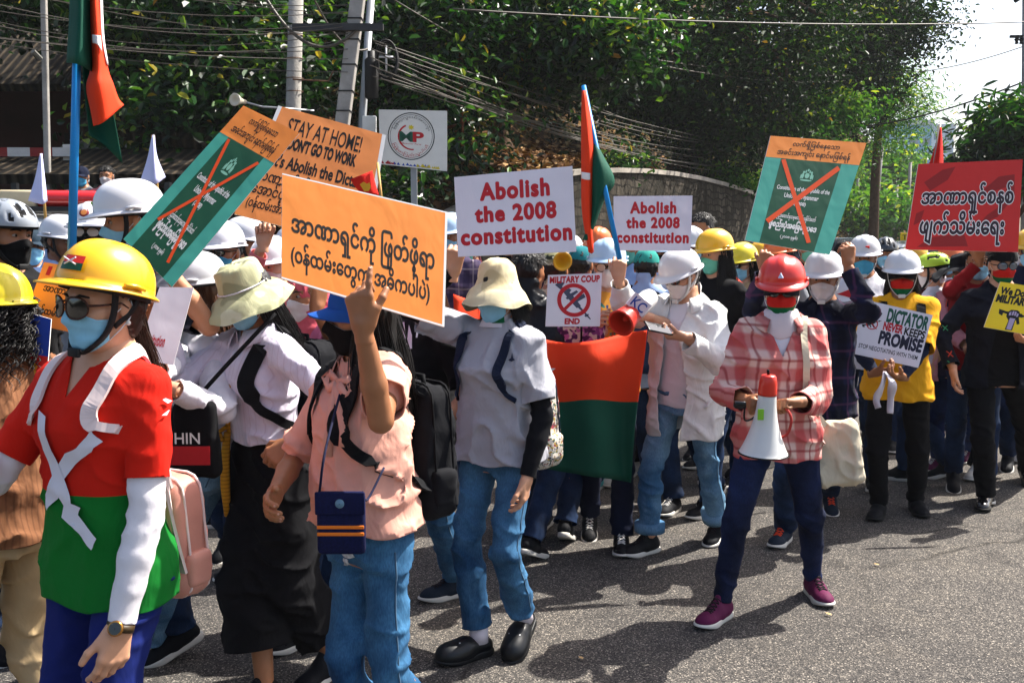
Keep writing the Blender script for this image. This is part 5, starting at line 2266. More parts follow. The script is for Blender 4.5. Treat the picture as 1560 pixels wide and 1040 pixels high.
def constitution(label, px, Y0, yaw, pitch):
    b = Board(label, px, Y0, yaw, pitch, p_teal, 'crossed out constitution placards')
    b.poly('heading_panel', [(0, 0), (1, 0), (1, .205), (0, .205)], p_orange)
    b.text('လက်ရှိဖြစ်နေသော', .25, .025, .74, .105, ink, .02, h=.0024)
    b.text('အခင်းအကျင်း နောင်မဖြစ်ရန်', .11, .105, .88, .195, ink, .02, h=.0024)
    b.poly('cover_panel', [(.165, .205), (.81, .205), (.81, .999), (.165, .999)], p_dgreen)
    crest(b, (.485, .345), .075, M('crest mint', '#7fb8a0', rough=.6, var=0), .0026)
    b.text('Constitution of the Republic of the', .20, .455, .78, .505, ink_white, .02, h=.0026)
    b.text('Union of Myanmar', .30, .52, .68, .575, ink_white, .02, h=.0026)
    b.text('(2008)', .43, .59, .56, .63, ink_white, .02, h=.0026)
    b.text('ပြည်ထောင်စုသမ္မတမြန်မာနိုင်ငံတော်', .28, .70, .72, .765, ink_white, .02, h=.0026)
    b.text('ဖွဲ့စည်းပုံအခြေခံဥပဒေ', .22, .765, .76, .865, ink_white, .045, h=.0026)
    b.text('(၂၀၀၈ ခုနှစ်)', .38, .89, .58, .935, ink_white, .02, h=.0026)
    b.layer = .0044
    L = (b.at(.17, .2) - b.at(.8, .2)).length
    b.bar('cross_stroke', (.19, .215), (.72, .93), L * .075, ink_orange)
    b.bar('cross_stroke', (.795, .245), (.19, .80), L * .075, ink_orange)
    return b


constitution('green and teal placard crossed out in orange, tilted steeply at the left', [(371, 161), (456, 203), (262, 437), (188, 364)], 3.25, 14, 14)
constitution('upright green and teal placard crossed out in orange, held above the red helmet', [(1174, 207), (1320, 218), (1264, 388), (1135, 366)], 5.15, 12, 17)
# abolish placards
for lab, px, Y0, yw in (('larger white placard reading Abolish the 2008 constitution', [(692, 270), (872, 253), (878, 383), (698, 391)], 3.85, 2),
                        ('smaller white placard reading Abolish the 2008 constitution, right of the centre flag', [(935, 299), (1055, 298), (1052, 382), (936, 381)], 5.0, 4)):
    b = Board(lab, px, Y0, yw + 6, 14, p_white, 'abolish the constitution placards')
    b.text('Abolish', .21, .115, .79, .32, ink_red, .05, sp=1.14)
    b.text('the 2008', .16, .40, .84, .59, ink_red, .05, sp=1.14)
    b.text('constitution', .035, .68, .965, .86, ink_red, .05, sp=1.14)
# military coup end
b = Board('small white placard with a crossed out rifle reading MILITARY COUP END', [(835, 419), (917, 416), (914, 497), (831, 497)], 4.85, 6, 12, p_white)
b.text('MILITARY COUP', .04, .04, .96, .16, ink_red, .055, sp=1.06)
b.text('END', .35, .85, .62, .955, ink_red, .055)
rifle_on(b, 'rifle', (.52, .50), .24, -50, M('ink grey', '#3a3f52', rough=.6, var=0), .0014, -1)
b.ring('ban_ring', (.50, .50), .073, .020, ink_red, .0018)
b.layer = .0022
b.bar('ban_bar', (.31, .70), (.69, .30), .016, ink_red)
# red placard
b = Board('large red placard with outlined dark script above the right marchers', [(1399, 250), (1558, 243), (1551, 384), (1379, 380)], 6.2, 4, 14, p_red)
b.polys('ink_wash', [[(.08, .22), (.24, .08), (.36, .05), (.30, .20), (.15, .32)], [(.62, .35), (.78, .18), (.93, .16), (.94, .4), (.80, .62), (.60, .74), (.70, .60), (.84, .48), (.86, .30), (.74, .34)], [(.05, .58), (.12, .54), (.10, .68), (.04, .72)], [(.2, .86), (.5, .80), (.55, .95), (.1, .97)]], M('ink dark red', '#8a0c0a', rough=.6, var=0), .0008)
for tx, bx in (('အာဏာရှင်စနစ်', (.08, .24, .93, .58)), ('ဖျက်သိမ်းရေး', (.10, .56, .86, .93))):
    b.text(tx, *bx, ink_white, .075, h=.0014)
    b.text(tx, *bx, M('ink dark violet', '#2a1420', rough=.6, var=0), .03, h=.0030)
# dictator placard
b = Board('tilted white placard reading DICTATOR NEVER KEEPS PROMISE', [(1316, 456), (1421, 480), (1399, 560), (1298, 538)], 5.62, 0, 13, p_white)
b.text('DICTATOR', .38, .06, .97, .30, ink_green, .05)
b.text('NEVER', .36, .315, .64, .46, ink_red, .05)
b.text('KEEPS', .67, .325, .97, .47, ink, .035)
b.text('PROMISE', .34, .49, .97, .72, M('ink navy', '#14142c', rough=.6, var=0), .05)
b.text('STOP NEGOTIATING WITH THEM', .07, .79, .95, .87, ink, .012)
b.ring('ban_ring', (.19, .40), .031, .006, ink_red, .0016)
rifle_on(b, 'rifle', (.19, .40), .115, 28, ink, .0012)
b.layer = .002
b.bar('ban_bar', (.11, .32), (.27, .48), .005, ink_red)
# yellow placard
b = Board('yellow placard with a black fist gripping a rifle at the right edge', [(1524, 429), (1612, 442), (1590, 514), (1499, 498)], 5.85, 4, 13, p_yellow)
b.text('We Don\'t Want', .06, .10, .95, .25, ink, .055)
b.text('MILITARY COUP', .04, .27, .98, .43, ink, .06)
rifle_on(b, 'rifle', (.46, .66), .22, -2, ink, .0012)
m_fist = M('ink lilac', '#a796b4', rough=.6, var=0)
b.polys('fist', [[(.30, .60), (.34, .55), (.44, .54), (.49, .57), (.50, .68), (.46, .76), (.46, .97), (.34, .98), (.35, .78), (.29, .70)]], ink, .0016)
b.polys('fist_highlight', [[(.32, .62), (.35, .58), (.36, .66), (.33, .68)], [(.37, .57), (.40, .57), (.40, .66), (.37, .66)], [(.41, .57), (.44, .58), (.44, .66), (.41, .66)], [(.45, .60), (.48, .61), (.48, .67), (.45, .68)], [(.36, .72), (.45, .72), (.44, .96), (.36, .96)]], m_fist, .0020)
# small ones on the left
b = Board('orange placard half hidden behind the sunglasses woman at the left', [(67, 399), (142, 412), (116, 508), (35, 490)], 3.1, 12, 8, p_orange, 'orange protest placards')
b.text('အာဏာရှင်ကို', .16, .30, .92, .52, ink, .024)
b.text('(ဝန်ထမ်းတွေက', .12, .66, .92, .88, ink, .024)
b.polys('tick_mark', [[(.12, .05), (.20, .05), (.19, .20), (.11, .20)]], ink_red, .0015)
b = Board('white placard with red letters held low behind the yellow helmet woman', [(243, 437), (295, 438), (264, 556), (206, 545)], 3.0, 14, 16, p_white)
b.text('constitution', -.02, .66, .62, .80, ink_red, .03, sp=1.1)
b = Board('blue and red party board with a gold emblem at the left edge', [(22, 470), (78, 486), (70, 590), (20, 575)], 2.95, 6, 4, M('panel blue', '#123a98', rough=.6, var=.08), None, .006, 'party_board', 'board')
b.poly('red_panel', [(0, .62), (1, .55), (1, 1), (0, 1)], p_red)
b.polys('gold_emblem', [[(.35, .78), (.45, .70), (.60, .68), (.72, .74), (.66, .80), (.76, .86), (.60, .95), (.44, .93), (.52, .85)]], M('ink gold', '#c8961c', rough=.5, var=0), .0022)

# emblem sign on the slope
sg = Board('white square sign with a round red and green emblem, standing on the slope', [(577, 167), (681, 169), (681, 261), (579, 250)], 13.2, 2, 0, M('sign white', '#cfcdc6', rough=.5, var=.06), None, .05, 'emblem_sign', 'sign')
sg.o.data.materials[1] = M('sign edge', '#8a8884', rough=.6)
sc_ = (sg.at(.49, 0) - sg.at(.5, 0)).length / .01
sg.ring('emblem_ring', (.47, .455), .30, .014, M('ink charcoal', '#26282a', rough=.6, var=0), .003)
sg.ring('emblem_ring', (.47, .455), .275, .006, M('ink charcoal', '#26282a', rough=.6, var=0), .003)
for txt, a0, a1, rr, mm, sgn in (('မြန်မာ့လူငယ်အားလုံး', 160, 20, .245, ink, 1), ('မြန်မာပြည်သူ့ပါတီ', 205, 335, .245, ink_red, -1)):
    V, F, sz = text_mesh(txt)
    c0 = sg.at(.47, .455)
    ex = (sg.at(.48, .455) - c0).normalized()
    ey = sg.n.cross(ex)
    W = []
    for q in V:
        t = R(a0 + (a1 - a0) * q[0] / sz[0])
        r_ = rr + sgn * (q[1] / sz[1] - .5) * .06
        W.append(tuple(c0 + sg.n * .004 + (ex * math.cos(t) + ey * math.sin(t)) * r_))
    link('lettering', mkmesh('lettering', W, F, (), (mm,), None, False), sg.o)
sg.text('M', .30, .38, .49, .55, ink_green, .03, h=.004)
sg.text('P', .50, .38, .65, .55, ink_red, .035, h=.004)
sg.text('Myanmar Party', .33, .575, .62, .605, ink_red, .01, h=.004)
sg.polys('sun_mark', [[(.47 + (.05 if k % 2 else .028) * math.cos(k * math.pi / 7), .30 + (.05 if k % 2 else .028) * math.sin(k * math.pi / 7)) for k in range(14)]], M('ink yellow', '#c8b41c', rough=.6, var=0), .004)
arc = [(.47 + .20 * math.cos(t), .47 + .23 * math.sin(t)) for t in np.linspace(R(80), R(245), 16)] + [(.475 + .175 * math.cos(t), .47 + .205 * math.sin(t)) for t in np.linspace(R(245), R(80), 16)]
sg.polys('red_arc', [arc], ink_red, .0035)
r_ = np.random.default_rng(5)
for cm, x0, x1 in ((ink_red, .02, .25), (ink_blue, .22, .72), (M('ink yellow', '#c8b41c', rough=.6, var=0), .55, .99)):
    pl = []
    for k in range(16):
        x = r_.uniform(x0, x1)
        w, h_ = r_.uniform(.01, .035), r_.uniform(.02, .07)
        y = .985 - r_.uniform(0, .01)
        pl.append([(x - w, y), (x - w * .4, y - h_ * .6), (x, y - h_), (x + w * .5, y - h_ * .5), (x + w, y)])
    sg.polys('paint_splash', pl, cm, .003 + .0004 * x0)
gpz = hill_z(sg.c.x, 13.25)
MB().box((0, .06, (gpz - sg.c.z) / 2 - .2), (.04, .03, (sg.c.z - gpz) / 2 + .2)).build('post', m_steel, sg.o)

# ------------------------------------------------------------------ flags
m_fred = cloth('flag red', '#d63a16', wr=.25, var=.06, rough=.75)
m_fgreen = cloth('flag green', '#0c4636', wr=.25, var=.08, rough=.75)
m_fwhite = cloth('flag white', '#d8d6d6', wr=.2, var=.04)
m_fblue = cloth('pennant white', '#b9bbdc', wr=.3, var=.06)
m_pole = M('pole blue', '#0f7fc4', rough=.4, var=.06)


def sheet(rows, sub=5, mi=None):
    """Smooth cloth through a grid of (u, v, Y) points; mi(col share, row share) -> slot."""
    g = np.array([[np.array(P(*q)) for q in r] for r in rows])
    a = [spline(r, sub) for r in g]
    a = np.array(a)
    b = np.array([spline(a[:, j], sub) for j in range(a.shape[1])])      # cols x rows
    nc, nr = b.shape[0], b.shape[1]
    V = b.reshape(-1, 3)
    F, M_ = [], []
    for i in range(nc - 1):
        for j in range(nr - 1):
            F.append((i * nr + j, (i + 1) * nr + j, (i + 1) * nr + j + 1, i * nr + j + 1))
            M_.append(mi((i + .5) / (nc - 1), (j + .5) / (nr - 1)) if mi else 0)
    return V, F, M_


def flag_pole(label, a, b_, r, name='flag', cat='flag', mat=None, group=None):
    ro = empty(name, b_, 0, label, cat, group)
    MB().tube([(0, 0, 0), Vector(a) - Vector(b_)], r, 12).build('pole', mat or m_pole, ro, True)
    return ro, np.array(b_)


fl, fo = flag_pole('tall draped red and green flag on a thick blue pole at the left', up(121, -60, 3.1), up(109, 400, 2.95), .0125, group='red and green flags')
V, F, mi = sheet([[(108, -40, 3.08), (122, -40, 3.02), (138, -40, 3.08)], [(106, 30, 3.08), (122, 30, 3.0), (138, 30, 3.08)], [(102, 96, 3.08), (118, 98, 2.98), (141, 110, 3.06)]])
link('green_fold', mkmesh('green_fold', np.array(V) - fo, F, (), (m_fgreen,)), fl, solid=.002)
V, F, mi = sheet([[(128, 30, 3.13), (142, 40, 3.16), (150, 30, 3.12)], [(126, 110, 3.13), (140, 120, 3.16), (160, 120, 3.12)], [(134, 190, 3.14), (150, 185, 3.17), (172, 168, 3.13)], [(135, 206, 3.14), (160, 222, 3.15), (187, 249, 3.13)]])
link('green_fold', mkmesh('green_fold', np.array(V) - fo, F, (), (m_fgreen,)), fl, solid=.002)
V, F, mi = sheet([[(136, -40, 3.10), (143, -40, 3.04), (150, -40, 3.10)], [(137, 30, 3.09), (146, 30, 3.02), (155, 30, 3.10)], [(139, 100, 3.08), (150, 100, 3.02), (163, 100, 3.10)], [(132, 133, 3.05), (150, 130, 3.0), (172, 128, 3.09)], [(139, 170, 3.06), (155, 168, 3.02), (180, 150, 3.10)], [(143, 192, 3.06), (158, 186, 3.03), (188, 160, 3.12)]])
link('red_fold', mkmesh('red_fold', np.array(V) - fo, F, (), (m_fred,)), fl, solid=.002)
V, F, mi = sheet([[(140.5, 53, 3.020), (148, 54, 2.998), (153, 55, 3.03)], [(141, 66, 3.020), (148, 68, 2.998), (155, 79, 3.03)]])
link('white_star', mkmesh('white_star', np.array(V) - fo, F, (), (m_fwhite,)), fl, solid=.001)
V, F, mi = sheet([[(150, -40, 3.085), (152, -40, 3.08), (155, -40, 3.10)], [(153, 50, 3.075), (155, 50, 3.06), (158, 50, 3.09)], [(162, 98, 3.085), (163, 98, 3.08), (165, 100, 3.1)]])
link('white_star', mkmesh('white_star', np.array(V) - fo, F, (), (m_fwhite,)), fl, solid=.001)

fl, fo = flag_pole('draped red and green flag on a slim blue pole between the two abolish placards', up(889, 131, 4.5), up(944, 395, 4.35), .011, group='red and green flags')
V, F, mi = sheet([[(887, 138, 4.47), (889, 138, 4.46), (892, 138, 4.47)], [(886, 190, 4.47), (893, 190, 4.42), (904, 205, 4.46)], [(886, 250, 4.47), (896, 250, 4.40), (909, 255, 4.45)], [(887, 320, 4.46), (896, 320, 4.41), (902, 325, 4.44)], [(897, 384, 4.45), (901, 386, 4.43), (904, 384, 4.44)]])
link('red_fold', mkmesh('red_fold', np.array(V) - fo, F, (), (m_fred,)), fl, solid=.002)
V, F, mi = sheet([[(893, 200, 4.49), (900, 205, 4.48), (906, 215, 4.47)], [(897, 225, 4.47), (910, 230, 4.42), (920, 240, 4.46)], [(896, 260, 4.45), (914, 260, 4.38), (936, 276, 4.45)], [(898, 330, 4.46), (908, 318, 4.40), (920, 305, 4.44)], [(888, 366, 4.46), (894, 366, 4.44), (900, 360, 4.45)]])
link('green_fold', mkmesh('green_fold', np.array(V) - fo, F, (), (m_fgreen,)), fl, solid=.002)
V, F, mi = sheet([[(886, 262, 4.415), (893, 263, 4.395), (899, 264, 4.40)], [(886, 272, 4.415), (893, 274, 4.395), (899, 274, 4.40)]])
link('white_star', mkmesh('white_star', np.array(V) - fo, F, (), (m_fwhite,)), fl, solid=.001)

# the wide banner stretched across the middle
bn = empty('banner', up(850, 620, 5.0), 0, 'wide red over green banner flag carried flat across the middle of the march', 'banner', 'red and green flags')
bo = np.array(up(850, 620, 5.0))
rows = [[(690, 448, 4.75), (745, 470, 4.85), (800, 506, 4.92), (850, 521, 4.97), (900, 519, 4.92), (950, 508, 4.98), (986, 503, 4.96)],
        [(692, 500, 4.72), (745, 520, 4.82), (800, 548, 4.88), (850, 560, 4.95), (900, 556, 4.86), (950, 548, 4.94), (982, 545, 4.95)],
        [(694, 560, 4.78), (745, 570, 4.86), (800, 600, 4.93), (850, 612, 4.98), (900, 608, 4.90), (945, 612, 4.98), (972, 612, 4.95)],
        [(696, 620, 4.72), (745, 630, 4.84), (800, 650, 4.90), (850, 660, 4.97), (905, 665, 4.88), (945, 668, 4.98), (966, 670, 4.95)],
        [(698, 680, 4.78), (745, 690, 4.86), (800, 706, 4.93), (850, 718, 4.98), (905, 726, 4.90), (945, 732, 4.98), (962, 736, 4.95)]]
V, F, mi = sheet(rows, 6, lambda a, b: 0 if b < .5 else 1)
Vw = np.array(V) - bo
Vw[:, 1] += .018 * vnoise(np.array(V) * np.array((7, 1, 3.5)), 4) + .012 * vnoise(np.array(V) * np.array((13, 1, 6)), 8)
link('cloth', mkmesh('cloth', Vw, F, (), (m_fred, m_fgreen), mi), bn, solid=.003)
st = [(834 + (13 if k % 2 == 0 else 5.5) * math.sin(k * math.pi / 5), 565 - (13 if k % 2 == 0 else 5.5) * math.cos(k * math.pi / 5)) for k in range(10)]
V = [tuple(np.array(up(u, v, 4.90)) - bo) for u, v in st]
link('star', mkmesh('star', V, [list(t) for t in tessellate_polygon([[Vector((u, -v, 0)) for u, v in st]])], (), (m_fwhite,)), bn, solid=.002)

for lab, top_, l_, r_, bt, Y in (('folded lilac white pennant behind the blue flag pole, left one', (62, 234), (43, 306), (72, 306), 310, 6.8), ('folded lilac white pennant by the large white helmet', (233, 206), (214, 276), (252, 270), 282, 5.0)):
    fl, fo = flag_pole(lab, up(top_[0], top_[1], Y), up(top_[0] + 10, bt + 60, Y), .009, 'pennant', 'pennant', M('pole wood', '#b08a4a', rough=.6), 'lilac pennants')
    V, F, mi = sheet([[(top_[0] - 1, top_[1], Y), (top_[0], top_[1], Y - .02), (top_[0] + 2, top_[1], Y)], [(top_[0] - 8, (top_[1] + l_[1]) / 2, Y), (top_[0] + 1, (top_[1] + l_[1]) / 2, Y - .05), (top_[0] + 6, (top_[1] + r_[1]) / 2, Y)],
                      [(l_[0], l_[1], Y), (top_[0] - 2, l_[1] + 4, Y - .06), (top_[0] + 4, l_[1] - 3, Y + .02), (r_[0], r_[1], Y)][0:1] + [(top_[0] + 2, l_[1] + 5, Y - .07), (r_[0], r_[1], Y)]])
    link('cloth', mkmesh('cloth', np.array(V) - fo, F, (), (m_fblue,)), fl, solid=.002)
fl, fo = flag_pole('pointed red pennant rising above the red placard', up(1432, 190, 6.9), up(1412, 330, 6.8), .010, 'pennant', 'pennant', M('pole grey', '#77706a', rough=.5))
V, F, mi = sheet([[(1431, 194, 6.9), (1433, 194, 6.88), (1434, 195, 6.9)], [(1424, 225, 6.9), (1431, 225, 6.84), (1436, 225, 6.9)], [(1415, 252, 6.9), (1428, 254, 6.82), (1437, 256, 6.9)]])
link('cloth', mkmesh('cloth', np.array(V) - fo, F, (), (cloth('pennant red', '#b82018', wr=.3),)), fl, solid=.002)
fl, fo = flag_pole('small orange red hand flag held by the yellow helmet row, left of the red helmet', up(1116, 416, 6.3), up(1127, 500, 6.25), .006, 'hand_flag', 'flag', M('pole wood', '#b08a4a', rough=.6))
V, F, mi = sheet([[(1116, 418, 6.29), (1118, 419, 6.28), (1120, 421, 6.29)], [(1118, 434, 6.29), (1126, 434, 6.25), (1133, 434, 6.3)], [(1121, 448, 6.28), (1129, 450, 6.24), (1136, 446, 6.3)]])
link('cloth', mkmesh('cloth', np.array(V) - fo, F, (), (m_fred,)), fl, solid=.002)
fl, fo = flag_pole('small red hand flag with a gold emblem against the stay at home placard', up(575, 248, 3.55), up(584, 330, 3.5), .005, 'hand_flag', 'flag', M('pole wood', '#b08a4a', rough=.6))
V, F, mi = sheet([[(534, 273, 3.55), (550, 267, 3.53), (567, 260, 3.55)], [(542, 285, 3.55), (556, 281, 3.52), (571, 278, 3.55)], [(555, 299, 3.55), (566, 297, 3.53), (577, 298, 3.55)]])
link('cloth', mkmesh('cloth', np.array(V) - fo, F, (), (cloth('pennant red', '#b82018', wr=.3),)), fl, solid=.002)
em = [(548, 281), (554, 277), (559, 280), (563, 278), (565, 285), (562, 291), (555, 292), (552, 287)]
V = [tuple(np.array(up(u, v, 3.505)) - fo) for u, v in em]
link('gold_emblem', mkmesh('gold_emblem', V, [list(t) for t in tessellate_polygon([[Vector((u, -v, 0)) for u, v in em]])], (), (M('ink gold', '#c8961c', rough=.5, var=0),)), fl)

# ------------------------------------------------------------------ vehicles
m_tyre = M('tyre', '#0e0e0e', rough=.9, var=.1)
m_rim = M('rim', '#8a8c90', rough=.35, metal=.8, var=.05)
m_glass = M('car glass', '#0c1216', rough=.06, spec=.8, var=0)
m_chrome = M('car trim', '#17181a', rough=.4, var=0)


def car(label, loc, rz, paint, L=4.4, W=1.78, H=1.75, bar=None, taxi=False, cat='car'):
    ro = empty('car', loc, R(rz), label, cat)
    # side profile (y back, z up), nose at -L/2
    n = L / 2
    lo = [(-n, .45), (-n + .04, .78), (-n + .35, .93), (-n + 1.15, 1.02)]
    gh = [(-n + 1.15, 1.02), (-n + 1.85, H - .06), (-n + 2.15, H), (n - .75, H - .02), (n - .15, 1.05)]
    hi = [(n - .15, 1.05), (n, .9), (n, .45), (n - .1, .28), (-n + .12, .28)]
    f = Field((-W / 2 - .05, -n - .1, .1), (W / 2 + .05, n + .1, H + .1), .06)
    prof = lo + gh[1:] + hi[1:]
    X, Y, Z = f.ax[0][:, None, None], f.ax[1][None, :, None], f.ax[2][None, None, :]
    yz = np.array(prof)
    YY, ZZ = np.meshgrid(f.ax[1], f.ax[2], indexing='ij')
    d2 = np.full(YY.shape, 9.0)
    ins = np.zeros(YY.shape, bool)
    for (a, b_) in zip(yz, np.roll(yz, -1, 0)):
        e = b_ - a
        t = np.clip(((YY - a[0]) * e[0] + (ZZ - a[1]) * e[1]) / (e @ e), 0, 1)
        d2 = np.minimum(d2, np.hypot(YY - a[0] - t * e[0], ZZ - a[1] - t * e[1]))
        c = ((a[1] > ZZ) != (b_[1] > ZZ)) & (YY < (b_[0] - a[0]) * (ZZ - a[1]) / (b_[1] - a[1] + 1e-9) + a[0])
        ins ^= c
    d2 = np.where(ins, -d2, d2)[None]
    wx = np.abs(X) - (W / 2 - .02 - .16 * np.clip((Z - 1.0) / (H - 1.0), 0, 1) ** 1.3)
    f.f = -smin(-np.maximum(d2, -9), -(wx + 0 * d2), .12)
    for wy in (-n + .85, n - .85):
        f.f = np.maximum(f.f, np.where(np.abs(X) > W / 2 - .30, .36 - np.hypot(Y - wy, Z - .33), -9))
    V, F = f.mesh()
    link('body', mkmesh('body', V, F), ro, paint)
    bv = BVHTree.FromPolygons([tuple(v) for v in V], F.tolist())

    def patch(name, pts, d, mat, off=.008):
        bm = bmesh.new()
        vs = [bm.verts.new(p) for p in pts]
        bm.faces.new(vs)
        bmesh.ops.subdivide_edges(bm, edges=bm.edges[:], cuts=5, use_grid_fill=True)
        for v in bm.verts:
            h = bv.ray_cast(v.co - Vector(d) * 4, Vector(d))[0]
            if h:
                v.co = h - Vector(d) * off
        me = bpy.data.meshes.new(name)
        bm.to_mesh(me)
        bm.free()
        return link(name, me, ro, mat)
    patch('windscreen', [(-W * .40, 0, 1.08), (W * .40, 0, 1.08), (W * .33, 0, H - .12), (-W * .33, 0, H - .12)], (0, 1, 0), m_glass)
    patch('rear_window', [(-W * .38, 0, 1.12), (-W * .32, 0, H - .14), (W * .32, 0, H - .14), (W * .38, 0, 1.12)], (0, -1, 0), m_glass)
    for s_ in (-1, 1):
        for y0, y1, t0, t1 in ((-n + 1.50, -.12, -n + 2.0, -.16), (-.02, n - .85, -.06, n - .95)):
            patch('side_window', [(0, y0, 1.07), (0, y1, 1.07), (0, t1, H - .17), (0, t0, H - .17)], (-s_, 0, 0), m_glass)
        patch('headlight', [(s_ * W * .44, 0, .70), (s_ * W * .26, 0, .68), (s_ * W * .26, 0, .80), (s_ * W * .44, 0, .84)], (0, 1, 0), M('lamp glass', '#c8ccd0', rough=.15, spec=.6, var=0))
        mb = MB().box((s_ * (W / 2 + .07), -n + 1.5, 1.08), (.09, .05, .07), bev=.02)
        mb.build('mirror', paint, ro, True)
        for wy in (-n + .85, n - .85):
            w = MB().lathe([(.001, -.1), (.2, -.1), (.30, -.1), (.33, -.07), (.33, .07), (.30, .1), (.2, .1), (.001, .1)], (s_ * (W / 2 - .13), wy, .33), 24, 0, (1, 0, 0)).build('wheel', m_tyre, ro, True)
            MB().lathe([(.001, 0), (.19, .02), (.2, -.02)], (s_ * (W / 2 - .13) + s_ * .105, wy, .33), 16, 0, (s_, 0, 0)).build('rim', m_rim, w, True)
    patch('grille', [(-W * .22, 0, .62), (W * .22, 0, .62), (W * .24, 0, .78), (-W * .24, 0, .78)], (0, 1, 0), m_chrome)
    if bar:
        lb = MB()
        prof = [(.001, -.62), (.05, -.60), (.075, -.5), (.075, .5), (.05, .60), (.001, .62)]
        lb = MB().box((0, -.35, H + .03), (.5, .12, .02), bev=.01).build('roof_light_bar', m_chrome, ro)
        for s_, mm in ((1, M('lamp red', '#b01818', rough=.15, coat=.6, var=.05)), (-1, M('lamp blue', '#1838a8', rough=.15, coat=.6, var=.05))):
            m = MB().lathe([(.001, 0), (.09, .01), (.1, .05), (.1, .42), (.085, .52), (.03, .57), (.001, .575)], (0, 0, 0), 20, 0, (s_, 0, 0))
            m.v = [(x + s_ * .14, y - .35, z * .75 + H + .11) for x, y, z in m.v]
            m.build('beacon', mm, lb, True)
        MB().box((0, -.35, H + .11), (.14, .09, .07), bev=.02).build('siren', M('siren cream', '#b8aa8c', rough=.6), lb, True)
    if taxi:
        sgn = MB().box((0, -.2, H + .08), (.19, .07, .07), bev=.02).build('taxi_sign', M('taxi yellow', '#d8b418', rough=.4, var=.04), ro, True)
        V, F, sz = text_mesh('TAXI', .01)
        k = .31 / sz[0]
        link('lettering', mkmesh('lettering', [(q[0] * k - .155, -.275, H + .03 + q[1] * k * .8) for q in V], F, (), (ink,), None, False), sgn)
    return ro


m_wpaint = M('car paint white', '#c4c6c4', rough=.25, coat=.8, var=.03)
c_ = P(-18, 420, 7.6)
car('white police car with a red and blue light bar behind the left marchers', (c_.x, 8.4, 0), 8, m_wpaint, 4.7, 1.85, 1.93, bar=True, cat='police car')
c_ = P(1388, 400, 18.5)
car('white taxi with a yellow roof sign beyond the right marchers', (c_.x, 18.5, 0), -24, m_wpaint, 4.5, 1.75, 1.78, taxi=True, cat='taxi')
c_ = P(1308, 400, 22)
car('dark car further down the street left of the taxi', (c_.x, 24, 0), -26, M('car paint dark', '#1c2026', rough=.25, coat=.8, var=.03), 4.6, 1.8, 1.9)
c_ = P(1290, 400, 30)
car('pale silver car far down the street behind the crossed out sign', (c_.x, 32, 0), -26, M('car paint silver', '#9a9c9c', rough=.3, coat=.6, var=.03), 4.6, 1.8, 1.9)
# dark covered truck behind the police car
tk = empty('truck', (-7.1, 12.0, 0), R(-4), 'long dark covered truck parked behind the white police car', 'truck')
MB().box((0, 0, 1.15), (3.6, 1.05, .62), bev=.05).build('bed', M('truck dark', '#17191d', rough=.6, var=.2), tk)
mb = MB()
for x in (-3.5, -1.8, 0, 1.8, 3.5):
    for y in (-1.0, 1.0):
        mb.box((x, y, 2.05), (.03, .03, .3))
mb.build('canopy_frame', m_chrome, tk)
b = MB()
slab(b, (-3.7, -1.15, 2.32), (3.7, -1.15, 2.22), (3.7, 1.15, 2.32), (-3.7, 1.15, 2.42), .10)
b.build('canopy', M('canopy charcoal', '#2e3238', rough=.7, var=.3, vs=2), tk)
for x in (-2.6, 2.4):
    for y in (-.95, .95):
        w = MB().lathe([(.001, -.12), (.3, -.12), (.42, -.12), (.46, -.08), (.46, .08), (.42, .12), (.3, .12), (.001, .12)], (x, y, .46), 24, 0, (0, 1, 0)).build('wheel', m_tyre, tk, True)
# red and white barrier in front of the house
ba = empty('barrier', P(60, 232, 12.6), 0, 'red and white striped barrier rail in front of the old house', 'barrier')
mb = MB()
for i in range(10):
    mb.box((-2.2 + i * .28, 0, 0), (.14, .04, .055), None, i % 2)
mb.build('rail', mats=(M('barrier red', '#7c1614', rough=.6), M('barrier white', '#b8b4ae', rough=.6)), parent=ba)
for x in (-1.8, .36):
    MB().box((x, .06, -.55), (.08, .03, .65)).build('post', M('barrier white', '#b8b4ae', rough=.6), ba)
for i, (u, v, Y, rr_) in enumerate(((1262, 938, 0, .5), (1240, 876, 0, 1.2), (885, 1005, 0, 2.0), (1335, 862, 0, 3.0))):
    g = G(u, v)
    V, F = leaf_cloud(1, np.array([(0, 0, .008)]), np.array([(.1, -.1, 1.0)]), np.array([.035]), .5, np.random.default_rng(i), -.2)
    o = link('fallen_leaf', leaf_mesh('fallen_leaf', V, F, np.array([1.0]), m_dry))
    o.location = g
    tag(o, ('pale dry leaf lying by the plum shoe of the megaphone woman', 'tiny pale scrap on the sunlit asphalt behind the plum shoes', 'tiny leaf scrap on the shaded asphalt right of the clogs', 'tiny pale scrap on the road below the black boots')[i], 'leaf')
# ------------------------------------------------------------------ things people wear, carry and hold
def hatm(name, col, k=1.0):
    return M(name, col, k, rough=.32, var=.05, vs=7, coat=.35, spec=.45)


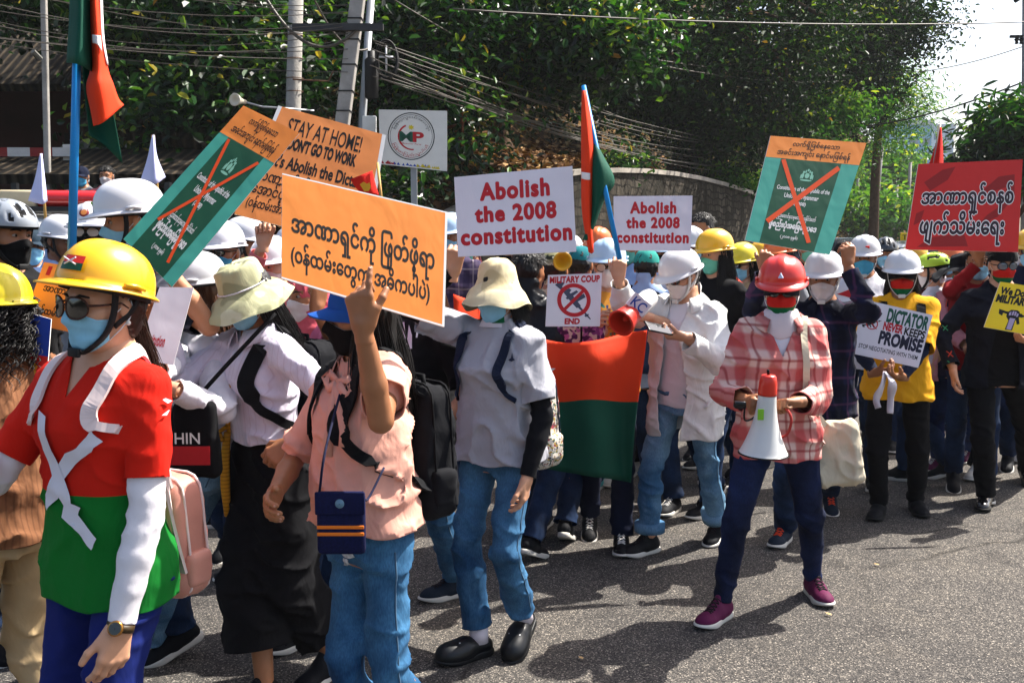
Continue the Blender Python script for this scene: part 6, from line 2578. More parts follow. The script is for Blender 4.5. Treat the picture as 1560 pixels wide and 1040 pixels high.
h_yel, h_yel2, h_wht, h_red, h_lblue = hatm('helmet yellow', '#e0a80c'), hatm('helmet lemon', '#d8c414'), hatm('helmet white', '#c8c8cc'), hatm('helmet red', '#cc2412'), hatm('helmet pale blue', '#a9c4dc')
st_blk, st_wht = M('strap black', '#101113', rough=.7, var=.1), M('strap white', '#c8c6c2', rough=.7, var=.08)
mk_blue = cloth('mask blue', '#86bdd6', wr=.5, var=.05)
mk_blue2 = cloth('mask sky blue', '#4fa6cc', wr=.5, var=.05)
mk_grn = cloth('mask mint', '#63b39c', wr=.5, var=.05)
mk_wht = cloth('mask white', '#c9c2c0', wr=.35, var=.04)
mk_blk = cloth('mask black', '#0d0d0f', wr=.3, var=.1)
mk_red, mk_flg = cloth('mask flag red', '#b8201a', wr=.3, var=.06), cloth('mask flag green', '#0d5a34', wr=.3, var=.06)
gl_frame, gl_lens = M('frame black', '#0c0c0e', rough=.2, var=0), M('lens dark', '#040303', rough=.06, spec=.9, var=0, coat=.5)
m_clear = M('lens pale', '#b9a698', rough=.1, spec=.5, var=0)
hr_blk, hr_brn = M('hair black', '#0e0b0a', rough=.5, var=.2, vs=40, spec=.3), M('hair brown', '#2c1a11', rough=.5, var=.3, vs=40, spec=.3)
hr_brn2 = M('hair chestnut', '#4a2c18', rough=.5, var=.3, vs=40, spec=.3)
dn_mid = cloth('denim mid', '#33628c', fn=denim_fn('#4c7ca0', '#1a4062'), wr=.7, var=.1)
dn_lt = cloth('denim light', '#5f8cae', fn=denim_fn('#7da3bc', '#355f82'), wr=.7, var=.1)
dn_dk = cloth('denim dark', '#16263e', fn=denim_fn('#22395c', '#101c30'), wr=.6, var=.1)
c_black = cloth('cloth black', '#0d0d10', wr=.5, var=.2)
c_navy = cloth('cloth navy', '#10172c', wr=.5, var=.2)
c_white = cloth('cloth white', '#cfcdd4', wr=.7, var=.05)
sole_w, sole_k = M('sole white', '#c2beb6', rough=.8, var=.1), M('sole black', '#121212', rough=.8, var=.1)
lace_w, lace_k = M('lace white', '#c8c6c2', rough=.9), M('lace dark', '#1c1216', rough=.9)
sh_black, sh_plum, sh_white = cloth('shoe black', '#111216', rough=.7), cloth('shoe plum', '#54123a', rough=.7), cloth('shoe white', '#b4b0a8', rough=.7)
sh_teal, sh_navy = cloth('shoe teal', '#4f9a9c', rough=.7), cloth('shoe navy', '#16202e', rough=.7)


def view(s):
    T = s.Rm.T
    return Vector(T @ np.array((1, 0, 0.))), Vector((0, 0, 1)), Vector(T @ np.array((0, 1.0, 0)))


def rbox(x, y, z, c, h, r):
    qx, qy, qz = np.abs(x - c[0]) - h[0] + r, np.abs(y - c[1]) - h[1] + r, np.abs(z - c[2]) - h[2] + r
    return np.sqrt(np.maximum(qx, 0) ** 2 + np.maximum(qy, 0) ** 2 + np.maximum(qz, 0) ** 2) + np.minimum(np.maximum(qx, np.maximum(qy, qz)), 0) - r


def soft_box(name, h, r, mat, parent, loc=(0, 0, 0), amp=.004, res=.009, mats=None, taper=0.0, seed=1):
    f = Field((-h[0], -h[1], -h[2]), h, res)
    X, Y, Z = f.ax[0][:, None, None], f.ax[1][None, :, None], f.ax[2][None, None, :]
    k = 1 + taper * Z / h[2]
    f.f = rbox(X * k, Y * k, Z + 0 * X, (0, 0, 0), h, r)
    f.wrinkle(amp, (11, 11, 11), seed)
    V, F = f.mesh()
    o = link(name, mkmesh(name, V, F), parent, mat)
    o.location = loc
    return o


def holder(s, name, label, cat, p, group=None):
    o = empty(name, s.world(p), s.phi, label, cat, group)
    return o, np.array(p, float)


def backpack(s, label, mat, smat, size=(.15, .08, .21), zc=None, pocket=None, amp=.006, front=True, wid=.05, group=None, sd=1.0):
    zc = zc if zc is not None else s.sh['L'][2] - .20
    hit, n = s.snap((s.lean[0] * .6, 1.2, zc), (0, -1, 0), 0)
    c = np.array((s.lean[0] * .6, hit.y + size[1] * .92, zc))
    ro, o = holder(s, 'backpack', label, 'backpack', c, group)
    soft_box('pack', size, min(size[1] * .8, .055), mat, ro, (0, 0, 0), amp, .008, taper=.10)
    for yy in (-.42, .50):
        r_, pp = .055, []
        for cx, cz, a0 in ((1, 1, 0), (-1, 1, 90), (-1, -1, 180), (1, -1, 270)):
            for t in (0, 30, 60, 90):
                tz = 1 - .10 * cz
                pp.append(((cx * (size[0] - r_) + r_ * math.cos(R(a0 + t))) * tz, size[1] * yy, cz * (size[2] - r_) + r_ * math.sin(R(a0 + t))))
        MB().tube(pp + [pp[0]], .0038, 6, 0, False).build('piping', smat, ro, True)
    for sx in (-1, 1):
        soft_box('side_pocket', (.022, size[1] * .62, size[2] * .30), .02, pocket or mat, ro, (sx * size[0] * 1.0, 0, -size[2] * .52), amp * .5, .008, seed=6)
    soft_box('pocket', (size[0] * .78, size[1] * .38, size[2] * .46), .028, pocket or mat, ro, (0, size[1] * .92, -size[2] * .42), amp * .6, .009, taper=.05, seed=4)
    zp = MB()
    q = [(size[0] * .80 * math.cos(t), size[1] * .62, size[2] * (.15 + .72 * math.sin(t))) for t in np.linspace(R(-10), R(190), 16)]
    zp.tube(q, .0045, 6)
    zp.build('zip', M('zip dark', '#2a2524', rough=.5), ro, True)
    MB().tube([(-.04, -size[1] * .2, size[2] * .93), (-.035, -size[1] * .2, size[2] * 1.1), (.035, -size[1] * .2, size[2] * 1.1), (.04, -size[1] * .2, size[2] * .93)], .008, 8).build('handle', smat, ro, True)
    shz, yb = s.sh['L'][2], c[1] - size[1]
    if front:
        for sx in (-1, 1):
            x0 = s.lean[0] * .9
            ctl = [(x0 + sx * .06, yb + .02, zc + size[2] * .85), (x0 + sx * .088, yb - .05, shz + .06), (x0 + sx * .10, .0, shz + .075), (x0 + sx * .105, -.09, shz + .02), (x0 + sx * .106, -.16, shz - .08 * sd), (x0 + sx * .118, -.15, shz - .16 * sd), (x0 + sx * .155, -.06, shz - .235 * sd), (x0 + sx * .15, .02, shz - .27 * sd), (x0 + sx * .12, yb + .01, zc - size[2] * .5)]
            pts, nor = s.path(ctl, 6, .006, (0, -1))
            MB().ribbon([tuple(q - o) for q in pts], [tuple(q) for q in nor], [wid if i < len(pts) * .62 else wid * .55 for i in range(len(pts))], .008).build('strap', smat, ro, False)
    return ro


def sling(s, parent, o, mat, ctl, w, th=.004, name='strap', loose=.003):
    pts, nor = s.path(ctl, 7, loose)
    return MB().ribbon([tuple(q - o) for q in pts], [tuple(q) for q in nor], w, th).build(name, mat, parent)


def megaphone(label, mouth, tail, rm, rb, mats, sp=.26):
    """Horn mouth at 'mouth', back end at 'tail' (world points). mats: horn, back, rim, dark."""
    a, b_ = Vector(tail), Vector(mouth)
    L = (b_ - a).length
    ro = empty('megaphone', a, 0, label, 'megaphone')
    ax = (b_ - a).normalized()
    prof = [(rb * .98, L * sp)] + [(rb + (rm - rb) * (t ** 2.0) * .96 + rb * .10 * t, L * (sp + (1 - sp) * t)) for t in np.linspace(.05, 1, 14)]
    inner = [(max(.002, r - .006), z) for r, z in prof[::-1]]
    MB().lathe(prof + [(rm + .003, L * 1.005)] + inner, (0, 0, 0), 36, 0, ax).build('horn', mats[0], ro, True)
    MB().lathe([(rm - .004, L * .992), (rm + .005, L * .99), (rm + .006, L * 1.006), (rm - .004, L * 1.008)], (0, 0, 0), 36, 0, ax).build('rim', mats[2], ro, True)
    MB().lathe([(.001, -.002), (rb * .72, 0), (rb * .84, .006), (rb * .92, .02), (rb * .98, L * .10), (rb * 1.03, L * (sp - .04)), (rb * 1.03, L * (sp - .01)), (rb * .9, L * sp), (.002, L * sp)], (0, 0, 0), 30, 0, ax).build('back_housing', mats[1], ro, True)
    MB().lathe([(.001, L * .72), (rm * .26, L * .72), (rm * .30, L * .76), (rm * .22, L * .86), (rm * .12, L * .90), (.001, L * .91)], (0, 0, 0), 20, 0, ax).build('reflex_cone', mats[0], ro, True)
    return ro, ax, L


def legs(s, mat, kind='slim', shoe='sneaker', mu=None, ms=None, ml=None, **kw):
    d = dict(slim=dict(loose=.004, legr=(.070, .055, .041)), jeans=dict(loose=.010, legr=(.070, .057, .051)), wide=dict(loose=.016, legr=(.072, .066, .068)))[kind]
    d.update(kw)
    s.trousers(mat, **d)
    s.shoes(shoe, mu or sh_black, ms or sole_w, ml)


# ------------------------------------------------------------------ the front row
# 1 the woman in the flag shirt
p = Person('woman in yellow hard hat, sunglasses and red and green shirt with crossed white rifles', 141, 352, 2.5, -26, hat=.056, res=.0085, wid=1.06, head=(-31, 1, 3), hoff=(.040, -.012), lean=(.01, .0), skin='skin light',
           armL=dict(w=P(184, 952, 2.30), whint=(.8, .35, .2), pose='relax', palm=(-.6, .6, 0)), armR=dict(w=P(-75, 640, 2.3), whint=(-.3, .3, -1), pose='relax'))
ex, ez, dv = view(p)
zc = p.loc(P(120, 755, 2.38))[2]
hz = p.loc(P(120, 930, 2.38))[2]


def two_fn(a, b_, z):
    return lambda t, c: t.mix(t.math('GREATER_THAN', t.xyz()[2], z), rgba(b_), rgba(a))


p.top(cloth('shirt red and green', '#c41c0c', wr=.9, var=.08, fn=two_fn('#c41c0c', '#0c6a24', zc)), 't_shirt', sleeve={'L': .72, 'R': .75}, loose=.014, hem=(hz - p.zoff) / p.H, neck=(.070, .058), vneck=.085, amp=.0055)
p.trousers(cloth('trousers royal', '#13205e', wr=.5), loose=.006, legr=(.072, .056, .043))
p.shoes('sneaker', sh_white, sole_w)
for i, pl in enumerate(([(140, 655), (156, 672), (110, 708), (84, 738), (72, 768), (44, 792), (43, 768), (60, 736), (72, 718), (92, 692), (116, 682)],
                        [(40, 632), (58, 640), (67, 690), (84, 732), (92, 752), (97, 774), (112, 780), (108, 792), (137, 828), (128, 847), (108, 822), (84, 806), (76, 800), (82, 780), (66, 752), (58, 720), (50, 690)])):
    cu, cv = 95, 740
    k = 2.33 / FPX
    p.decal('rifle_print', [[((u - cu) * k, (cv - v) * k) for u, v in pl]], M('print white', '#cfcdd6', rough=.8, var=.04), p.loc(P(cu, cv, 2.33)), ex, ez, dv, .008 + .001 * i)
o = p.loc(P(246, 624, 2.35))
p.decal('cross_print', [[(-.016, -.018), (-.011, -.021), (.016, .017), (.011, .02)], [(.013, -.021), (.017, -.017), (-.013, .02), (-.017, .016)]], M('print white', '#cfcdd6', rough=.8, var=.04), o, ex, ez, dv, .009)
MB().tube(spline([p.nb + np.array((.068 * math.sin(t), -.012 - .060 * math.cos(t), .0 + .016 * (1 - math.cos(t)) - .0)) for t in np.linspace(R(60), R(300), 9)], 4), .005, 6).build('neck_rib', cloth('shirt red', '#c41c0c'), p.root, True)
hh = p.hardhat(h_yel, st_blk, tilt=-14)
fl_ = MB()
for k, (z0, z1, mi_) in enumerate(((.0, .020, 1), (.020, .040, 0))):
    V, F = [], []
    for i in range(9):
        for z in (z0, z1):
            a = R(-16 + 32 * i / 8)
            zz = .067 + z
            rho = (1 - ((zz - .045) / .122) ** 2.17) ** .39
            V.append(((rho * .108 + .002) * math.sin(a) * 1.03, -(rho * .131 + .002) * math.cos(a) * 1.03, zz))
    F = [(2 * i, 2 * i + 2, 2 * i + 3, 2 * i + 1) for i in range(8)]
    fl_.add(V, F, mi_)
fm_ = fl_.mesh('flag_sticker', (M('sticker red', '#b02018', rough=.4, var=0), M('sticker green', '#0c4a30', rough=.4, var=0)))
o = link('flag_sticker', fm_, hh)
o.matrix_local = Matrix.Rotation(R(12), 4, 'Z')
MB().tube([(-.02, -.137, .098), (.018, -.137, .082)], .002, 5).tube([(.014, -.137, .100), (-.016, -.137, .080)], .002, 5).build('white_cross', M('print white', '#cfcdd6'), hh).matrix_local = Matrix.Rotation(R(12), 4, 'Z')
p.mask('surgical', mk_blue)
p.wear('hair', hair('pony'), hr_brn)
p.wear('sunglasses', sunglasses('big'), M('frame tortoise', '#3a1c10', rough=.2, var=.5, vs=120), gl_lens, mtx=p.HM @ Matrix.Translation((0, -.004, -.002)) @ Matrix.Diagonal((1.06, 1.04, 1.18, 1)))
MB().add(*[x.tolist() for x in sphere_part((.084, .016, -.046), (.007, .007, .007))]).build('earring', M('pearl', '#d8d4cc', rough=.2), p.root, True).matrix_local = p.HM
e_, w_ = p.el['L'], p.wr['L']
p.limb('arm_sleeve', cloth('arm sleeve white', '#d2ced2', wr=.5, var=.04), 'L')
p.limb('arm_sleeve', cloth('arm sleeve white', '#d2ced2', wr=.5, var=.04), 'R', .4)
q, m_ = MB(), p.hd['L'][0]
c_ = w_ + m_ * .004
out = np.array(dv) * -1
out = out - m_ * out.dot(m_)
out /= np.linalg.norm(out)
sd_ = np.cross(m_, out)
wt_ = MB()
ring_ = [c_ + .0295 * (out * math.cos(t) + sd_ * math.sin(t)) for t in np.linspace(0, 2 * math.pi, 25)]
wt_.ribbon([tuple(x) for x in ring_], [tuple(x - c_) for x in ring_], .018, .003)
wo = wt_.build('wristwatch', M('watch leather', '#3a2a12', rough=.5), p.root, True)
MB().lathe([(.001, .0075), (.015, .0075), (.018, .006), (.0185, 0), (.017, -.002)], tuple(c_ + out * .031), 24, 0, tuple(out)).build('watch_case', M('watch gold', '#b07c3c', rough=.25, metal=.9, var=0), wo, True)
MB().lathe([(.001, .0083), (.0145, .0082)], tuple(c_ + out * .031), 24, 0, tuple(out)).build('watch_dial', M('watch dial', '#0a0c10', rough=.1, coat=.8, var=0), wo, True)
m_pk = M('leatherette pink', '#c08474', rough=.42, var=.12, vs=4, bump=.2, bs=90, bd=.002, wr=.25)
bk = backpack(p, 'pale pink leatherette backpack of the woman in the flag shirt', m_pk, M('strap pale pink', '#d8c4c0', rough=.6, wr=.2), (.118, .07, .165), p.loc(P(270, 805, 2.7))[2], amp=.004, wid=.040, sd=.42)
MB().ribbon([(.04, .10, .02), (.042, .108, -.02), (.04, .11, -.06)], [(0, 1, 0)] * 3, .018, .005).build('zip_tab', M('leather pink', '#b07268', rough=.5), bk)
P1 = p

# 2 the one at the left edge
p = Person('person seen from behind in yellow hard hat with black curls at the left edge', -12, 390, 2.95, -118, hat=.056, res=.009, head=(-108, 2, 0), sex='m', skin='skin tan')
p.top(cloth('shirt brown', '#6a4630', wr=.9, fn=stripe_fn('#7a5238', '#4a2e20', 0, 55, 0, .3, .4)), loose=.030, sleeve=1.8, hem=.50, amp=.010)
legs(p, cloth('trousers khaki', '#b39a74', wr=.7), 'wide', mu=sh_white)
p.hardhat(h_yel2, st_wht)
p.wear('hair', hair('curly'), hr_blk)
p.mask('surgical', mk_wht)

# 3 bucket hat
p = Person('woman in sage green bucket hat, white striped shirt and black culottes', 400, 392, 3.6, -42, hat=.012, res=.009, wid=.92, head=(-38, 22, -4), hoff=(-.01, -.03), lean=(0, -.03), skin='skin tan',
           armR=dict(w=P(248, 486, 3.4), whint=(-.3, 0, -1), fd=(-.8, -.2, .5), palm=(0, -1, 0), pose='grip'), armL=dict(w=P(446, 676, 3.22), whint=(1, .3, -.3), fd=(-.8, -.1, -.5), palm=(0, .8, -.5), pose='hold'),
           feet=dict(R=dict(x=-.10, y=-.12, h=0), L=dict(x=.10, y=.2, h=0, p=15)))
p.top(cloth('shirt white stripe', '#cfcbd6', wr=.9, fn=stripe_fn('#cfc9d8', '#b5a6b6', 0, 46, 0, .14, .5)), sleeve=1.86, loose=.020, hem=.595, amp=.009, neck=(.066, .056))
p.collar(cloth('shirt white stripe', '#cfcbd6'), gap=18)
p.trousers(c_black, 'culottes', loose=.030, legr=(.078, .092, .105), cuff=.64, amp=.009, waist=.63)
p.shoes('sneaker', sh_black, sole_w)
p.wear('bucket_hat', bucket_hat(), cloth('hat sage', '#a9ab86', wr=.5, fn=blotch_fn('#b0b08c', ['#8f9070', '#c4c4a6'], 7, .56)), mtx=p.HM @ Matrix.Diagonal((.90, .90, 1.0, 1)))
hb = MB().tube([(.103 * math.sin(t), -.103 * 1.15 * math.cos(t) + .008, .036) for t in np.linspace(0, 2 * math.pi, 41)], .0035, 6).build('hat_cord', c_white, p.root, True)
hb.matrix_local = p.HM @ Matrix.Diagonal((.90, .90, 1.0, 1))
p.wear('hair', hair('long'), hr_blk)
p.mask('surgical', mk_blue)
backpack(p, 'black backpack of the woman in the bucket hat', cloth('pack black', '#121317', wr=.4), cloth('strap black cloth', '#0e0f12'), (.15, .09, .22), wid=.06)
ro, o = holder(p, 'cord_bag', 'twisted mustard yellow cord slung across the white striped shirt', 'bag cord', (0, -.2, p.sh['L'][2] - .2))
m_must = cloth('cord mustard', '#b8801c', wr=.4, fn=stripe_fn('#c08a24', '#8a5c10', 2, 70, 0, .4, .7))
ctl = [(.06, -.03, p.sh['L'][2] + .06), (.03, -.13, p.sh['L'][2] - .06), (-.03, -.17, p.sh['L'][2] - .20), (-.07, -.15, p.sh['L'][2] - .30)]
sling(p, ro, o, m_must, ctl, .018, .010)
a = p.path(ctl, 7, .012)[0][-1] - o
MB().tube([a, a + np.array((-.004, -.012, -.10)), a + np.array((-.006, -.012, -.20)), a + np.array((-.008, -.004, -.31))], [.012, .017, .017, .012], 12).tube([a + np.array((.01, -.01, .02)), a + np.array((-.024, -.02, .0)), a + np.array((.0, -.022, -.03))], .009, 8).build('cord_tail', m_must, ro, True)
P3 = p

# 4 pink blouse
p = Person('woman in pink blouse, blue cap and black mask, arm raised to the orange placard', 552, 404, 2.85, -52, hat=.022, H=1.585, wid=.92, res=.008, head=(-66, 4, 4), skin='skin tan',
           armL=dict(w=P(553, 500, 2.42), whint=(.15, -.3, -1), fd=(-.10, -.1, 1), palm=(.35, 1, 0), pose='point'), armR=dict(w=P(419, 752, 2.72), whint=(-.2, .6, -.2), palm=(1, .2, 0), pose='relax'),
           feet=dict(R=dict(x=-.09, y=-.05, h=0), L=dict(x=.10, y=.24, h=0, p=20)))
ex, ez, dv = view(p)
hz = p.loc(P(530, 806, 2.75))[2]
m_blouse = cloth('blouse pink', '#d29a88', wr=1.0, var=.08)
p.top(m_blouse, 'blouse', sleeve={'L': .62, 'R': .95}, loose=.028, hem=hz / p.H, amp=.011, neck=(.070, .058), flare=.03, sl=(.057, .056, .046), straight=.95)
p.collar(m_blouse, gap=22, h=.03, flare=.02)
bow = MB()
o = p.loc(P(503, 600, 2.6))
for pts in ([(0, 0), (-.03, .02), (-.055, .0), (-.03, -.02), (0, 0)], [(0, 0), (.035, .015), (.055, -.01), (.03, -.025), (0, 0)], [(0, 0), (-.012, -.06), (-.018, -.13), (-.02, -.19)], [(0, 0), (.012, -.06), (.022, -.12), (.02, -.16)]):
    q_ = []
    for x, z in pts:
        h, n = p.snap(Vector(o) + ex * x + ez * z - dv * .4, dv, .012)
        q_.append(tuple(h))
    bow.ribbon(q_, [tuple(-dv)] * len(q_), .024, .006)
bow.build('neck_bow', m_blouse, p.root, True)
p.trousers(cloth('denim ripped', '#2f6492', fn=denim_fn('#46799f', '#173a5c'), wr=.8, var=.1), 'jeans', loose=.002, legr=(.071, .056, .050), amp=.006)
keep, p.bvh = p.bvh, p.lbvh
r_ = np.random.default_rng(2)
for u, v, w_, h_ in ((513, 868, .026, .018), (459, 850, .014, .026), (463, 935, .012, .024), (512, 885, .012, .012)):
    pl = [((w_ + r_.normal(0, .004)) * math.cos(t), (h_ + r_.normal(0, .004)) * math.sin(t)) for t in np.linspace(0, 2 * math.pi, 15)[:-1]]
    p.decal('frayed_rip', [pl], M('frayed threads', '#b9c2c8', rough=1, var=.5, vs=90), p.loc(P(u, v, 2.6)), ex, ez, dv, .004)
p.bvh = keep
p.shoes('sneaker', sh_white, sole_w)
p.wear('cap', cap_hat(), cloth('cap blue', '#1d4f9c', wr=.2))
p.mask('shell', mk_blk)
MB().lathe([(.001, .004), (.013, .004), (.015, 0)], (-.045, -.075, -.065), 16, 0, (-.7, -.7, 0)).build('mask_valve', M('valve grey', '#2a2a2c', rough=.5), p.root, True).matrix_local = p.HM
p.wear('hair', hair('side'), hr_blk)
backpack(p, 'black backpack hanging behind the woman in the pink blouse', cloth('pack black', '#121317', wr=.6), cloth('strap black cloth', '#0e0f12'), (.12, .066, .20), p.sh['L'][2] - .24, amp=.008, wid=.06)
ro, o = holder(p, 'crochet_pouch', 'navy crochet pouch with two orange stripes on a long thin cord', 'pouch', p.loc(P(520, 790, 2.5)))
m_navyk = cloth('crochet navy', '#0c1030', wr=.2, fn=lambda t, c: t.mix(t.noise(160, 1), rgba('#080a22'), rgba('#161c48')))
hw, hh_ = .062, .082
vx, vz = np.array(ex), np.array((0, 0, 1.0))
vy = np.array(dv)
B3 = Matrix(np.stack([vx, vy, vz], 1).tolist())
MB().box((0, 0, -.01), (hw, .014, hh_), B3, 0, .012).build('pouch_body', m_navyk, ro, True)
MB().box(tuple(-vy * .017 + vz * .045), (hw + .002, .004, .03), B3, 0, .004).build('flap', m_navyk, ro, True)
for dz in (-.018, -.036):
    MB().box(tuple(-vy * .0145 + vz * dz), (hw - .002, .002, .0045), B3, 0, .0015).build('orange_stripe', M('yarn orange', '#d8701c', rough=.9), ro, True)
MB().lathe([(.001, .004), (.010, .003), (.012, 0)], tuple(-vy * .021 + vz * .045), 14, 0, tuple(-vy)).build('button', M('button grey', '#5a7a8c', rough=.4), ro, True)
for sx in (-1, 1):
    a_ = p.sh['R'] * .55 + p.nb * .45 + np.array((0, -.02, .03)) if sx < 0 else p.loc(P(585, 712, 2.66))
    mid = p.loc(P(497, 680, 2.52)) if sx < 0 else p.loc(P(560, 760, 2.58))
    MB().tube(spline([np.array(a_) - o, np.array(mid) - o, np.array(vx) * sx * .055 + vz * .07], 6), .0035, 6).build('cord', M('cord navy', '#0c1030', rough=.9), ro, True)
P4 = p

# 5 black tee behind the orange placard
p = Person('person in black t-shirt, head hidden by the orange placard, walking in blue jeans', 640, 392, 4.35, -50, H=1.60, res=.010, head=(-60, 4, 0), skin='skin light',
           armL=dict(w=P(652, 668, 4.1), whint=(1, .2, 0), fd=(-.4, -.2, -.8)), feet=dict(L=dict(uv=(690, 908), h=-8), R=dict(uv=(590, 955), h=0, p=18)))
ex, ez, dv = view(p)
p.top(c_black, 't_shirt', sleeve=.85, loose=.035, hem=.48, amp=.010)
o = p.loc(P(617, 515, 4.2))
p.decal('chest_print', [[(-.035, -.05), (-.01, -.06), (.0, 0), (-.012, .06), (-.03, .055)], [(.005, -.05), (.03, -.045), (.028, .01), (.012, .05)], [(.045, 0), (.052, .0), (.06, .055), (.05, .06)]], M('print white', '#cfcdd6'), o, ex, ez, dv)
legs(p, dn_mid, 'jeans', mu=sh_navy, ml=lace_k, cuff=.93)
p.wear('hair', hair('long'), hr_brn2)
p.mask('surgical', mk_blue)

# 6 grey tee
p = Person('woman in cream sun hat, pale blue mask and loose grey t-shirt, black arm sleeves', 758, 388, 4.0, -34, hat=.034, res=.009, head=(-36, 6, -3), skin='skin light',
           armR=dict(w=P(690, 415, 3.95), whint=(-1, .15, -.35), fd=(.15, -.1, 1), palm=(.1, 1, 0), pose='pinch'), armL=dict(w=P(803, 728, 3.80), whint=(1, .1, 0), fd=(-.15, -.1, -1), palm=(-1, .3, 0), pose='relax'),
           feet=dict(R=dict(uv=(722, 1000), h=-22), L=dict(uv=(800, 985), h=12, p=26, z=.015)))
ex, ez, dv = view(p)
p.top(cloth('tee grey', '#9d9da4', wr=1.0, var=.06), 't_shirt', sleeve=.80, loose=.034, hem=.50, amp=.012, flare=.01, sl=(.058, .058, .046))
p.trousers(dn_mid, 'jeans', loose=.004, legr=(.071, .058, .058), cuff=.90, amp=.006)
p.shoes('clog', M('clog black', '#0f1114', rough=.35, var=.1), M('clog sole', '#0f1114', rough=.5))
for q in 'LR':
    MB().tube([(0, .022, .06), (0, .024, .13)], [.041, .038], 16).build('sock', cloth('sock white', '#cfc6cc', wr=.3), p.root, True).matrix_local = p.ft[q]
    mb = MB()
    for k in range(9):
        mb.lathe([(.001, .003), (.004, .002), (.0045, 0)], (-.022 + .022 * (k % 3), -.08 - .025 * (k // 3), .083 - .006 * (k // 3)), 8)
    mb.build('vent_dots', M('dot white', '#d8d8d8'), p.root).matrix_local = p.ft[q]
p.wear('sun_hat', sun_hat(), cloth('hat cream', '#cdbf9c', wr=.4, fn=blotch_fn('#d2c6a4', ['#bcae8a'], 6, .55)), mtx=p.HM @ Matrix.Translation((0, .004, .012)) @ Matrix.Rotation(R(-11), 4, 'X') @ Matrix.Diagonal((.86, .86, .95, 1)))
p.mask('surgical', mk_blue)
p.wear('hair', hair('bob'), hr_blk)
gt = []
for i, (r_, z) in enumerate(((.056, .055), (.060, .030), (.066, .005), (.082, -.022))):
    gt.append((r_, z))
gm_ = MB().lathe([(r_, z) for r_, z in gt], tuple(p.nb + np.array((0, -.004, .028))), 28).build('neck_gaiter', cloth('gaiter white', '#cfc9d0', wr=.8), p.root, True)
gb = BVHTree.FromPolygons([v.co for v in gm_.data.vertices], [f.vertices[:] for f in gm_.data.polygons])
mbp = MB()
for k, (z0, z1) in enumerate(((.026, .058), (.000, .027))):
    V, F = [], []
    for i in range(6):
        a = R(14 + 8 * i)
        for z in (z0, z1):
            c = p.nb + np.array((0, -.004, .022 + z))
            h = gb.ray_cast(Vector(c) + Vector((math.sin(a), -math.cos(a), 0)) * .2, Vector((-math.sin(a), math.cos(a), 0)))[0]
            h = h or Vector(c)
            V.append(h + Vector((math.sin(a), -math.cos(a), 0)) * .002)
    mbp.add(V, [(2 * i, 2 * i + 2, 2 * i + 3, 2 * i + 1) for i in range(5)], k)
mbp.build('flag_print', parent=p.root, mats=(mk_red, mk_flg), smooth=True)
e_, w_ = p.el['L'], p.wr['L']
m_slk = cloth('arm sleeve black', '#0e0f14', wr=.4)
p.limb('arm_sleeve', m_slk, 'L')
e_, w_ = p.el['R'], p.wr['R']
p.limb('arm_sleeve', m_slk, 'R', .5)
o = p.loc(P(779, 546, 3.8))
p.decal('chest_emblem', [[(-.012, -.012), (.0, -.004), (.004, .018), (.008, -.004), (.016, -.010), (.002, -.018)]], M('print navy', '#1c2440'), o, ex, ez, dv)
backpack(p, 'cream backpack with small floral print behind the grey t-shirt', cloth('pack floral', '#c8c0b4', wr=.3, fn=blotch_fn('#c9c2b6', ['#8a3a44', '#3c5a44', '#a88a3c', '#4a4a58'], 42, .60)), cloth('strap navy', '#141c30'), (.135, .085, .19), p.loc(P(850, 645, 4.1))[2], wid=.035)
P6 = p

# 7 white coat
p = Person('man in white coat and white hard hat looking at his phone', 1046, 370, 5.3, -38, hat=.056, sex='m', res=.010, wid=.98, head=(-52, 16, 0), hoff=(-.01, -.02), skin='skin light',
           armR=dict(w=P(943, 424, 5.05), whint=(-.4, .1, -1), fd=(.0, -.1, 1), palm=(.2, 1, 0), pose='pinch'), armL=dict(w=P(1042, 513, 4.92), whint=(1, .3, -.8), fd=(-1, -.1, .05), palm=(.1, .3, 1), pose='hold'),
           feet=dict(R=dict(uv=(985, 842), h=-18), L=dict(uv=(1092, 822), h=10, p=10)))
p.top(c_white, 't_shirt', sleeve=.5, loose=.002, hem=.50, amp=.004, res=.011)
tee = p.bvh
p.top(cloth('coat white', '#d2d2d0', wr=1.0, var=.05), 'coat', sleeve=1.86, loose=.038, hem=.40, amp=.012, open_=.065, flare=.025, neck=(.080, .070), sl=(.062, .054, .042))
p.collar(cloth('coat white', '#d2d2d0'), (.082, .078), .045, .050, 40, 'hood')
p.trousers(dn_lt, 'jeans', waist=.55, loose=.005, legr=(.072, .058, .056), cuff=.90, amp=.008)
p.shoes('sneaker', sh_black, sole_w, lace_k)
cf = MB()
for q in 'LR':
    A, B = p.kn[q], p.an[q]
    n = (B - A) / np.linalg.norm(B - A)
    MB().tube([A + (B - A) * .78, A + (B - A) * .91], [.083, .083], 20).build('turned_cuff', dn_lt, p.root, True)
p.hardhat(h_wht, st_wht, tilt=3)
p.mask('shell', mk_wht)
p.wear('hair', hair('short'), hr_blk)
p.wear('sunglasses', sunglasses('small'), gl_frame, gl_lens)
P7 = p
ph = empty('phone', P(1003, 500, 4.86), 0, 'dark smartphone held flat by the man in the white coat', 'phone')
rt = Euler((R(35), R(12), R(30))).to_matrix()
MB().box((0, 0, 0), (.075, .037, .004), rt, 0, .003).build('case', M('phone black', '#101114', rough=.3), ph, True)
MB().box(tuple(rt @ Vector((0, 0, .0046))), (.071, .034, .0004), rt, 0).build('screen', M('phone glass', '#0a0c10', rough=.05, coat=1, var=0), ph)

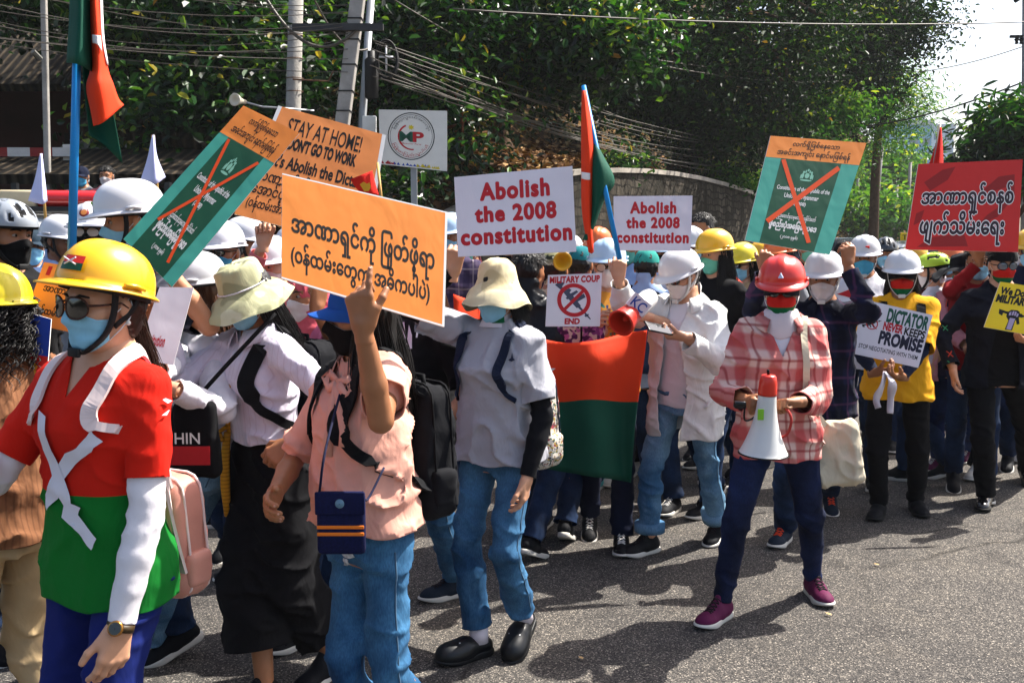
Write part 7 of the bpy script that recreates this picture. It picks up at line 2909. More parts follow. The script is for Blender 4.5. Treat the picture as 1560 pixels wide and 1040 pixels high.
# 8 glasses man
p = Person('person in pale blue hard hat, glasses and white mask, mustard floral shirt', 926, 356, 5.5, -6, hat=.056, H=1.62, res=.012, head=(-8, 4, 0), skin='skin light',
           armR=dict(w=P(918, 500, 5.15), whint=(-1, .3, -.6), fd=(-.2, -.6, .5), palm=(.6, -.2, 0), pose='hold'), armL=dict(w=P(985, 482, 5.1), whint=(1, .4, -.5), fd=(-.8, -.4, .2), pose='hold'))
p.top(cloth('shirt mustard floral', '#cc8c34', wr=.6, fn=blotch_fn('#cf9038', ['#3c7a6a', '#30406a', '#b04a2c'], 17, .62)), sleeve=.9, loose=.02, hem=.5)
legs(p, c_navy, 'jeans', mu=sh_black, ml=lace_w)
p.hardhat(h_lblue, None, tilt=-4)
p.mask('shell', mk_wht)
p.wear('sunglasses', sunglasses('big'), gl_frame, m_clear).name = 'glasses'
p.wear('hair', hair('short'), hr_blk)

# megaphone with KC
m_mred, m_mwht = M('megaphone red', '#c82814', rough=.35, coat=.4, var=.06), M('megaphone white', '#c8c8c6', rough=.4, coat=.3, var=.05)
ro, ax, L = megaphone('red and white megaphone marked KC, tilted down at the centre', P(946, 492, 4.72), P(992, 451, 4.95), .062, .050, (m_mred, m_mwht, m_mred, gl_frame), .56)
a_ = Vector(ro.location)
tq = P(973, 464, 4.765) - a_
V, F, sz = text_mesh('KC', .015)
rt = Matrix.Rotation(R(40), 3, 'Y')
W = []
for q in V:
    l_ = rt @ Vector(((q[0] / sz[0] - .5) * .075, 0, (q[1] / sz[1] - .5) * .05))
    W.append(tuple(tq + l_ + Vector((0, -.012, 0))))
lb_ = [tuple(tq + rt @ Vector((x, 0, z)) + Vector((0, -.0105, 0))) for x, z in ((-.05, -.036), (.05, -.036), (.05, .036), (-.05, .036))]
MB().prism(lb_, (0, 1, 0), .03).build('paper_label', p_white, ro)
link('lettering', mkmesh('lettering', W, F, (), (ink_blue,), None, False), ro)

# 9 red helmet
p = Person('woman in red hard hat, flag mask and pink plaid shirt carrying a white megaphone', 1192, 380, 4.4, -10, hat=.056, res=.009, wid=.98, head=(-17, 5, 0), skin='skin tan',
           armR=dict(w=P(1143, 612, 4.14), whint=(-.6, .5, -1), fd=(-.1, -1, -.1), palm=(1, 0, -.1), pose='fist'), armL=dict(w=P(1214, 612, 4.08), whint=(.6, .5, -1), fd=(-.9, -.35, .05), palm=(.0, -.3, -1), pose='grip'),
           feet=dict(R=dict(uv=(1096, 944), h=-32), L=dict(uv=(1241, 908), h=14)))
ex, ez, dv = view(p)
p.top(cloth('tee white', '#cfccd2', wr=.5), 't_shirt', sleeve=.4, loose=-.002, hem=.52, amp=.003, res=.011, neck=(.068, .056))
m_pl = cloth('plaid pink', '#c07a70', wr=1.0, var=.1, fn=plaid_fn('#d8b8ac', '#b4363a', '#8a2028', 8.6))
p.top(m_pl, 'plaid_shirt', sleeve={'L': 1.86, 'R': 1.72}, loose=.026, hem=.455, amp=.012, flare=.015, vneck=.15, neck=(.074, .062), sl=(.060, .052, .044))
p.collar(m_pl, (.076, .068), .030, .040, 34)
p.trousers(cloth('leggings navy', '#12182e', wr=.5, fn=denim_fn('#1c2a50', '#0c1224')), 'leggings', loose=.004, legr=(.086, .060, .037), amp=.005)
p.shoes('sneaker', sh_plum, sole_w, lace_k)
for q in 'LR':
    MB().tube([(0, .024, .09), (0, .026, .13)], [.036, .036], 16).build('sock', cloth('sock violet', '#3c2488', wr=.3), p.root, True).matrix_local = p.ft[q]
hh = p.hardhat(h_red, None, tilt=3)
o = MB().prism([(-.011, -.152, .082), (.011, -.152, .082), (0, -.146, .104)], (0, 1, .3), .012).build('triangle_badge', M('badge pale', '#b8c4d8', rough=.3), hh)
p.mask('flag', mk_red, mk_flg)
p.wear('hair', hair('pony'), hr_brn2)
p.wear('cap', cap_hat(), cloth('visor navy', '#141820'), mtx=p.HM @ Matrix.Translation((0, 0, -.014)) @ Matrix.Scale(.99, 4))
p.wear('sunglasses', sunglasses('big'), gl_frame, gl_lens)
V, F = [], []
n_ = 40
for k in range(n_):
    t = 2 * math.pi * k / n_
    s_, c_ = math.sin(t), math.cos(t)
    fr = max(0, c_) ** 1.5
    for r_, z in ((.060, .050), (.072, .046), (.082, .020), (.096, -.012 - .055 * fr), (.090, -.018 - .062 * fr)):
        V.append(tuple(p.nb + np.array((s_ * r_, -c_ * (r_ + .012 * fr) - .006, z + .004 * math.sin(5 * t)))))
F = [(k * 5 + j, k * 5 + j + 1, ((k + 1) % n_) * 5 + j + 1, ((k + 1) % n_) * 5 + j) for k in range(n_) for j in range(4)]
link('neckerchief', mkmesh('neckerchief', np.array(V), F, (), (cloth('kerchief white', '#d0c8cc', wr=.9),)), p.root, solid=.003)
o = p.loc(P(1183, 528, 4.1))
P9 = p
ro, ax, L = megaphone('white megaphone with red back end held mouth down by the red helmet woman', P(1163, 690, 4.02), P(1171, 571, 4.0), .098, .037, (m_mwht, m_mred, gl_frame, gl_frame))
a_ = Vector(ro.location)
MB().tube([(0, 0, .0), (-.004, -.005, .015), (-.004, -.005, .022)], .006, 8).build('switch', gl_frame, ro, True)
tl = P(1154, 628, 4.0) - a_
MB().box((tl.x, -.052, tl.z), (.012, .003, .022), Matrix.Rotation(R(4), 3, 'X')).build('green_sticker', M('sticker lime', '#7cb82c', rough=.5), ro)
g0 = P(1127, 616, 4.02) - a_
MB().box(tuple(g0), (.024, .018, .015), None, 0, .007).build('microphone', gl_frame, ro, True)
MB().tube(spline([g0 + Vector((.02, 0, -.01)), P(1135, 640, 4.02) - a_, P(1152, 632, 4.03) - a_, P(1158, 605, 4.04) - a_], 6), .004, 6).build('cable', gl_frame, ro, True)
MB().tube(spline([P(1190, 612, 4.05) - a_, P(1205, 635, 4.0) - a_, P(1200, 660, 4.0) - a_, P(1185, 668, 4.0) - a_], 6), .006, 6).build('strap', M('strap red', '#9a2a24', rough=.8), ro, True)
ro, o = holder(p, 'tote_bag', 'cream canvas tote bag hanging at the hip of the red helmet woman', 'tote bag', p.loc(P(1275, 690, 4.45)))
m_tote = cloth('canvas cream', '#c6baa2', wr=.8, var=.1)
soft_box('bag', (.108, .042, .150), .040, m_tote, ro, (0, 0, 0), .008, .008, taper=.16, seed=8).rotation_euler = (0, R(-7), 0)
pts, nor = p.path([p.sh['L'] + np.array((-.03, .03, .09)), p.sh['L'] + np.array((-.045, -.09, .04)), p.sh['L'] + np.array((-.035, -.15, -.10)), p.sh['L'] + np.array((-.01, -.16, -.26))], 6, .005)
MB().ribbon([tuple(q - o) for q in pts] + [(-.06, -.03, .13)], [tuple(q) for q in nor] + [tuple(nor[-1])], .028, .005).build('handle', m_tote, ro)

# 10 dark plaid man holding the green placard
p = Person('man in white hard hat and dark blue plaid shirt holding up the green placard', 1256, 374, 5.35, -14, hat=.056, sex='m', H=1.64, res=.012, head=(-24, 4, 0), skin='skin tan',
           armL=dict(w=P(1292, 402, 5.1), whint=(.35, -.2, -1), fd=(-.1, -.1, 1), palm=(-.2, 1, 0), pose='pinch'), armR=dict(w=P(1166, 412, 5.1), whint=(-1, 0, -.6), fd=(.1, 0, 1), palm=(.2, 1, 0), pose='pinch'),
           feet=dict(R=dict(uv=(1193, 826), h=-20), L=dict(uv=(1262, 775), h=5, p=20)))
p.top(cloth('plaid navy', '#151a30', wr=.9, fn=plaid_fn('#141a34', '#0a0c18', '#4a2a48', 8)), 'plaid_shirt', sleeve=1.86, loose=.032, hem=.47, amp=.011)
p.collar(cloth('collar dark', '#141828'), gap=26)
legs(p, dn_dk, 'jeans', mu=sh_navy, ms=sole_w, ml=M('lace orange', '#d8421c', rough=.8))
p.hardhat(h_wht, st_wht)
p.mask('surgical', mk_wht)
p.wear('hair', hair('short'), hr_blk)

# 11 dictator placard woman
p = Person('woman in white hard hat, flag mask and yellow shirt holding the DICTATOR placard', 1376, 374, 5.9, -18, hat=.056, res=.011, wid=1.05, head=(-20, 4, 0), skin='skin tan',
           armR=dict(w=P(1333, 568, 5.60), whint=(-1, .4, -.6), fd=(.6, -.5, .2), palm=(.3, .2, 1), pose='hold'), armL=dict(w=P(1374, 574, 5.56), whint=(1, .4, -.7), fd=(-.8, -.4, .1), palm=(-.2, .1, 1), pose='hold'),
           feet=dict(R=dict(uv=(1338, 786), h=-14), L=dict(uv=(1396, 780), h=12)))
ms_ = (cloth('jersey yellow', '#d89a18', wr=.8, var=.07), cloth('leg black', '#0d0d10'))
p.top(ms_[0], 'jersey', sleeve=.92, loose=.036, hem=.47, amp=.011, sl=(.064, .062, .046))
for q in 'LR':
    A, B = p.sh[q], p.el[q]
    sg = 1 if q == 'L' else -1
    ctl = [A * (1 - t) + B * t + np.array((sg * .09, -.0, .03 * (1 - t))) for t in (-.05, .2, .45, .7, .93)]
    pts, nor = zip(*[p.hug(c, .002) for c in ctl])
    MB().ribbon([tuple(x) for x in pts], [tuple(x) for x in nor], .02, .003).build('sleeve_stripe', c_black, p.root)
    e_, w_ = p.el[q], p.wr[q]
    p.limb('arm_sleeve', cloth('arm sleeve navy', '#10182e', wr=.4), q, .6)
legs(p, c_black, 'slim', 'boot', sh_black, sole_k, loose=.010)
p.hardhat(h_wht, st_wht, tilt=-2)
p.wear('cap', cap_hat(), c_black, mtx=p.HM @ Matrix.Translation((0, 0, -.010)))
p.mask('flag', mk_red, mk_flg)
p.wear('hair', hair('bob'), hr_blk)
backpack(p, 'dark backpack straps of the woman with the DICTATOR placard', c_black, cloth('strap black cloth', '#0e0f12'), (.15, .09, .20), wid=.05)
kr = empty('kerchief', P(1348, 566, 5.5), 0, 'white cloth dangling from the hands under the DICTATOR placard', 'kerchief')
m_ker = cloth('kerchief white', '#d0c8cc', wr=.9)
for k, pts in enumerate((((0, 0, 0), (-.02, -.02, -.07), (-.045, -.01, -.15), (-.04, -.03, -.20)), ((0, 0, 0), (.03, -.03, -.06), (.035, -.01, -.14), (.025, -.03, -.23)))):
    sp = spline(pts, 6)
    MB().ribbon([tuple(q) for q in sp], [(math.sin(i * .3 + k), -1, 0) for i in range(len(sp))], [.02 + .03 * math.sin(min(1, i / 12) * 2.6) for i in range(len(sp))], .004).build('tail', m_ker, kr, True)

# 12 black jacket man
p = Person('man in black cap, sunglasses and flag mask, black jacket with stitched crosses', 1528, 368, 6.25, -8, hat=.02, sex='m', H=1.68, res=.011, head=(-6, 4, 0), skin='skin light',
           armL=dict(w=P(1570, 520, 5.95), whint=(1, .3, -.6), fd=(-.9, -.2, .2), palm=(-.1, .2, 1), pose='hold'), armR=dict(w=P(1452, 565, 6.1), whint=(-.8, .6, 0), fd=(0, -.2, -1), palm=(.8, -.3, 0), pose='relax'),
           feet=dict(R=dict(uv=(1500, 772), h=-24), L=dict(uv=(1560, 735), h=0, p=28)))
ex, ez, dv = view(p)
p.top(c_black, 't_shirt', sleeve=.5, loose=.0, hem=.5, amp=.004, res=.013)
p.top(cloth('jacket ink', '#12151f', wr=.8, var=.15), 'jacket', sleeve=1.86, loose=.034, hem=.47, amp=.010, open_=.075, neck=(.078, .066))
for i, (u, v) in enumerate(((1487, 447), (1484, 467), (1493, 470), (1490, 489), (1487, 508), (1458, 536), (1449, 549), (1461, 549), (1484, 548), (1482, 563))):
    o = p.loc(P(u, v, 5.8))
    cx = [[(-.014, -.016), (-.010, -.019), (.014, .016), (.010, .019)], [(.012, -.018), (.016, -.014), (-.012, .018), (-.016, .014)]]
    p.decal('stitched_cross', cx, M('thread green', '#3c9a6a') if i in (2, 3, 4, 6, 7, 9) else M('thread red', '#c0402c'), o, ex, ez, dv, .003)
mb = MB()
for k in range(11):
    h, n = p.snap((-.09 + .018 * k, -1, p.loc(P(1520, 552, 6.1))[2]), (0, 1, 0), .004)
    mb.lathe([(.001, .006), (.008, .004), (.009, 0)], tuple(h), 8, 0, (0, -1, 0))
mb.build('shell_belt', M('shell pale', '#c8bfa8', rough=.4), p.root, True)
legs(p, c_black, 'jeans', 'boot', M('boot patent', '#0a0a0c', rough=.15, coat=.5, var=0), sole_k)
p.wear('cap', cap_hat(), c_black, mtx=p.HM @ Matrix.Translation((0, .004, .004)) @ Matrix.Rotation(R(180), 4, 'Z'))
p.wear('sunglasses', sunglasses('big'), gl_frame, M('lens mirror', '#6a7078', rough=.05, metal=.6, var=0))
p.mask('flag', mk_red, mk_flg)
p.wear('hair', hair('short'), hr_blk)


# ------------------------------------------------------------------ the rest of the crowd
def goer(label, u, v, Y, face, hat=None, hcol=None, mask='surgical', mcol=None, shirt=None, trous=None, hr='short', hrc=None, shade=None, sex='m', sleeve=.9, head=None, skin='skin tan', res=None, pack=None,
         strap=None, shoe=None, laces=None, H=None, loose=.026, armL=None, armR=None, feet=None, tilt=0, kind='jeans', hem=.48, collar=None, group=None):
    add = {None: 0, 'hard': .056, 'cap': .02, 'bike': .035, 'wide': .02, 'hijab': .012}[hat]
    z = P(u, v, Y).z - add
    lift = 0.0
    if H is None and z > 1.76:
        lift, H = z - 1.74, 1.74
    if H is None and z < 1.42:
        H, lift = 1.48, z - 1.48
    q = Person(label, u, v, Y, face, hat=add, H=H, sex=sex, res=res or (.012 if Y < 6 else .015), head=head, skin=skin, armL=armL, armR=armR, feet=feet, group=group)
    q.top(shirt or c_white, sleeve=sleeve, loose=loose, hem=hem, amp=.010)
    legs(q, trous or dn_dk, kind, mu=shoe or sh_black, ml=laces)
    if hat == 'hard':
        q.hardhat(hcol or h_wht, strap, tilt)
    elif hat == 'cap':
        q.wear('cap', cap_hat(), hcol or c_navy)
    elif hat == 'bike':
        q.wear('cycle_helmet', bike_helmet(), hcol, M('helmet padding', '#0c0d10', rough=.8))
        q.wear('chin_strap', chinstrap(), st_blk)
    elif hat == 'wide':
        q.wear('wide_hat', wide_hat(), hcol)
    if hr:
        q.wear('hair', hair('under' if hat and hr == 'short' else hr), hrc or hr_blk)
    if mask == 'wrap':
        q.wear('face_wrap', face_wrap(), mcol or mk_blk, mcol or mk_blk, mcol or mk_blk)
    elif mask:
        q.mask(mask, mcol or mk_blue)
    if shade:
        o = q.wear('sunglasses' if shade != 'clear' else 'glasses', sunglasses('small' if shade != 'clear' else 'big'), gl_frame, m_clear if shade == 'clear' else gl_lens)
    if collar:
        q.collar(collar)
    if pack:
        backpack(q, *pack)
    return q


c_lblue = cloth('shirt pale blue', '#8fa4c8', wr=.8)
c_teal = cloth('jacket teal', '#10343c', wr=.7)
c_pinkc = cloth('cardigan pink', '#c08088', wr=.8)
c_maroon = cloth('jacket maroon', '#4a1622', wr=.7)
c_dred = cloth('shirt dark red', '#7c0f16', wr=.7)
c_leather = cloth('jacket black nylon', '#101217', wr=1.0, rough=.4)
c_beige = cloth('shirt beige', '#a48a68', wr=.7)
c_viol = cloth('top dark violet', '#1f1a30', wr=.6)
c_grey = cloth('shirt grey', '#6f7278', wr=.7)
c_pink2 = cloth('shirt rose', '#c86a70', wr=.7)
b_silver = hatm('helmet silver black', '#2a2e34')
b_lime = hatm('helmet lime', '#a8c81c')

# left block
goer('cyclist in silver and black bike helmet with black mask at the left edge', 6, 293, 3.9, 62, 'bike', hatm('helmet silver', '#8a9098'), mcol=mk_blk, shirt=c_black, head=(66, 4, 0))
goer('youth in dark cap and pale blue mask looking right at the left edge', 46, 338, 6.3, 22, 'cap', cloth('cap slate', '#22303c'), shirt=c_lblue, head=(32, 2, 0), collar=c_lblue)
goer('man in white hard hat with thin black band, seen from the side at the left', 88, 320, 5.9, 74, 'hard', shirt=c_lblue, mask=None, strap=st_blk, head=(70, 4, 0), collar=c_lblue, skin='skin dark')
q = goer('person with glasses, black face cloth and white hard hat with a round maroon logo', 140, 300, 5.0, 6, 'hard', mask='wrap', shirt=c_grey, shade='clear', head=(4, -6, 0))
lg = MB().lathe([(.001, .006), (.024, .005), (.026, 0)], (0, -.123, .098), 24, 0, (0, -.9, .35)).build('round_logo', M('logo maroon', '#7a1a22', rough=.4), q.root, True)
lg.matrix_local = q.HM
MB().lathe([(.001, .0075), (.016, .0068)], (0, -.123, .098), 20, 0, (0, -.9, .35)).build('logo_centre', M('logo ochre', '#c87a3c', rough=.4), lg, True)
q = goer('tall man in large white hard hat holding the tilted green placard', 202, 262, 3.75, -58, 'hard', shirt=cloth('shirt dark check', '#20242c', fn=plaid_fn('#2a2e38', '#12141a', '#5a5a64', 9)), strap=st_blk, head=(-62, 4, 0), skin='skin', res=.010,
         armL=dict(w=P(246, 398, 3.42), whint=(.6, .3, -1), fd=(-.15, -.1, 1), palm=(0, 1, 0), pose='pinch'))
bd = MB().box((-.02, -.131, .075), (.010, .004, .014), Matrix.Rotation(R(20), 3, 'X')).build('helmet_sticker', M('sticker lime', '#7cb82c', rough=.5), q.root)
bd.matrix_local = q.HM
q = goer('long haired woman in white hard hat and white shirt holding a white placard low', 300, 374, 3.75, -64, 'hard', hr='long', hrc=hr_brn2, shirt=c_white, sleeve=1.86, sex='f', strap=None, head=(-80, 6, 0), skin='skin light', res=.010,
         armR=dict(w=P(232, 566, 3.2), whint=(-.2, .5, -1), fd=(-.6, -.2, .5), palm=(.2, 1, 0), pose='pinch'), armL=dict(w=P(255, 590, 3.25), whint=(.8, .3, -1), fd=(-.9, 0, .2), palm=(0, -.2, 1), pose='hold'), trous=dn_lt, shoe=sh_white,
         feet=dict(L=dict(uv=(224, 1004), h=-10), R=dict(uv=(200, 985), h=0)), hem=.54)
ro, o = holder(q, 'shoulder_bag', 'black cloth bag printed with white letters HIN beside the white shirts', 'shoulder bag', q.loc(P(298, 668, 3.35)))
b3 = Matrix(np.stack([q.Rm.T @ np.array((1, 0, 0.)), q.Rm.T @ np.array((0, 1, 0.)), np.array((0, 0, 1.))], 1).tolist())
soft_box('bag', (.080, .036, .135), .03, c_black, ro, (0, 0, 0), .004, .008, taper=.08, seed=3).rotation_euler = b3.to_euler()
V, F, sz = text_mesh('HIN', .01)
link('lettering', mkmesh('lettering', [tuple(b3 @ Vector(((a / sz[0] - .5) * .085 - .015, -.041, (b_ / sz[1]) * .038 - .01))) for a, b_ in V], F, (), (ink_white,), None, False), ro)
MB().box(tuple(b3 @ Vector((-.01, -.041, -.05))), (.07, .0012, .032), b3).build('red_patch', ink_red, ro)
MB().tube(spline([(0, 0, .13), (.01, .12, .26), (.0, .28, .42)], 6), .008, 6).build('strap', c_black, ro, True)
goer('man in white hard hat, dark sunglasses and bright blue mask, black t-shirt', 340, 328, 5.1, -12, 'hard', mcol=mk_blue2, shirt=c_black, shade='dark', head=(-14, 2, 0))
goer('man in dark teal jacket seen in profile under a white hard hat', 374, 324, 5.9, -84, 'hard', mask=None, shirt=c_teal, strap=st_blk, sleeve=1.8, head=(84, 4, 0), skin='skin')
goer('person in rose shirt raising a hand behind the bucket hat', 416, 352, 5.0, -20, 'hard', mcol=mk_wht, shirt=c_pink2, sleeve=1.8, H=1.62, armR=dict(w=P(401, 372, 4.7), whint=(-.6, 0, -1), fd=(0, 0, 1), palm=(.2, -1, 0), pose='grip'), skin='skin light')
goer('person in dark blue shirt under a white hard hat behind the stay at home placard', 448, 338, 6.6, -30, 'hard', shirt=cloth('shirt blue dots', '#1c3f7c', fn=blotch_fn('#1c3f7c', ['#a8b4cc'], 60, .62)), shade='dark')
q = goer('woman in rose headscarf and mauve top behind the orange placard', 470, 405, 4.2, -40, 'hijab', mask='surgical', mcol=mk_wht, shirt=cloth('top mauve', '#a85a78'), sleeve=.7, sex='f', hr=None, H=1.5, armL=dict(w=P(482, 470, 3.7), whint=(.5, .3, -1), fd=(.2, 0, 1), pose='fist'))
f = Field((-.13, -.12, -.2), (.13, .15, .16), .008)
X_, Y_, Z_ = f.ax[0][:, None, None], f.ax[1][None, :, None], f.ax[2][None, None, :]
d_ = smin(d_el(X_, Y_, Z_, (0, .015, .030), (.088, .108, .100)), d_rc(X_, Y_, Z_, (0, .02, -.06), (0, .02, -.19), .085, .12), .05)
f.f = np.maximum(d_, -d_el(X_, Y_, Z_, (0, -.11, -.02), (.058, .08, .07)))
f.wrinkle(.006, (20, 20, 14), 5)
V, F = f.mesh()
link('headscarf', mkmesh('headscarf', V, F), q.root, cloth('scarf rose', '#c05560', wr=.8), mtx=q.HM)
goer('person under a pale hard hat between the orange and the larger Abolish placard', 688, 318, 6.8, -30, 'hard', h_lblue, shirt=cloth('plaid mauve', '#4a3a50', fn=plaid_fn('#6a5a70', '#2c2440', '#b0a0a0', 9)), sleeve=1.8)
# centre block
goer('back view of a marcher in shiny black jacket right of the cream sun hat', 806, 378, 5.3, 150, None, shirt=c_leather, sleeve=.95, mask=None, head=(150, 4, 0), H=1.66, loose=.05)
goer('marcher with an orange rucksack seen from behind, under the larger Abolish placard', 845, 374, 5.6, 168, 'cap', cloth('cap camo', '#5a5c44', fn=blotch_fn('#7a7858', ['#2c3024', '#a8a488'], 22, .55)), mask=None, shirt=cloth('shirt camo', '#7c7a62', fn=blotch_fn('#9c9878', ['#3c4030', '#c4bea0'], 18, .55)), head=(165, 4, 0),
     pack=('orange rucksack with grey stripe seen from behind', cloth('pack orange', '#d8541c', wr=.5, fn=stripe_fn('#d8541c', '#3a3c44', 0, 5, .4, .55, 1)), cloth('strap orange', '#c84a14'), (.17, .10, .24)))
goer('marcher in maroon jacket with tan shoulder band, from behind', 885, 368, 6.2, 160, 'cap', cloth('cap teal', '#1c6a70'), mask=None, shirt=c_maroon, sleeve=1.8, head=(160, 4, 0), shoe=sh_teal, laces=M('lace maroon', '#7a2430'), feet=dict(R=dict(uv=(908, 745), h=0), L=dict(uv=(930, 730), h=0)))
goer('marcher with a navy backpack seen from behind right of the glasses wearer', 985, 372, 6.2, 165, 'cap', cloth('cap green teal', '#2c8a80'), mask=None, shirt=c_lblue, head=(170, 4, 0), pack=('navy blue backpack with grey trim seen from behind', cloth('pack navy', '#14284c', wr=.4), c_navy, (.16, .10, .22)), shoe=sh_black, laces=lace_w, feet=dict(R=dict(uv=(1024, 780), h=160), L=dict(uv=(1000, 770), h=160)))
ro = empty('floral_bag', P(884, 505, 5.15), 0, 'violet and cream patterned bag under the MILITARY COUP placard', 'bag')
soft_box('bag', (.13, .07, .11), .06, cloth('bag violet floral', '#a88aa0', fn=blotch_fn('#c4b6ae', ['#7a3a78', '#a8609a', '#4a2450'], 18, .5)), ro, (0, 0, 0), .006)
MB().tube(spline([(-.09, 0, .08), (-.05, -.03, .16), (.05, -.03, .16), (.09, 0, .08)], 5), .01, 8).build('handle', c_black, ro, True)
MB().tube(spline([(.0, -.075, -.06), (.0, -.085, .02), (.0, -.06, .09)], 5), .006, 6).build('zip', c_black, ro, True)
ml = empty('loudhailer', P(857, 398, 5.3), 0, 'small yellow loudhailer facing the camera below the larger Abolish placard', 'loudhailer')
MB().lathe([(.022, .12), (.03, .05), (.045, .01), (.052, 0), (.05, -.006), (.040, .0), (.02, .04), (.001, .05)], (0, 0, 0), 24, 0, (-.15, 1, .1)).build('horn', M('horn yellow', '#d8a414', rough=.35, coat=.4), ml, True)
# right block
goer('woman with long black hair in yellow hard hat and mint mask, black t-shirt', 1092, 342, 6.2, -52, 'hard', h_yel, mcol=mk_grn, shirt=c_black, hr='side', sex='f', head=(-58, 4, 0), skin='skin light')
goer('woman in lemon yellow hard hat and round sunglasses behind the red helmet', 1133, 364, 7.0, -48, 'hard', h_yel2, mcol=mk_blue, shirt=c_beige, shade='dark', hr='bob', sex='f', head=(-52, 4, 0), skin='skin light')
goer('bareheaded dark haired man above the smaller Abolish placard', 1068, 322, 7.6, -40, None, mask='surgical', shirt=c_grey, head=(-60, 4, 0))
goer('person in white hard hat half hidden behind the smaller Abolish placard', 1048, 338, 6.9, 30, 'hard', shirt=c_white)
q = goer('man in white hard hat with flag sticker, sky blue mask and white printed t-shirt', 1318, 352, 6.9, -16, 'hard', mcol=mk_blue2, shirt=c_white, head=(-20, 3, 0), loose=.03, strap=st_wht)
ex, ez, dv = view(q)
o = q.loc(P(1325, 428, 6.6))
q.decal('leaping_print', [[(-.10, .02), (-.06, .035), (.0, .0), (.06, .035), (.12, .03), (.06, .01), (.02, -.03), (-.06, .0)], [(-.12, -.10), (-.04, -.06), (.02, -.11), (.06, -.07), (.03, -.13), (-.06, -.12)]], M('print crimson', '#a81420'), o, ex, ez, dv)
st2 = MB().box((.02, -.129, .085), (.014, .004, .009), Matrix.Rotation(R(25), 3, 'X')).build('flag_sticker', mk_red, q.root)
st2.matrix_local = q.HM
goer('person in black bike helmet and pale blue mask left of the taxi', 1350, 356, 8.2, -18, 'bike', b_silver, shirt=c_black, head=(-22, 4, 0))
goer('man in lime green bike helmet turned away, beside the mint masked woman', 1424, 380, 7.0, -118, 'bike', b_lime, mask='surgical', mcol=mk_wht, shirt=c_white, head=(-112, 6, 0), skin='skin light')
q = goer('woman in wide black sun hat, mint mask and pink cardigan walking in plum shoes', 1472, 380, 6.75, -42, 'wide', cloth('hat black', '#12141a', wr=.3), mcol=mk_grn, shirt=c_viol, hr='bob', sex='f', head=(-60, 10, -6), skin='skin light', trous=cloth('denim navy', '#14244c', fn=denim_fn('#1f3a70', '#0e1a3a')), kind='slim', shoe=sh_plum, laces=lace_w,
         feet=dict(R=dict(uv=(1424, 716), h=-8), L=dict(uv=(1474, 702), h=0, p=8)), armR=dict(w=P(1478, 532, 6.4), whint=(-1, .4, -.5), fd=(.8, -.3, .2), pose='hold'))
q.top(c_pinkc, 'cardigan', sleeve=1.8, loose=.042, hem=.46, open_=.10, amp=.010, res=.014)
ctl = [(-.05, -.03, q.sh['L'][2] + .07), (-.03, -.15, q.sh['L'][2] - .08), (.02, -.17, q.sh['L'][2] - .25), (.09, -.14, q.sh['L'][2] - .40)]
sling(q, q.root, np.zeros(3), M('strap coral', '#d0564c', rough=.7), ctl, .014, .004, 'bag_strap')
goer('person in dark red long sleeves gripping the red placard from below', 1492, 372, 6.6, -20, None, mask='surgical', shirt=c_dred, sleeve=1.86, H=1.60, armR=dict(w=P(1492, 398, 6.35), whint=(-.8, .1, -1), fd=(0, 0, 1), palm=(0, 1, 0), pose='pinch'), skin='skin tan')
goer('person in yellow hard hat at the right edge beyond the black cap', 1572, 342, 7.2, -30, 'hard', h_yel, shirt=c_navy, shade='dark')
goer('person in white trainers and dark clothes walking behind the black jacket', 1560, 372, 7.4, -30, 'hard', shirt=c_black, trous=c_black, shoe=sh_white, laces=lace_w, feet=dict(R=dict(uv=(1486, 728), h=-10), L=dict(uv=(1552, 700), h=0)))
# watchers by the house
for i, (u, v, lab, sh) in enumerate(((124, 250, 'onlooker in dark cap and blue mask standing by the old house', c_grey), (162, 252, 'onlooker in pink top and white mask by the old house, beside a capped one', c_pink2))):
    q = goer(lab, u, v, 11.3, 4, 'cap' if i == 0 else None, shirt=sh, mcol=mk_blue2 if i == 0 else mk_wht, H=1.6)

# deeper rows that close the gaps between the front marchers
rr = np.random.default_rng(21)
HATS = [('hard', h_wht, 'white hard hat'), ('hard', h_yel, 'yellow hard hat'), ('hard', h_lblue, 'pale blue hard hat'), ('cap', cloth('cap black', '#131418'), 'black cap'), (None, None, 'no hat'), ('bike', b_silver, 'dark bike helmet'), ('hard', hatm('helmet orange', '#d8641c'), 'orange hard hat')]
SHIRTS = [(c_black, 'black shirt'), (c_white, 'white shirt'), (c_lblue, 'pale blue shirt'), (c_grey, 'grey shirt'), (c_maroon, 'maroon jacket'), (c_teal, 'dark teal jacket'), (c_beige, 'beige shirt'), (c_dred, 'dark red shirt'), (c_viol, 'dark violet top'), (c_pink2, 'rose shirt')]
MASKS = [(mk_blue, 'blue'), (mk_wht, 'white'), (mk_blk, 'black'), (mk_grn, 'mint')]
LEG = [dn_dk, dn_mid, c_black, c_navy]
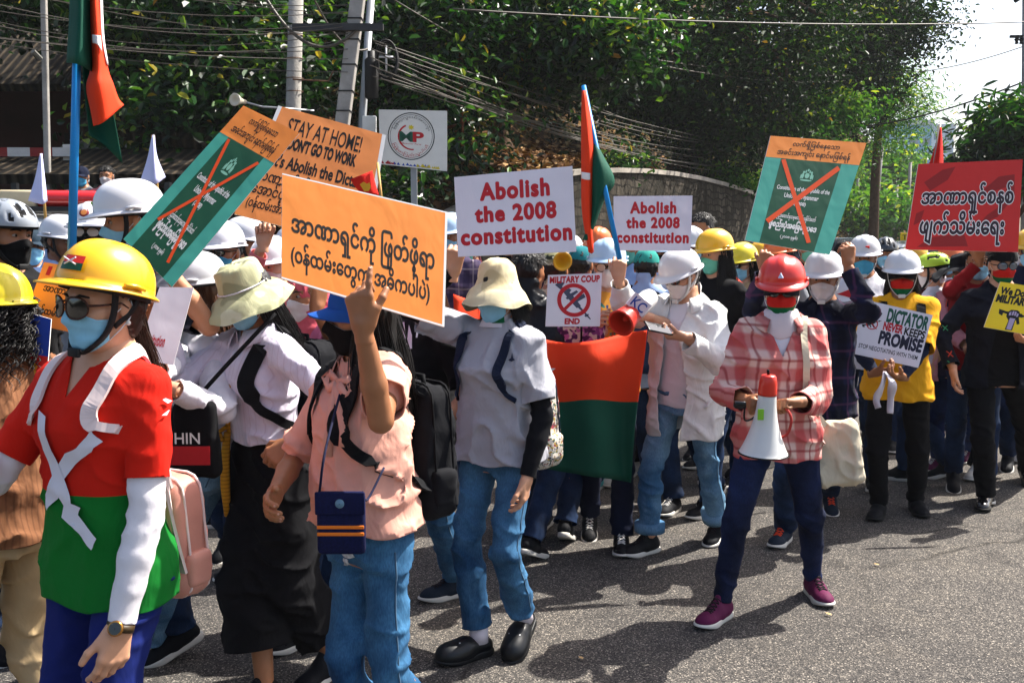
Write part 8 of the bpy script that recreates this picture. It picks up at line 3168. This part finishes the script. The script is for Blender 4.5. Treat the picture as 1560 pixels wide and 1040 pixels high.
spots = [(28, 346, 8.2, 'far left by the police car'), (168, 322, 6.6, 'behind the big white helmet'), (258, 340, 6.9, 'behind the tilted green placard'), (306, 344, 7.4, 'left of the blue masked sunglasses man'), (560, 352, 6.2, 'hidden behind the main orange placard'), (620, 350, 7.6, 'behind the orange placard edge'),
         (715, 350, 7.2, 'behind the larger Abolish placard'), (780, 348, 8.2, 'behind the larger Abolish placard, near its middle'), (868, 352, 8.0, 'just right of the larger Abolish placard'), (912, 340, 7.8, 'beside the centre flag'), (965, 348, 7.0, 'behind the smaller Abolish placard'), (1010, 352, 8.6, 'left of the white coat'),
         (1160, 362, 8.2, 'between the lemon helmet and the green placard'), (1190, 352, 7.6, 'behind the green placard'), (1232, 356, 8.6, 'behind the dark plaid man'), (1285, 362, 9.4, 'left of the flag sticker helmet'), (1396, 366, 8.8, 'behind the DICTATOR placard woman'), (1450, 368, 9.0, 'behind the wide black hat'), (1510, 366, 8.4, 'beneath the red placard')]
for i, (u, v, Y, where) in enumerate(spots):
    h_, hc, hn = HATS[(i * 5 + i // 3) % 7]
    sh, sn = SHIRTS[(i * 7 + 2) % 10]
    mk, mn = MASKS[(i * 3 + 1) % 4]
    goer('%s, %s mask, %s, %s' % (hn, mn, sn, where), u, v, Y, rr.uniform(-75, 10), h_, hc, mcol=mk, shirt=sh, trous=LEG[i % 4], sex='mf'[i % 2], hr=('short', 'bob')[i % 2], res=.017, shade='dark' if i % 5 == 0 else None, shoe=(sh_black, sh_white, sh_navy)[i % 3], group='marchers in the rows behind')

# ------------------------------------------------------------------ the dusty air that fades the far end of the street
haze = MB().box((40, 198, 19.4), (118, 210, 20.5)).build('haze')
hm_ = bpy.data.materials.new('haze')
hm_.use_nodes = True
hm_.node_tree.nodes.remove(hm_.node_tree.nodes['Principled BSDF'])
vn = hm_.node_tree.nodes.new('ShaderNodeVolumePrincipled')
vn.inputs['Color'].default_value = (.93, .95, .97, 1)
vn.inputs['Density'].default_value = .0004
hm_.node_tree.links.new(vn.outputs[0], hm_.node_tree.nodes['Material Output'].inputs['Volume'])
haze.data.materials.append(hm_)
tag(haze, None, None, None, 'stuff')
